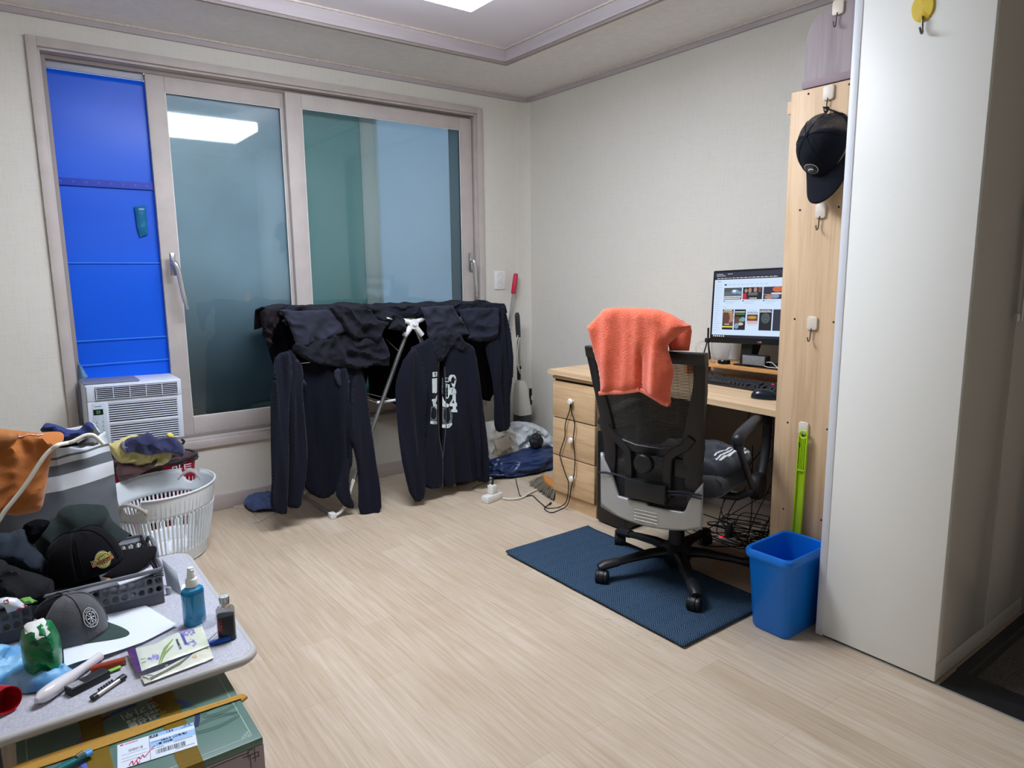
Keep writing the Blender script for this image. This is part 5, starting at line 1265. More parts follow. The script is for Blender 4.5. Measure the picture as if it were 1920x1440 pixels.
g.obj('basket_body', RED, t)
G().tube([rp(2*pi*i/64, RZ_-.006, .004) for i in range(64)], .010, 8, True).obj('basket_rim', mat('basket_black_rim', (38, 36, 40), .4), t)
mtx = basis(V((RC.x+.13, RC.y-RB-.002, .325)), V((1, .12, 0)).normalized(), V((0, 0, 1)), V((.12, -1, 0)).normalized())
text('basket_lettering', '마트', .055, mtx, mat('basket_white_text', (230, 225, 228), .5), t)
h = [on_y(x, y, 3.55) for x, y in ((278, 876), (292, 868), (310, 856), (326, 842), (340, 834), (345, 828), (340, 824))]
G().tube(cat([tuple(p) for p in h], 6), .006, 8).obj('carry_handle', mat('basket_black_rim'), t)
YEL = mat('pale_yellow_towel', (222, 208, 136), .95, bump=.6, bs=200, sheen=.4, var=.06, vs=12)
NAV = mat('navy_cloth', (38, 42, 82), .85, bump=.3, bs=240, sheen=.3, var=.12, vs=6)
BRN = mat('maroon_brown_cloth', (78, 50, 52), .9, bump=.4, bs=220, sheen=.3)
o = heap('maroon_cloth', (.53, 3.66, .36), (.185, .095, .055), BRN, None, 3, .4, .30, 1.5); tag(o, 'maroon brown cloth lining the top of the red basket', 'clothing')
def cl2(name, lab, pts, Y, m, depth, seed, amp, k=11, ang=20, sm=1, cell=.008, cat_='clothing'):
    o, s, f = puff(name, pxy(pts, Y), plane_y(Y), depth, m, None, cell=cell, fold=folds('crumple', amp*1.5, k*1.35, k*1.35, seed, ang), back=.9, rim=depth*1.0, sm=sm, edge=2); tag(o, lab, cat_); return o, s, f
cl2('brown_garment', 'brown garment draped over the front of the red basket', [(216, 873), (235, 866), (262, 872), (282, 862), (296, 853), (292, 872), (270, 884), (240, 900), (225, 905), (218, 890)], 3.50, BRN, .035, 5, .012)
cl2('yellow_towel', 'pale yellow towel spilling over the red basket', [(199, 830), (212, 828), (232, 816), (262, 814), (290, 822), (320, 846), (321, 858), (308, 868), (285, 874), (258, 872), (240, 868), (222, 866), (208, 850)], 3.53, YEL, .04, 7, .022)
cl2('navy_clothes', 'crumpled navy cloth on top of the yellow towel', [(226, 832), (240, 819), (262, 815), (280, 808), (290, 820), (306, 819), (322, 817), (336, 826), (345, 838), (342, 858), (330, 852), (312, 846), (290, 852), (262, 850), (245, 845), (236, 848)], 3.47, NAV, .035, 9, .022, 8)
cl2('grey_cloth', 'small grey cloth between the navy and the yellow cloth', [(224, 832), (232, 826), (240, 834), (243, 848), (236, 851), (226, 840)], 3.455, mat('mid_grey_cloth', (122, 124, 138), .9, bump=.3, bs=200), .012, 2, .006, 20, cell=.005)
cl2('yellow_cloth', 'tiny bright yellow cloth peeking out above the navy cloth', [(311, 813), (322, 811), (327, 817), (325, 823), (314, 822)], 3.50, mat('bright_yellow_cloth', (236, 214, 92), .9), .010, 3, .004, 20, cell=.004)

# ---------------------------------------------------------------- striped fabric bag
GY = lin((92, 98, 104)); LGY = lin((206, 212, 218))
SB = bpy.data.materials.new('striped_canvas'); SB.use_nodes = True; nt = SB.node_tree; N = nt.nodes; L = nt.links; b = N['Principled BSDF']; b.inputs['Roughness'].default_value = .85
tc = N.new('ShaderNodeTexCoord'); sp = N.new('ShaderNodeSeparateXYZ'); L.new(tc.outputs['Object'], sp.inputs[0]); cr = N.new('ShaderNodeValToRGB'); cr.color_ramp.interpolation = 'CONSTANT'
SY = 2.66
zs = [on_y(109, y, SY).z for y in (838, 859, 865, 874, 894, 922)]
L.new(sp.outputs[2], cr.inputs[0]); els = cr.color_ramp.elements
els[0].position = 0; els[0].color = GY; els[1].position = zs[5]; els[1].color = LGY
for z, c in ((zs[4], GY), (zs[3], LGY), (zs[2], GY), (zs[1], LGY)): e = els.new(z); e.color = c
L.new(cr.outputs[0], b.inputs['Base Color'])
n_ = N.new('ShaderNodeTexNoise'); n_.inputs['Scale'].default_value = 300; bp = N.new('ShaderNodeBump'); bp.inputs['Strength'].default_value = .3; bp.inputs['Distance'].default_value = .003
L.new(tc.outputs['Object'], n_.inputs[0]); L.new(n_.outputs[0], bp.inputs['Height']); L.new(bp.outputs[0], b.inputs['Normal'])
ck_ = on_y(112, 880, SY); rr = on_y(215, 880, SY+.10)
t = thing('striped_bag', 'large grey and white striped fabric bag behind the table', 'storage bag', (.1, 2.85, 0))
zt_ = zs[0]
plan = [(ck_.x-.42, SY+.0), (ck_.x, SY), (rr.x, SY+.115), (rr.x-.02, SY+.34), (ck_.x-.40, SY+.32)]
def bagp(u, v):
    k = u*len(plan); i = int(k) % len(plan); f_ = k-int(k); a = plan[i]; b_ = plan[(i+1) % len(plan)]
    f_ = f_
    x = a[0]+(b_[0]-a[0])*f_; y = a[1]+(b_[1]-a[1])*f_
    z = zt_*v; bul = .018*sin(pi*min(1, v*1.05))*sin(pi*f_)
    cx, cy = .0, SY+.18; dx, dy = x-cx, y-cy; d = hypot(dx, dy); x += dx/d*bul; y += dy/d*bul
    w = .006*nz(x*7, z*7, y*5)+.004*ridge(x*14, z*11, y*9); top = max(0, v-.86)/.14
    x -= (x-cx)*.05*top; y += w*1.4+.01*top*sin(f_*9)
    z += .008*sin(f_*7+i)*top-.018*top*(i == 1)*sin(pi*f_)
    return (x, y, z)
G().grid(bagp, 120, 60, cu=True).obj('bag_fabric', SB, t, solid=.004, off=-1)
o = heap('stuffed_laundry', (.0, SY+.17, zt_-.12), (.22, .12, .12), mat('dark_grey_laundry', (84, 88, 90), .9, bump=.3, bs=200), None, 6, .3, .0, 1.5, 4); tag(o, 'dark grey laundry filling the striped bag', 'clothing')
cl2('grey_garment', 'grey garment at the opening of the striped bag', [(140, 836), (152, 825), (168, 820), (182, 822), (186, 836)], SY+.03, mat('warm_grey_cloth', (104, 106, 106), .9), .02, 3, .006)
OR = mat('burnt_orange_cotton', (182, 108, 46), .88, bump=.3, bs=260, sheen=.25, var=.05, vs=6)
o, s, f = cl2('orange_shirt', 'burnt orange shirt hanging over the left of the striped bag', [(-60, 815), (-20, 808), (20, 806), (60, 808), (100, 809), (114, 809), (120, 814), (117, 826), (108, 836), (99, 845), (95, 860), (91, 880), (86, 905), (83, 930), (79, 948), (74, 958), (55, 964), (35, 966), (10, 962), (-60, 955)], SY-.05, OR, .030, 12, .020, 6, 60, cell=.010)
G().tube(cat([tuple(f @ (s(*pxy([(x, y)], SY-.05)[0])+V((0, 0, .002)))) for x, y in ((28, 811), (36, 815), (46, 812), (56, 810), (66, 811), (80, 810))], 4), .0022, 6, flat=.4).obj('label_thread', mat('white_thread', (226, 220, 214), .6), o)
cl2('tan_garment', 'tan brown folded garment at the far left on top of the striped bag', [(-60, 800), (-10, 799), (8, 803), (30, 806), (36, 812), (32, 824), (20, 832), (0, 842), (-60, 850)], SY-.09, mat('tan_brown_cotton', (166, 108, 58), .88, bump=.3, bs=260), .03, 22, .014, 8, cell=.009)
cl2('navy_garment', 'navy garment crumpled behind the orange shirt on the striped bag', [(73, 807), (80, 795), (86, 790), (100, 792), (114, 798), (126, 803), (145, 804), (152, 800), (156, 792), (162, 788), (170, 789), (175, 796), (175, 808), (170, 815), (155, 820), (142, 832), (128, 834), (110, 826), (90, 815)], SY+.02, mat('royal_navy_cloth', (34, 48, 104), .85, bump=.3, bs=240, sheen=.1), .025, 4, .022, 9, cell=.008)
cl2('black_garment', 'black cloth tucked between the navy garment and the striped bag', [(108, 834), (116, 822), (130, 816), (142, 818), (140, 828), (150, 834), (130, 838), (110, 840)], SY+.0, BKD, .015, 4, .004)
q = [on_y(x, y, SY-.14 if x < 112 else SY-.06) for x, y in ((-60, 1030), (-10, 985), (10, 957), (32, 930), (52, 903), (70, 875), (84, 855), (97, 842), (110, 834), (124, 831), (136, 828), (150, 821), (162, 816), (174, 816), (184, 823), (194, 833))]
o = G().tube(cat([tuple(p) for p in q], 5), .0065, 10).obj('rope_handle', mat('ivory_cord', (226, 222, 206), .6)); tag(o, 'ivory cord running across the orange shirt and striped bag', 'cord')

# ================================================================ FOLDING TABLE
TZ = .32
t = thing('folding_table', 'low grey folding table cluttered with caps and toiletries', 'table', (.15, 2.05, 0))
tp = rrect(-.150, .432, 1.668, 2.470, .045, 8)
TT = mat('speckled_grey_laminate', (196, 198, 208), .5, var=.22, vs=220, det=3, rgb2=(172, 172, 182))
G().prism(tp, TZ-.004, TZ, bev=.001).obj('table_top', TT, t)
g = G(); tpo = rrect(-.154, .436, 1.664, 2.474, .048, 8)
g.tube([(p[0], p[1], TZ-.010) for p in tpo], .0115, 10, True); g.prism(rrect(-.15, .432, 1.668, 2.470, .045, 8), TZ-.022, TZ-.004)
g.obj('table_edge', mat('table_grey_edge', (186, 184, 182), .45), t)
for (x, y) in ((-.10, 1.74), (.38, 1.98), (-.10, 2.40), (.38, 2.40)): G().tube([(x, y, 0), (x, y, TZ-.02)], .012, 10).obj('leg', mat('table_leg_grey', (120, 120, 124), .35, .5), t)
# parcel box below
BX0, BX1, BY0, BY1, BZ1 = -.062, .372, 1.425, 1.752, .255
t = thing('parcel_box', 'green gift parcel box taped with yellow tape in front of the table', 'box', (.155, 1.6, 0))
GB = mat('green_box_lid', (94, 124, 114), .32, var=.04, vs=8)
G().box(BX0+.003, BX1-.003, BY0+.003, BY1-.003, 0, BZ1-.012, .001).obj('box_body', mat('mauve_grey_card', (168, 158, 166), .5), t)
G().box(BX0, BX1, BY0, BY1, BZ1-.016, BZ1, .0015).obj('box_lid', GB, t)
G().box(BX0-.0008, BX1+.0008, BY0-.0008, BY1+.0008, .004, BZ1-.0165, .0015).obj('box_side_wrap', mat('mauve_grey_card'), t)
def bz(pts, h=BZ1+.0008): return pxz(pts, h)
LINE = mat('pale_green_line', (170, 200, 184), .5)
g = G(); e = .018; zz_ = BZ1+.0004
for a, b_ in (((BX0+e, BY0+e), (BX1-e, BY0+e)), ((BX1-e, BY0+e), (BX1-e, BY1-e)), ((BX0+e, BY0+e), (BX0+e, BY1-e)), ((BX0+e, BY1-e), (BX1-e, BY1-e))):
    g.box(min(a[0], b_[0])-.0008, max(a[0], b_[0])+.0008, min(a[1], b_[1])-.0008, max(a[1], b_[1])+.0008, zz_-.0004, zz_)
for (cx, sx) in ((BX1-e, -1), (BX0+e, 1)):      # corner fretwork
    for (a, b_, c, d) in ((0, .022, .004, .006), (.004, .006, 0, .022), (.010, .012, .004, .016), (.004, .016, .010, .012), (.016, .018, 0, .010), (0, .010, .016, .018)):
        g.box(min(cx+sx*a, cx+sx*b_), max(cx+sx*a, cx+sx*b_), BY0+e+c, BY0+e+d, zz_-.0004, zz_)
g.obj('border_print', LINE, t)
g = G()
for (c, rx, ry) in (((.32, 1.585), .030, .011), ((.30, 1.54), .045, .014), ((.06, 1.60), .040, .012), ((.22, 1.63), .05, .014), ((.01, 1.55), .03, .01)):
    for k in range(3): g.tube([(c[0]+(rx+k*.005)*cos(a*pi/8)+.004*sin(a*1.7), c[1]+(ry+k*.005)*sin(a*pi/8), zz_) for a in range(16)], .0004, 4, True)
g.obj('cloud_print', mat('dark_green_line', (50, 84, 74), .5), t)
_a, _b, _c = [on_z(x, y, BZ1) for x, y in ((140, 1400), (268, 1316), (375, 1350))]
_d = 2*(_a.x*(_b.y-_c.y)+_b.x*(_c.y-_a.y)+_c.x*(_a.y-_b.y)); _q = [p.x*p.x+p.y*p.y for p in (_a, _b, _c)]
ccx = (_q[0]*(_b.y-_c.y)+_q[1]*(_c.y-_a.y)+_q[2]*(_a.y-_b.y))/_d; ccy = (_q[0]*(_c.x-_b.x)+_q[1]*(_a.x-_c.x)+_q[2]*(_b.x-_a.x))/_d
rro = hypot(_a.x-ccx, _a.y-ccy); rri = rro-.011
segs = [(20, 45, (92, 110, 200)), (48, 62, (176, 130, 206)), (66, 72, (150, 60, 50)), (84, 112, (70, 84, 160)), (112, 140, (134, 50, 62)), (142, 160, (110, 84, 146)), (-28, 8, (30, 40, 84)), (178, 192, (34, 40, 90)), (193, 215, (90, 110, 206)), (220, 234, (150, 130, 190)), (-60, -40, (150, 100, 160))]
for a0, a1, c in segs:
    P = arc((ccx, ccy), rro, a0, a1, 8)+arc((ccx, ccy), rri, a1, a0, 8)
    G().prism(P, BZ1, BZ1+.0005).obj('ring_print', mat('ring_%d_%d_%d' % c, c, .5), t)
TAPE = bpy.data.materials.new('yellow_packing_tape'); TAPE.use_nodes = True; nt = TAPE.node_tree; b = nt.nodes['Principled BSDF']
b.inputs['Base Color'].default_value = lin((168, 140, 62)); b.inputs['Roughness'].default_value = .2
tr = nt.nodes.new('ShaderNodeBsdfTransparent'); tr.inputs[0].default_value = lin((240, 226, 170)); mx = nt.nodes.new('ShaderNodeMixShader'); mx.inputs[0].default_value = .38
nt.links.new(tr.outputs[0], mx.inputs[1]); nt.links.new(b.outputs[0], mx.inputs[2]); nt.links.new(mx.outputs[0], nt.nodes['Material Output'].inputs[0])
TAPE2 = mat('bunched_yellow_tape', (196, 148, 54), .28, bump=.6, bs=60, st=(1, 14, 1))
for nm, x0_, x1_ in (('tape_strip', .055, .098), ('tape_strip', .205, .250)):
    G().box(x0_, x1_, BY0-.0012, BY1+.0012, BZ1+.0006, BZ1+.0012).box(x0_, x1_, BY0-.0018, BY0-.0009, .12, BZ1).obj(nm, TAPE, t)
b0 = on_z(20, 1448, BZ1); b1 = on_z(457, 1306, BZ1)
def tb(u, v):
    x = b0.x-.04+(BX1+.006-b0.x+.04)*u; y = b0.y+(b1.y-b0.y)*u+(v-.5)*(.030+.010*sin(u*5)); return (x, y, BZ1+.0022+.0012*ridge(u*3, v*9))
g = G().grid(tb, 60, 12); g.obj('bunched_tape', TAPE2, t, solid=.0008)
G().prism([(BX1, b1.y-.018), (BX1+.016, b1.y-.008), (BX1+.012, b1.y+.006), (BX1+.002, b1.y+.015)], BZ1-.004, BZ1+.003).obj('tape_end', TAPE2, t)
CAL = mat('silver_calligraphy', (206, 214, 208), .5)
_q = on_z(262, 1332, BZ1); lm_ = T(_q.x, _q.y, BZ1+.0006) @ RZ(180+6)
text('calligraphy', '한가위', .030, lm_ @ T(0, .0, 0), CAL, t)
text('calligraphy', '풍성한 마음을', .0125, lm_ @ T(0, .028, 0), CAL, t)
text('calligraphy', '추석선물', .022, lm_ @ T(-.004, .046, 0), CAL, t, bold=.0006)
# delivery label
lc = bz([(220, 1398), (363, 1355), (375, 1405), (232, 1452)])
ox = V((lc[0][0], lc[0][1], 0)); ux = (V((lc[1][0], lc[1][1], 0))-ox); wl = ux.length; ux.normalize(); vx = V((-ux.y, ux.x, 0))*-1
LM = basis(V((ox.x, ox.y, BZ1+.0016)), ux, -vx, V((0, 0, 1))); hl = .078; kx = wl/155.0
LMat = mat('label_white', (222, 232, 244), .5); LBl = mat('label_blue', (158, 196, 236), .5); INK = mat('label_ink', (40, 54, 74), .6); RDI = mat('label_red', (226, 50, 90), .5)
def lb(g, x0_, x1_, y0_, y1_, k=0, h=.0004): g.box(x0_*kx, x1_*kx, -y1_*kx*1.0, -y0_*kx, 0, h, 0, LM, k)
g = G(); lb(g, 0, 155, 0, 92); lm0 = g.obj('delivery_label', LMat, t)
g = G(); lb(g, 62, 155, 0, 13, 0, .0006); lb(g, 62, 155, 26, 50, 0, .0006); g.obj('label_band', LBl, lm0)
g = G(); lb(g, 62, 62.8, 0, 92, 0, .0007); lb(g, 64, 80, 3, 13, 0, .0008)
rb = random.Random(4); x_ = 74
while x_ < 132: w = rb.choice((.7, 1.2, 2)); lb(g, x_, x_+w, 62, 78, 0, .0007); x_ += w+rb.choice((.8, 1.4))
x_ = 22
while x_ < 48: w = rb.choice((.6, 1.2)); lb(g, x_, x_+w, 30, 39, 0, .0007); x_ += w+rb.choice((.9, 1.8))
for y_ in (45, 58, 68): lb(g, 8, 56, y_, y_+.4, 0, .0007)
for (xa, xb_, y_) in ((66, 84, 29), (66, 72, 54), (76, 90, 54), (110, 148, 52), (112, 150, 80), (128, 150, 9)):
    x_ = xa
    while x_ < xb_: lb(g, x_, x_+1.6, y_, y_+2.2, 0, .0007); x_ += 2.4
g.obj('label_print', INK, lm0)
text('label_code', 'A1', 9*kx, LM @ T(72*kx, -8*kx, .0009), LMat, lm0, bold=.0001); text('label_number', '134', 11*kx, LM @ T(104*kx, -7*kx, .0009), INK, lm0)
text('label_number', '02 30', 6.5*kx, LM @ T(141*kx, -4.5*kx, .0009), INK, lm0); text('label_address', '284-3 (그린빌)', 9*kx, LM @ T(112*kx, -33*kx, .0009), INK, lm0, bold=.0001)
text('label_address', '1층 402호', 8*kx, LM @ T(92*kx, -43*kx, .0009), INK, lm0, bold=.0001)
g = G(); lb(g, 5, 12, 4, 8, 0, .0008)
x_ = 15
while x_ < 40: lb(g, x_, x_+2.2, 4.5, 8, 0, .0008); x_ += 3.2
for q in ([(36, 80), (40, 70), (44, 78), (48, 66), (52, 76), (60, 62), (72, 46)], [(22, 88), (28, 76), (30, 90), (36, 78), (38, 92), (42, 84)]):
    g.tube(cat([(a*kx, -b_*kx, .0012) for a, b_ in q], 5), .0009, 6, m=LM)
g.obj('red_marks', RDI, lm0)
g = G()      # fretwork on the front side and its line
for (a, b_, c, d) in ((BX0+.02, BX1-.03, .232, .2332), (BX1-.030, BX1-.0288, .05, .225), (BX1-.045, BX1-.012, .2245, .2257), (BX1-.02, BX1-.0188, .205, .238), (BX1-.034, BX1-.022, .236, .2372), (BX1-.034, BX1-.0328, .216, .237), (BX1-.026, BX1-.012, .2145, .2157), (BX1-.012, BX1-.0108, .214, .226)):
    g.box(a, b_, BY0-.0016, BY0-.0007, c, d)
g.obj('fretwork', mat('black_fret_line', (40, 36, 42), .5), t)
pa = on_z(90, 1452, BZ1+.012); pb = on_z(160, 1415, BZ1+.012)
t = thing('lighter', 'translucent teal disposable lighter lying on the green box', 'lighter', tuple(pb))
G().tube([pa, pb], .0085, 12, flat=.6).obj('lighter_body', mat('teal_translucent', (20, 130, 136), .12, trans=.3), t)
G().tube([pb, pb+(pb-pa).normalized()*.012], .009, 12, flat=.7).obj('lighter_cap', mat('light_blue_cap', (84, 160, 226), .3), t)
G().tube([pb-(pb-pa).normalized()*.016+V((0, 0, .004)), pb-(pb-pa).normalized()*.002+V((0, 0, .006))], .006, 10).obj('metal_hood', CHROME, t)

# ---------------------------------------------------------------- things on the table
# grey plastic tray basket with holes
GBK = mat('grey_basket_plastic', (104, 106, 114), .45)
tx0_, tx1_, ty0_, ty1_, tb_ = -.16, .305, 2.105, 2.43, .105
t = thing('plastic_basket', 'grey perforated plastic basket on the table holding clothes and caps', 'basket', (.07, 2.27, TZ))
def wall_holes(g, o, ux_, L_, H_, nh):       # perforated wall as strips round two rows of holes
    n = nh; w = L_/n; r = w*.30
    for i in range(n):
        c = i*w+w/2
        for (zc) in (.045, .072):
            za, zb_ = zc-.0135, zc+.0135; ring_ = []
            K = 12; sq = []
            for k in range(K):
                a = 2*pi*k/K+pi/K; ring_.append((c+r*1.15*cos(a), zc+.0085*sin(a)))
                cx_, cy_ = cos(a), sin(a); m_ = max(abs(cx_), abs(cy_)); sq.append((c+w/2*cx_/m_, zc+.0135*cy_/m_))
            vs = [tuple(o+ux_*p[0]+V((0, 0, p[1]))) for p in ring_+sq]
            g.add(vs, [(k, (k+1) % K, K+(k+1) % K, K+k) for k in range(K)])
    for (a, b_) in ((0, .0315), (.0855, H_)): g.quad([tuple(o+V((0, 0, a))), tuple(o+ux_*L_+V((0, 0, a))), tuple(o+ux_*L_+V((0, 0, b_))), tuple(o+V((0, 0, b_)))])
g = G(); wall_holes(g, V((tx0_, ty0_, TZ+.002)), V((1, 0, 0)), tx1_-tx0_, tb_, 21); wall_holes(g, V((tx0_, ty1_, TZ+.002)), V((1, 0, 0)), tx1_-tx0_, tb_, 21)
wall_holes(g, V((tx1_, ty0_, TZ+.002)), V((0, 1, 0)), ty1_-ty0_, tb_, 14); wall_holes(g, V((tx0_, ty0_, TZ+.002)), V((0, 1, 0)), ty1_-ty0_, tb_, 14)
g.quad([(tx0_, ty0_, TZ+.003), (tx1_, ty0_, TZ+.003), (tx1_, ty1_, TZ+.003), (tx0_, ty1_, TZ+.003)]); g.obj('basket_wall', GBK, t, solid=.003)
g = G(); g.tube([(p[0], p[1], TZ+tb_) for p in rrect(tx0_-.003, tx1_+.003, ty0_-.003, ty1_+.003, .012, 4)], .005, 8, True)
for i in range(3): g.box(tx1_-.022, tx1_+.0045, ty0_-.0045, ty0_, TZ+.082+i*.007, TZ+.086+i*.007)
g.obj('basket_rim', GBK, t)
G().tube(cat([(tx1_+.004, ty0_+.09, TZ+tb_), (tx1_+.006, ty0_+.11, TZ+tb_+.020), (tx1_+.006, ty0_+.17, TZ+tb_+.034), (tx1_+.006, ty0_+.23, TZ+tb_+.020), (tx1_+.004, ty0_+.25, TZ+tb_)], 6), .006, 8).obj('side_grip', GBK, t)
DG = mat('dark_green_jacket', (32, 42, 41), .8, bump=.2, bs=260, sheen=.08, spec=.15); SL = mat('dark_slate_jacket', (38, 46, 57), .8, bump=.2, bs=260, sheen=.08, spec=.15)
def clz(name, lab, pts, Y, m, d, seed, amp, k=9, cell=.008, ang=30): return cl2(name, lab, pts, Y, m, d, seed, amp, k, ang, 1, cell)
clz('green_jacket', 'dark green jacket heaped behind the black cap', [(62, 1010), (66, 985), (82, 975), (104, 968), (108, 955), (122, 945), (150, 942), (190, 943), (200, 950), (208, 972), (215, 980), (247, 1000), (244, 1004), (225, 1005), (200, 1040), (120, 1050), (70, 1050)], 2.36, DG, .08, 31, .018, 6, .010)
clz('slate_jacket', 'dark slate blue jacket at the far left of the grey basket', [(-60, 1000), (5, 995), (22, 997), (42, 985), (60, 1010), (62, 1018), (82, 1040), (95, 1065), (96, 1075), (70, 1072), (40, 1066), (18, 1052), (8, 1070), (-60, 1075)], 2.26, SL, .06, 33, .018, 7)
clz('black_lining', 'black jacket lining folded between slate and green jackets', [(42, 985), (50, 975), (70, 968), (95, 972), (86, 985), (72, 1005), (62, 1018), (50, 1012), (42, 1000)], 2.28, BKD, .03, 35, .02, 14)
clz('black_jacket', 'black jacket slumped over the left front of the grey basket', [(-60, 1040), (5, 1045), (20, 1056), (45, 1068), (75, 1074), (96, 1078), (104, 1095), (96, 1112), (70, 1126), (40, 1130), (-10, 1140), (-60, 1140)], 2.17, mat('charcoal_jacket', (28, 28, 31), .85, bump=.3, bs=200, sheen=.05, spec=.15), .05, 37, .02, 8)
o = G().box(.02, .16, 2.13, 2.2, TZ+.055, TZ+.10, .01, T(0, 0, 0)).obj('dark_pouch', mat('pouch_black', (24, 22, 26), .5)); tag(o, 'black pouch lying in the grey basket under the black cap', 'pouch')
q = [on_z(x, y, TZ+.10) for x, y in ((218, 1092), (252, 1075), (285, 1062), (292, 1074), (260, 1088), (226, 1100))]
o = G().prism([(p.x, p.y+.018) for p in q], TZ+.096, TZ+.099).obj('white_packet', mat('packet_white', (214, 216, 222), .3)); tag(o, 'white plastic packet in the grey basket under the cap brim', 'packet')
q = on_z(202, 1090, TZ+.10); o = G().sphere((q.x, q.y+.01, TZ+.095), .011, n=8).obj('amber_ball', mat('amber_ball', (140, 116, 50), .4)); tag(o, 'small amber ball in the grey basket near its rim', 'ball')
q = on_z(100, 1100, TZ+.09); o = G().tube([(q.x-.03, q.y+.01, TZ+.085), (q.x+.02, q.y-.015, TZ+.098)], [.016, .018], 12).obj('white_roll', mat('roll_white', (206, 204, 212), .5)); tag(o, 'white roll lying in the grey basket left of the cap', 'roll')

def make_cap(name, label, M_, front, rear, brimm, group=None, mesh_rear=None):
    t = thing(name, label, 'hat', tuple(M_.translation), group)
    R1, R2, H_ = .098, .082, .115
    def cr_(a, e, o=0):
        k = cos(e)**.85; x = (R1+o)*k*cos(a); y = (R2+o)*k*sin(a); z = (H_+o)*sin(e)**.95
        if x > 0: x *= 1-.06*sin(e); z *= 1+.10*cos(a)*sin(2*e)
        s = .0025*ridge(a*1.2, e*2.5, 3)+.003*nz(cos(a)*3, sin(a)*3, e*3)
        return (x, y, z+s)
    def part(a0, a1, m, nm, nu=30):
        g = G().grid(lambda u, v: cr_(a0+(a1-a0)*u, v*pi/2*.995), nu, 18, M_); return g.obj(nm, m, t, solid=.0022, off=-1)
    pf = part(-pi/2*1.12, pi/2*1.12, front, 'front_panels')
    if mesh_rear: part(pi/2*1.12, pi*.80, mesh_rear, 'rear_panels', 12); part(-pi*.80, -pi/2*1.12, mesh_rear, 'rear_panels', 12)
    else: part(pi/2*1.12, pi*.84, rear, 'rear_panels', 12); part(-pi*.84, -pi/2*1.12, rear, 'rear_panels', 12)
    g = G()
    g.grid(lambda u, v: cr_(pi*.79+(pi*.42)*u, .62+v*(pi/2*.995-.62)), 14, 10, M_); g.obj('rear_top', mesh_rear or rear, t, solid=.0022, off=-1)
    g = G(); g.tube([M_ @ V(cr_(a*pi/18-pi/2, .60)) for a in range(0)] or [M_ @ V((-.085, -.035, .012)), M_ @ V((-.100, 0, .012)), M_ @ V((-.085, .035, .012))], .006, 8, flat=.4)
    g.obj('strap', BLACKP, t)
    g = G()
    for k in range(6):
        a = k*pi/3+pi/6
        if abs(abs(a if a <= pi else a-2*pi)-pi) < .5 and mesh_rear: pass
        g.tube([M_ @ V(cr_(a, e*pi/2/12*.99, .0018)) for e in range(1 if cos(a) > -.7 else 6, 13)], .0011, 5)
    g.sphere((0, 0, H_+.004), .007, M_, n=8, sq=(1, 1, .5)); g.obj('seams_and_button', front, t)
    def brim(u, v):
        a = (-68+136*u)*pi/180; d = v; L_ = .086*(cos(a*1.08)**.6 if abs(a*1.08) < pi/2 else 0)
        x0_, y0_ = R1*cos(a)*1.0, R2*sin(a)
        x = x0_+d*(L_*.98); y = y0_*(1+.12*d*cos(a)); z = .004-.012*d-.030*(y/.085)**2*(.35+.65*d)
        return (x, y, z)
    b_ = G().grid(brim, 36, 12, M_).obj('brim', brimm, t, solid=.0035, off=0)
    def surf(p):       # p.x across the front (m), p.y up from the crown base
        a = p.x/R1; e = math.asin(min(.98, max(0, p.y/H_))); q = cr_(a, e, .0022+p.z); return M_ @ V(q)
    return t, surf, pf
def patch(t, surf, cx, cy, rx, ry, m, h=.0, n=28, nm='patch', rings=1):
    g = G(); vs = [surf(V((cx, cy, h)))]
    for k in range(1, 5):
        for i in range(n): vs.append(surf(V((cx+rx*k/4*cos(2*pi*i/n), cy+ry*k/4*sin(2*pi*i/n), h))))
    fs = [(0, 1+i, 1+(i+1) % n) for i in range(n)]
    for k in range(3): fs += [(1+k*n+i, 1+(k+1)*n+i, 1+(k+1)*n+(i+1) % n, 1+k*n+(i+1) % n) for i in range(n)]
    return g.add(vs, fs, sm=True).obj(nm, m, t, fix=False)
def ptube(surf, pts, r, h=.001): return G().tube([surf(V((x, y, h))) for x, y in pts], r, 5)
BLKC = mat('cap_black_twill', (19, 18, 22), .9, bump=.3, bs=400, sheen=.03, spec=.1)
cc = on_z(166, 1068, TZ+.115)
CM = T(cc.x-.005, cc.y+.01, TZ+.118) @ RZ(-6) @ RY(-8) @ RX(5)
t, sf_, pf_ = make_cap('baseball_cap', 'black cap with a yellow globe badge lying on the grey basket', CM, BLKC, BLKC, BLKC)
YB_ = mat('badge_yellow', (206, 196, 92), .5); OB = mat('badge_orange', (186, 104, 50), .5); OUT = mat('badge_grey_outline', (150, 150, 146), .5)
bx_, by_ = -.100, .034
patch(t, sf_, bx_, by_, .021, .021, mat('badge_dark', (34, 34, 24), .6), .0006)
for (rx_b, m_) in ((.0215, OUT), (.019, YB_)): ptube(sf_, [(bx_+rx_b*cos(2*pi*i/28), by_+rx_b*sin(2*pi*i/28)) for i in range(29)], .0011, .0012).obj('globe_ring', m_, t)
g = G()
for k in (-.6, -.2, .2, .6): g.tube([sf_(V((bx_+.019*k*cos(e), by_+.019*sin(e), .0014))) for e in [(-pi/2+pi*i/14) for i in range(15)]], .0010, 5)
for k in (-.5, .5): g.tube([sf_(V((bx_+.019*cos(e), by_+.019*k+.004*sin(e) if k > 0 else by_+.019*k-.004*sin(e), .0014))) for e in [pi*i/12 for i in range(13)]], .0010, 5)
g.obj('globe_lines', YB_, t)
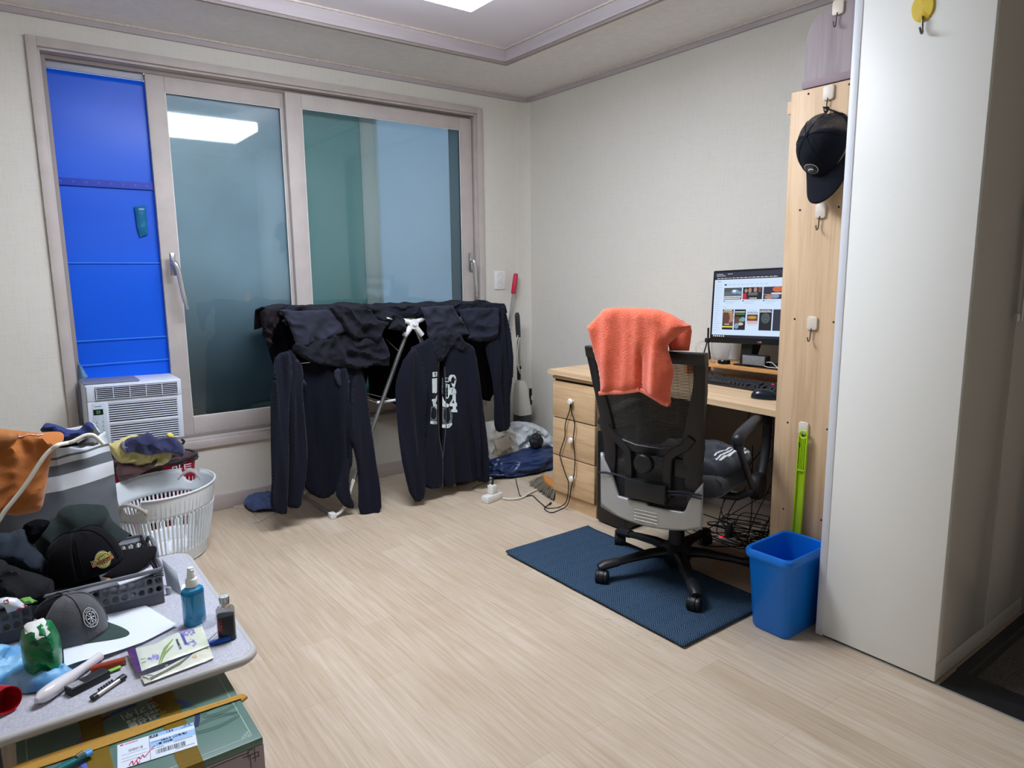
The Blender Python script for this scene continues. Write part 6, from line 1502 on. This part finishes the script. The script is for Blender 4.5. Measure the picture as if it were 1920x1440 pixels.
def bandp(y0_, y1_, x0_, x1_, m_, h, nm, sl=.0): 
    g = G(); g.grid(lambda u, v: tuple(sf_(V((bx_+x0_+(x1_-x0_)*u, by_+y0_+(y1_-y0_)*v+sl*u, h)))), 14, 3); return g.obj(nm, m_, t, fix=False)
bandp(-.0095, .0095, -.031, .031, OUT, .0018, 'badge_band'); bandp(-.008, -.0005, -.0295, .0295, OB, .0024, 'badge_band'); bandp(.0005, .008, -.0295, .0295, mat('badge_dark'), .0024, 'badge_band')
text('badge_letters', 'LOS ANGELES', .0088, None, YB_, t, surf=lambda p: sf_(V((bx_+p.x, by_+.0044+p.y, .0028))), bold=.0003)
text('badge_letters', 'COUNTRY', .0082, None, mat('badge_dark'), t, surf=lambda p: sf_(V((bx_+p.x, by_-.0042+p.y, .0028))), bold=.0003)
q = CM @ V((.06, .082, .06)); G().tube(cat([tuple(q), tuple(q+V((.012, -.01, -.012))), tuple(q+V((.006, -.01, -.03))), tuple(q+V((.010, -.012, -.045)))], 5), .0016, 6).obj('tag_string', WHITE, t)
# grey cap
cc = on_z(142, 1185, TZ+.02)
GCF = mat('cap_washed_grey', (84, 84, 88), .9, bump=.4, bs=300, sheen=.2, var=.08, vs=30); GCB = mat('cap_green_brim', (50, 70, 66), .85, bump=.3, bs=300)
GM = T(cc.x-.012, cc.y+.01, TZ+.018) @ RZ(-40) @ RY(2) @ RX(3) @ Matrix.Scale(.93, 4)
t, sf_, pf_ = make_cap('baseball_cap', 'washed grey cap with green brim and round black badge on the table', GM, GCF, BLKC, GCB, mesh_rear=BLKC)
bx_, by_ = -.030, .055
patch(t, sf_, bx_, by_, .026, .024, mat('badge_black', (20, 20, 24), .6), .0008)
WB_ = mat('badge_white', (214, 218, 220), .6)
for r_ in (.0235, .0155): ptube(sf_, [(bx_+r_*cos(2*pi*i/28), by_+r_*.93*sin(2*pi*i/28)) for i in range(29)], .0009, .0014).obj('badge_ring', WB_, t)
g = G()
for (a, b_, c, d) in ((-.011, -.011, .011, .011), (-.011, .011, .011, -.011), (0, -.012, 0, .012), (-.012, 0, .012, 0)):
    g.tube([sf_(V((bx_+a+(c-a)*i/5, by_+b_+(d-b_)*i/5, .0014))) for i in range(6)], .0007, 5)
for (a, b_) in ((0, .0085), (0, -.0085), (.0085, 0), (-.0085, 0)): g.sphere(tuple(sf_(V((bx_+a, by_+b_, .0014)))), .0026, n=5, sq=(1, 1, .6))
g.obj('badge_emblem', WB_, t)
for s_, word in ((1, 'EST ALASKA BAY'), (-1, 'SINCE 1992')):
    for i, ch in enumerate(word):
        a = pi/2-s_*(i-(len(word)-1)/2)*.21 if s_ > 0 else -pi/2+(i-(len(word)-1)/2)*.21
        if ch == ' ': continue
        def sfn(p, a=a, s_=s_):
            rot = a-pi/2 if s_ > 0 else a+pi/2; x = p.x*cos(rot)-p.y*sin(rot); y = p.x*sin(rot)+p.y*cos(rot)
            return sf_(V((bx_+.0195*cos(a)+x, by_+.0182*sin(a)+y, .0016)))
        text('badge_letter', ch, .0052, None, WB_, t, surf=sfn, bold=.0001)
# mesh cap hanging on its hook
MSH = bpy.data.materials.new('open_mesh_fabric'); MSH.use_nodes = True; nt = MSH.node_tree; N = nt.nodes; L = nt.links; b = N['Principled BSDF']
b.inputs['Base Color'].default_value = lin((40, 38, 40)); b.inputs['Roughness'].default_value = .8
tr = N.new('ShaderNodeBsdfTransparent'); mx = N.new('ShaderNodeMixShader'); L.new(tr.outputs[0], mx.inputs[1]); L.new(b.outputs[0], mx.inputs[2])
tc = N.new('ShaderNodeTexCoord'); vo = N.new('ShaderNodeTexVoronoi'); vo.inputs['Scale'].default_value = 420; L.new(tc.outputs['Object'], vo.inputs[0])
rp_ = N.new('ShaderNodeMath'); rp_.operation = 'GREATER_THAN'; rp_.inputs[1].default_value = .38; L.new(vo.outputs['Distance'], rp_.inputs[0])
m2 = N.new('ShaderNodeMath'); m2.operation = 'MULTIPLY_ADD'; m2.inputs[1].default_value = .5; m2.inputs[2].default_value = .35; L.new(rp_.outputs[0], m2.inputs[0]); L.new(m2.outputs[0], mx.inputs[0]); L.new(mx.outputs[0], N['Material Output'].inputs[0])
hk = hp[1]
hc = on_x(1540, 278, BOARDX-.075)
fwd = V((-.30, -.05, -.95)).normalized(); upc = V((-.93, .22, .30)); upc = (upc-fwd*upc.dot(fwd)).normalized(); hc = on_x(1543, 272, BOARDX-.06)
HM_ = basis(V((BOARDX-.036, hc.y, hc.z)), fwd, upc.cross(fwd), upc) @ Matrix.Diagonal((1.08, 1.04, .82, 1))
NVC = mat('cap_navy_black', (21, 23, 31), .9, bump=.3, bs=400, sheen=.04, spec=.12)
t, sf_, pf_ = make_cap('baseball_cap', 'black mesh-back cap with an oval badge hanging from a hook', HM_, NVC, NVC, NVC, mesh_rear=MSH)
top_ = V((BOARDX-.024, hk.y, hk.z-.050))
a1_ = HM_ @ V((-.085, .045, .01)); a2_ = HM_ @ V((-.085, -.045, .01))
G().tube(cat([tuple(a1_), tuple(top_.lerp(a1_, .35)+V((0, .02, .01))), tuple(top_), tuple(top_.lerp(a2_, .35)+V((0, -.02, .01))), tuple(a2_)], 8), .0055, 8, flat=.5).obj('hanging_strap', BLACKP, t)
G().tube([HM_ @ V((.098*cos(a)*1.01, .082*sin(a)*1.01, .004)) for a in [pi/2*1.1+(pi*2-pi*1.1)*i/20 for i in range(21)]], .006, 8, flat=.6).obj('sweatband', NVC, t)
bx_, by_ = -.006, .048
patch(t, sf_, bx_, by_, .030, .021, WB_, .0008)
patch(t, sf_, bx_, by_, .0275, .019, mat('badge_black'), .0014, nm='patch_field')
patch(t, sf_, bx_, by_, .016, .010, mat('badge_grey_fill', (104, 112, 118), .6), .0020, nm='patch_centre')
ptube(sf_, [(bx_-.010, by_-.001), (bx_-.002, by_+.003), (bx_+.006, by_+.002), (bx_+.011, by_-.002)], .0018, .0028).obj('patch_figure', WB_, t)
for s_, word in ((1, 'OUR FRONTIER'), (-1, 'MOUNTAINS')):
    for i, ch in enumerate(word):
        if ch == ' ': continue
        a = pi/2-(i-(len(word)-1)/2)*.20 if s_ > 0 else -pi/2+(i-(len(word)-1)/2)*.24
        def sfn(p, a=a, s_=s_):
            rot = (a-pi/2)*.7 if s_ > 0 else (a+pi/2)*.7; x = p.x*cos(rot)-p.y*sin(rot); y = p.x*sin(rot)+p.y*cos(rot)
            return sf_(V((bx_+.0218*cos(a)+x, by_+.0145*sin(a)+y, .0022)))
        text('patch_letter', ch, .0056, None, mat('badge_grey_text', (170, 176, 182), .6), t, surf=sfn)
# white paper sheet
PAP = mat('white_paper', (226, 234, 244), .6)
P = pxz([(122, 1257), (118, 1205), (112, 1190), (190, 1130), (206, 1118), (238, 1106), (250, 1109), (262, 1125), (332, 1168), (270, 1200)], TZ+.012)
def wp(u, v, h): return (u, v, h+.010*exp(-((u-.05)**2+(v-1.87)**2)/.004)+.006*sin(u*14+1)*.5)
o, _, _ = puff('paper_sheet', P, plane_z(TZ+.010), .0004, PAP, None, cell=.012, back=.5, base=.0006, warp=wp); tag(o, 'large blank white paper sheet under the grey cap', 'paper')
# folded white card
a = on_z(313, 1105, TZ); b_ = on_z(340, 1116, TZ); c = on_z(311, 1062, TZ+.075)
t = thing('folded_card', 'folded white card standing on the table beside the grey basket', 'card', tuple(a))
ca = on_z(313, 1098, TZ); cb = on_z(341, 1116, TZ)
G().add([tuple(ca), tuple(cb), tuple(cb+V((.0, .045, .058))), tuple(ca+V((0, .045, .070)))], [(0, 1, 2, 3)]).obj('standing_leaf', mat('card_grey_white', (200, 206, 214), .6), t, solid=.0008)
q = pxz([(338, 1112), (342, 1096), (365, 1092), (380, 1101), (362, 1108), (345, 1116)], TZ+.004)
G().prism(q, TZ+.003, TZ+.0045).obj('lying_leaf', PAP, t)
q = on_z(317, 1114, TZ)
t = thing('clear_vial', 'tiny clear cylinder on the table in front of the folded card', 'vial', tuple(q))
G().lathe([(0, 0), (.0075, 0), (.0075, .020), (.006, .022), (0, .022)], 18, T(q.x, q.y, TZ)).obj('cap_shell', mat('clear_grey_plastic', (190, 192, 200), .15, trans=.4), t)
q = on_z(275, 1170, TZ)
# spray bottle
q = on_z(366, 1168, TZ); SPM = T(q.x, q.y, TZ) @ RZ(20)
t = thing('spray_bottle', 'bright blue spray bottle with white pump on the table', 'spray bottle', tuple(q))
g = G(); Kp = [(0, .001), (.92, 0), (1, .006), (1, .030), (.99, .070), (1, .090), (.93, .100), (.6, .106), (.42, .109), (.40, .112), (0, .112)]
g.lathe([(r*.026, z) for r, z in Kp], 36, SPM, sx=1.12, sy=.80, power=2.6)
g.obj('bottle_body', mat('aqua_blue_bottle', (0, 138, 190), .18, spec=.6, coat=.4, var=.10, vs=5, st=(1, 1, 6)), t)
G().lathe([(.0258, .086), (.0263, .088), (.0263, .092), (.0258, .094)], 36, SPM, sx=1.12, sy=.80, power=2.6).obj('shoulder_band', mat('deep_blue_band', (0, 104, 160), .2), t)
G().lathe([(0, .108), (.0155, .108), (.0155, .128), (.014, .130), (.0105, .131), (.0100, .142), (.0090, .143), (.0088, .156), (.007, .160), (0, .161)], 24, SPM).box(-.004, .0125, -.004, .004, .146, .156, .002, SPM @ RZ(-100)).obj('pump', mat('pump_white', (232, 234, 228), .4), t)
# perfume bottle
q = on_z(428, 1200, TZ); PM_ = T(q.x, q.y+.008, TZ) @ RZ(-22)
t = thing('perfume_bottle', 'dark smoky perfume bottle with chrome cap at the table corner', 'perfume bottle', tuple(q))
g = G(); loft(g, [(rrect(-.0205, .0205, -.013, .013, .010, 5), z, 0, 0) for z in (0, .003, .05)]+[(rrect(-.0205, .0205, -.013, .013, .010, 5), .068, 0, 0)], PM_, 0, True, True)
g.obj('liquid', mat('dark_perfume', (26, 25, 28), .2), t)
g = G(); loft(g, [(rrect(-.0225, .0225, -.015, .015, .012, 5), z, 0, 0) for z in (0, .084)]+[(rrect(-.019, .019, -.012, .012, .009, 5), .089, 0, 0)], PM_, 0, True, True)
g.obj('glass_shell', mat('smoky_glass', (92, 92, 96), .06, trans=.55, ior=1.3, alpha=.5), t)
G().lathe([(0, .089), (.0125, .089), (.0125, .116), (.011, .118), (0, .118)], 28, PM_).obj('chrome_cap', mat('mirror_chrome', (220, 220, 222), .10, 1), t)
text('bottle_lettering', 'LUXE', .012, PM_ @ T(-.012, -.0156, .045) @ RX(90) @ RZ(-90), mat('crimson_letters', (170, 30, 54), .4), t, bold=.0004)
q = on_z(393, 1172, TZ); t = thing('clear_glass_cup', 'small clear plastic cup between spray bottle and perfume', 'cup', tuple(q))
G().lathe([(0, .001), (.016, .001), (.018, .022), (.0175, .022), (.0155, .002), (0, .002)], 24, T(q.x, q.y, TZ)).obj('cup_shell', mat('clear_cup', (225, 230, 236), .06, trans=.8, ior=1.1, alpha=.35), t)
# blue comb-like handle
a = on_z(396, 1206, TZ+.008); b_ = on_z(432, 1196, TZ+.008); t = thing('blue_razor', 'ribbed blue handle lying in front of the perfume bottle', 'razor', tuple(a))
g = G().tube([a-(b_-a)*.4, b_], .0065, 10); dr = (b_-a)
for i in range(14): p = a-(b_-a)*.2+dr*1.15*i/13; g.tube([p, p+dr.normalized()*.0012], .0076, 10)
g.obj('razor_handle', mat('cobalt_plastic', (18, 84, 190), .3), t)
G().tube([a+V((-.01, .012, 0)), on_z(402, 1190, TZ+.006)+V((.02, .01, .006))], .0018, 6).obj('thin_rod', mat('clear_grey_rod', (150, 156, 166), .2), t)
# lavender packets
PK1 = mat('pale_lime_packet', (240, 246, 222), .35, var=.03, vs=20, coat=.3); PK2 = mat('cream_packet', (242, 242, 220), .35, coat=.3)
LAV = mat('lavender_print', (172, 166, 220), .5, var=.15, vs=300); VIO = mat('violet_print', (96, 88, 176), .5); LEAF = mat('leaf_green_print', (150, 176, 84), .5); OLV = mat('olive_print', (112, 120, 84), .5)
def packet(name, lab, pts, z, m, seed, tilt=None):
    P = pxz(pts, z); t = thing(name, lab, 'packet', (P[0][0], P[0][1], z), 'lavender packets')
    o, s, f = puff('packet_body', P, plane_z(z-.002), .0030, m, t, cell=.007, fold=folds('soft', .0015, 20, 20, seed), back=.4, rim=.02, base=.001); return t, s, f, z
def z20(pts): return [(200+x*220/1920, 1180+y*120/1047) for x, y in pts]
t, s, f, z = packet('lavender_packet', 'lower cream packet with flower print at the table front edge', z20([(560, 760), (900, 640), (1380, 380), (1680, 260), (1750, 450), (1400, 590), (1000, 740), (620, 880)]), TZ+.008, PK2, 2)
decal('stem_print', [pxz(z20(q), z) for q in ([(700, 810), (960, 680), (1180, 560), (1400, 400), (1410, 420), (1200, 600), (980, 710), (720, 835)], [(660, 755), (760, 765), (758, 780), (660, 768)], [(590, 770), (700, 825), (690, 836), (584, 786)])], s, f, OLV, t, .0006)
decal('bud_print', [pxz(z20([(1390, 460), (1460, 425), (1480, 470), (1420, 490)]), z), pxz(z20([(940, 570), (1000, 555), (1010, 590), (960, 596)]), z)], s, f, mat('peach_print', (232, 196, 150), .5), t, .0007)
t, s, f, z = packet('lavender_packet', 'upper lime packet with lavender print and purple edge', z20([(470, 300), (800, 220), (980, 110), (1180, 30), (1560, -60), (1680, 250), (1300, 400), (900, 540), (570, 670), (520, 480)]), TZ+.017, PK1, 5)
rl = random.Random(9)
def blobs(cx, cy, n, r, sx=1, sy=1):
    out = []
    for i in range(n):
        a = rl.uniform(0, 6.28); d = rl.random()**.5; x, y = cx+sx*d*cos(a), cy+sy*d*sin(a); out.append(pxz(z20([(x+r*cos(k*pi/3+a)*rl.uniform(.6, 1.3), y+r*.8*sin(k*pi/3+a)*rl.uniform(.6, 1.3)) for k in range(6)]), z))
    return out
LAV2 = blobs(1300, 60, 26, 26, 130, 70)+blobs(1400, 250, 12, 22, 80, 50)+blobs(770, 480, 20, 22, 90, 55)
g = G()
for P in LAV2:
    vs = [s(*p) for p in P]; g.add([(v.x, v.y, v.z+.0005) for v in vs], [tuple(range(6))], f)
g.obj('lavender_print', LAV, t, fix=False)
g = G()
for P in blobs(1300, 60, 14, 10, 150, 80)+blobs(1400, 230, 9, 10, 90, 60)+blobs(770, 480, 10, 9, 110, 60): vs = [s(*p) for p in P]; g.add([(v.x, v.y, v.z+.0008) for v in vs], [tuple(range(6))], f)
g.obj('violet_print', VIO, t, fix=False)
decal('title_bar', [pxz(z20([(1205, 95), (1250, 85), (1325, 260), (1285, 270)]), z)], s, f, VIO, t, .0010)
decal('leaf_print', [pxz(z20(q), z) for q in ([(845, 570), (860, 575), (940, 400), (1095, 180), (1080, 175), (930, 330)], [(870, 575), (885, 570), (970, 420), (1100, 275), (1085, 270), (950, 390)], [(560, 490), (640, 480), (640, 490), (560, 500)], [(570, 550), (650, 535), (650, 545), (575, 560)])], s, f, LEAF, t, .0008)
pa, pb = [V((p[0], p[1], 0)) for p in pxz(z20([(1125, 140), (1235, 400)]), z)]
tm = basis(V(((pa.x+pb.x)/2, (pa.y+pb.y)/2, z+.0045)), (pb-pa).normalized(), V((-(pb-pa).y, (pb-pa).x, 0)).normalized(), V((0, 0, 1)))
text('packet_lettering', 'FRAGRANCE TEA', .0075, tm, INK, t)
P = pxz(z20([(330, 330), (480, 280), (590, 690), (500, 700), (430, 560)]), z-.002)
G().prism(P, z-.006, z-.003).obj('purple_edge', mat('purple_packet_edge', (84, 34, 98), .3), t)
CLF = bpy.data.materials.new('clear_wrapper'); CLF.use_nodes = True; nt = CLF.node_tree; nt.nodes.remove(nt.nodes['Principled BSDF'])
a_ = nt.nodes.new('ShaderNodeBsdfTransparent'); a_.inputs[0].default_value = (.99, .99, .99, 1); b_ = nt.nodes.new('ShaderNodeBsdfGlossy'); b_.inputs['Roughness'].default_value = .12; mx = nt.nodes.new('ShaderNodeMixShader'); mx.inputs[0].default_value = .07
nt.links.new(a_.outputs[0], mx.inputs[1]); nt.links.new(b_.outputs[0], mx.inputs[2]); nt.links.new(mx.outputs[0], nt.nodes['Material Output'].inputs[0])
P = pxz(z20([(200, 400), (500, 250), (1500, -100), (1600, 40), (1790, 430), (1740, 470), (620, 890), (500, 760), (330, 650)]), TZ+.024)
o, _, _ = puff('clear_wrapper', P, plane_z(TZ+.021), .0015, CLF, None, cell=.009, fold=folds('crumple', .0035, 22, 22, 5), back=.2, base=.0005); tag(o, 'crinkled clear wrapper round the lavender packets', 'wrapper')
# pens / sticks under the paper
a = on_z(170, 1256, TZ+.008); b_ = on_z(236, 1238, TZ+.008); t = thing('orange_tube', 'orange red glue tube lying by the packets', 'tube', tuple(a))
G().tube([a, a+(b_-a)*.08, b_], [.006, .009, .0095], 12).obj('tube_body', mat('orange_red_tube', (166, 68, 44), .3), t)
a = on_z(196, 1262, TZ+.006); b_ = on_z(226, 1250, TZ+.006); o = G().tube([a, b_], .006, 10, flat=.6).obj('green_stick', mat('apple_green', (130, 178, 50), .4)); tag(o, 'short apple green stick lying beside the orange tube', 'stick')
# ... electronic cigarette box, lighter, white handle, red cup
a = on_z(130, 1300, TZ); b_ = on_z(205, 1262, TZ); dv = (b_-a).normalized(); sv = V((-dv.y, dv.x, 0)); BM = basis(V((a.x, a.y, TZ)), dv, sv, V((0, 0, 1)))
t = thing('black_power_bank', 'flat black battery box with a grey label on the table', 'battery box', tuple(a))
G().box(-.006, .082, -.022, .008, 0, .018, .0015, BM).obj('box_body', mat('matt_black_box', (30, 30, 32), .45), t)
G().box(-.002, .024, -.018, .005, .018, .0186, 0, BM).obj('grey_label', mat('silver_grey_label', (150, 152, 152), .5, var=.3, vs=300), t)
a = on_z(176, 1307, TZ+.007); b_ = on_z(230, 1270, TZ+.007); t = thing('silver_lighter', 'silver and black lighter lying beside the black battery box', 'lighter', tuple(a))
G().tube([a, b_], .0075, 12, flat=.7).obj('lighter_body', CHROME, t); G().tube([b_-(b_-a)*.15, b_+(b_-a)*.06], .0085, 12, flat=.75).tube([a-(b_-a)*.05, a+(b_-a)*.08], .0082, 12, flat=.75).obj('lighter_end', BLACKP, t)
g = G(); d_ = (b_-a)
for k in range(6): p = a.lerp(b_, .25+k*.09)+V((-.004, .004, .006)); g.sphere(tuple(p), .003, n=5)
g.obj('black_trim', mat('lighter_trim', (70, 70, 60), .4), t)
a = on_z(68, 1314, TZ+.018); b_ = on_z(188, 1230, TZ+.012); t = thing('massage_wand', 'smooth white plastic wand lying across the table front', 'handle', tuple(a))
pts = [a.lerp(b_, k/14) for k in range(15)]; rs = [.006, .0145, .0165, .0170, .0168, .016, .015, .0135, .012, .011, .0105, .010, .010, .010, .010]
G().tube(pts, rs, 18).obj('handle_body', mat('glossy_white_handle', (226, 222, 226), .18, coat=.4), t)
q = on_z(15, 1345, TZ); RM = T(q.x-.008, q.y+.035, TZ+.029) @ RZ(-62) @ RY(84)
t = thing('red_cup', 'red plastic cup lying on its side at the table corner', 'cup', tuple(q))
g = G().lathe([(.0, -.035), (.022, -.035), (.0245, -.033), (.0290, .024), (.0275, .024), (.0235, -.030), (0, -.031)], 36, RM); g.obj('cup_shell', mat('red_cup_plastic', (190, 26, 48), .35, transl=.15), t)
g = G()
for (x_, y_) in ((.009, .006), (-.006, -.004)): g.lathe([(0, -.0295), (.004, -.0295), (.004, -.0285), (0, -.0285)], 12, RM @ T(x_, y_, 0))
g.obj('bottom_dot', mat('dusty_dot', (178, 96, 104), .6), t)
# blue tissue pack and green snack bag
gb = on_z(78, 1283, TZ); P = pxz([(-60, 1230), (20, 1218), (40, 1220), (95, 1240), (128, 1258), (144, 1262), (140, 1272), (110, 1290), (80, 1298), (40, 1300), (10, 1290), (-60, 1300)], TZ+.004)
BT = mat('blue_wet_tissue', (70, 160, 226), .45, var=.25, vs=22, transl=.1, rgb2=(150, 204, 240))
o, _, _ = puff('blue_wrapper', P, plane_z(TZ+.004), .018, BT, None, cell=.007, fold=folds('crumple', .012, 26, 26, 8), back=.1, sm=1); tag(o, 'crumpled light blue wrapper under the green pouch', 'wrapper')
vw = V((gb.x, gb.y, 0)).normalized(); FN = V((-vw.x, -vw.y, 0)); FU = V((vw.y, -vw.x, 0)); go = V((gb.x, gb.y+.03, 0))
def pxf(pts, o): 
    out = []
    for x, y in pts: q = on_p(x, y, o, FN)-o; out.append((q.dot(FU), q.z))
    return out
P = pxf([(66, 1287), (54, 1280), (42, 1240), (37, 1200), (40, 1182), (52, 1170), (70, 1164), (78, 1158), (82, 1162), (96, 1162), (104, 1175), (112, 1190), (116, 1215), (117, 1245), (112, 1262), (92, 1288), (80, 1291)], go)
GP = mat('green_pouch', (0, 116, 62), .28, bump=.5, bs=25, coat=.2)
t = thing('green_pouch', 'glossy green twisted pouch standing on the blue wrapper', 'pouch', tuple(go))
o, s, f = puff('pouch_body', P, basis(go, FU, V((0, 0, 1)), FN), .032, GP, t, cell=.0055, fold=folds('crumple', .012, 26, 18, 3, 30), back=1.0, rim=.030)
def z9(pts): return pxf([(x*240/1728, 1040+y*200/1440) for x, y in pts], go+FN*.03)
decal('white_shape', [z9([(325, 1020), (375, 975), (450, 955), (480, 920), (520, 935), (600, 915), (635, 950), (610, 975), (680, 1040), (580, 1085), (560, 1080), (500, 1118), (465, 1085), (470, 1040), (420, 1035), (340, 1085)])], s, f, WHITE, t, .002)
pt = z9([(470, 1175)])[0]
sp_ = s(*pt); text('pouch_number', 'JS05', .010, f @ T(sp_.x, sp_.y, sp_.z+.004) @ RZ(-50), mat('black_ink', (14, 40, 28), .5), t, bold=.0002)
# tube and green wrapper at the left of the basket
a = on_z(12, 1146, TZ+.125); t = thing('ointment_tube', 'white squeeze tube with red print leaning on the basket rim', 'tube', tuple(a))
P = pxf([(-10, 1125), (12, 1120), (32, 1122), (46, 1134), (51, 1136), (40, 1141), (14, 1150), (8, 1138), (-10, 1130)], V((a.x, a.y-.02, 0)))
o, s, f = puff('tube_body', P, basis(V((a.x, a.y-.02, 0)), FU, V((0, 0, 1)), FN), .012, mat('tube_white', (214, 218, 226), .3), t, cell=.005, fold=None, back=.8, rim=.02)
def zq(pts): return pxf([(x*240/1728, 1040+y*200/1440) for x, y in pts], V((a.x, a.y-.02, 0)))
decal('red_print', [zq([(45, 600), (110, 585), (120, 625), (60, 640)])], s, f, mat('maroon_print', (130, 40, 50), .5), t, .0012)
decal('red_print', [zq([(215, 722), (250, 690), (330, 668), (365, 690), (340, 706), (250, 722)])], s, f, mat('coral_red_print', (222, 50, 60), .5), t, .0012)
P = pxf([(36, 1124), (44, 1121), (56, 1119), (62, 1124), (70, 1127), (60, 1131), (44, 1133)], V((a.x+.06, a.y+.0, 0)))
o, _, _ = puff('green_wrapper', P, basis(V((a.x+.06, a.y, 0)), FU, V((0, 0, 1)), FN), .004, mat('apple_green_foil', (118, 178, 84), .35), None, cell=.005, fold=folds('crumple', .003, 40, 40, 2)); tag(o, 'small apple green wrapper on the basket rim behind the tube', 'wrapper')
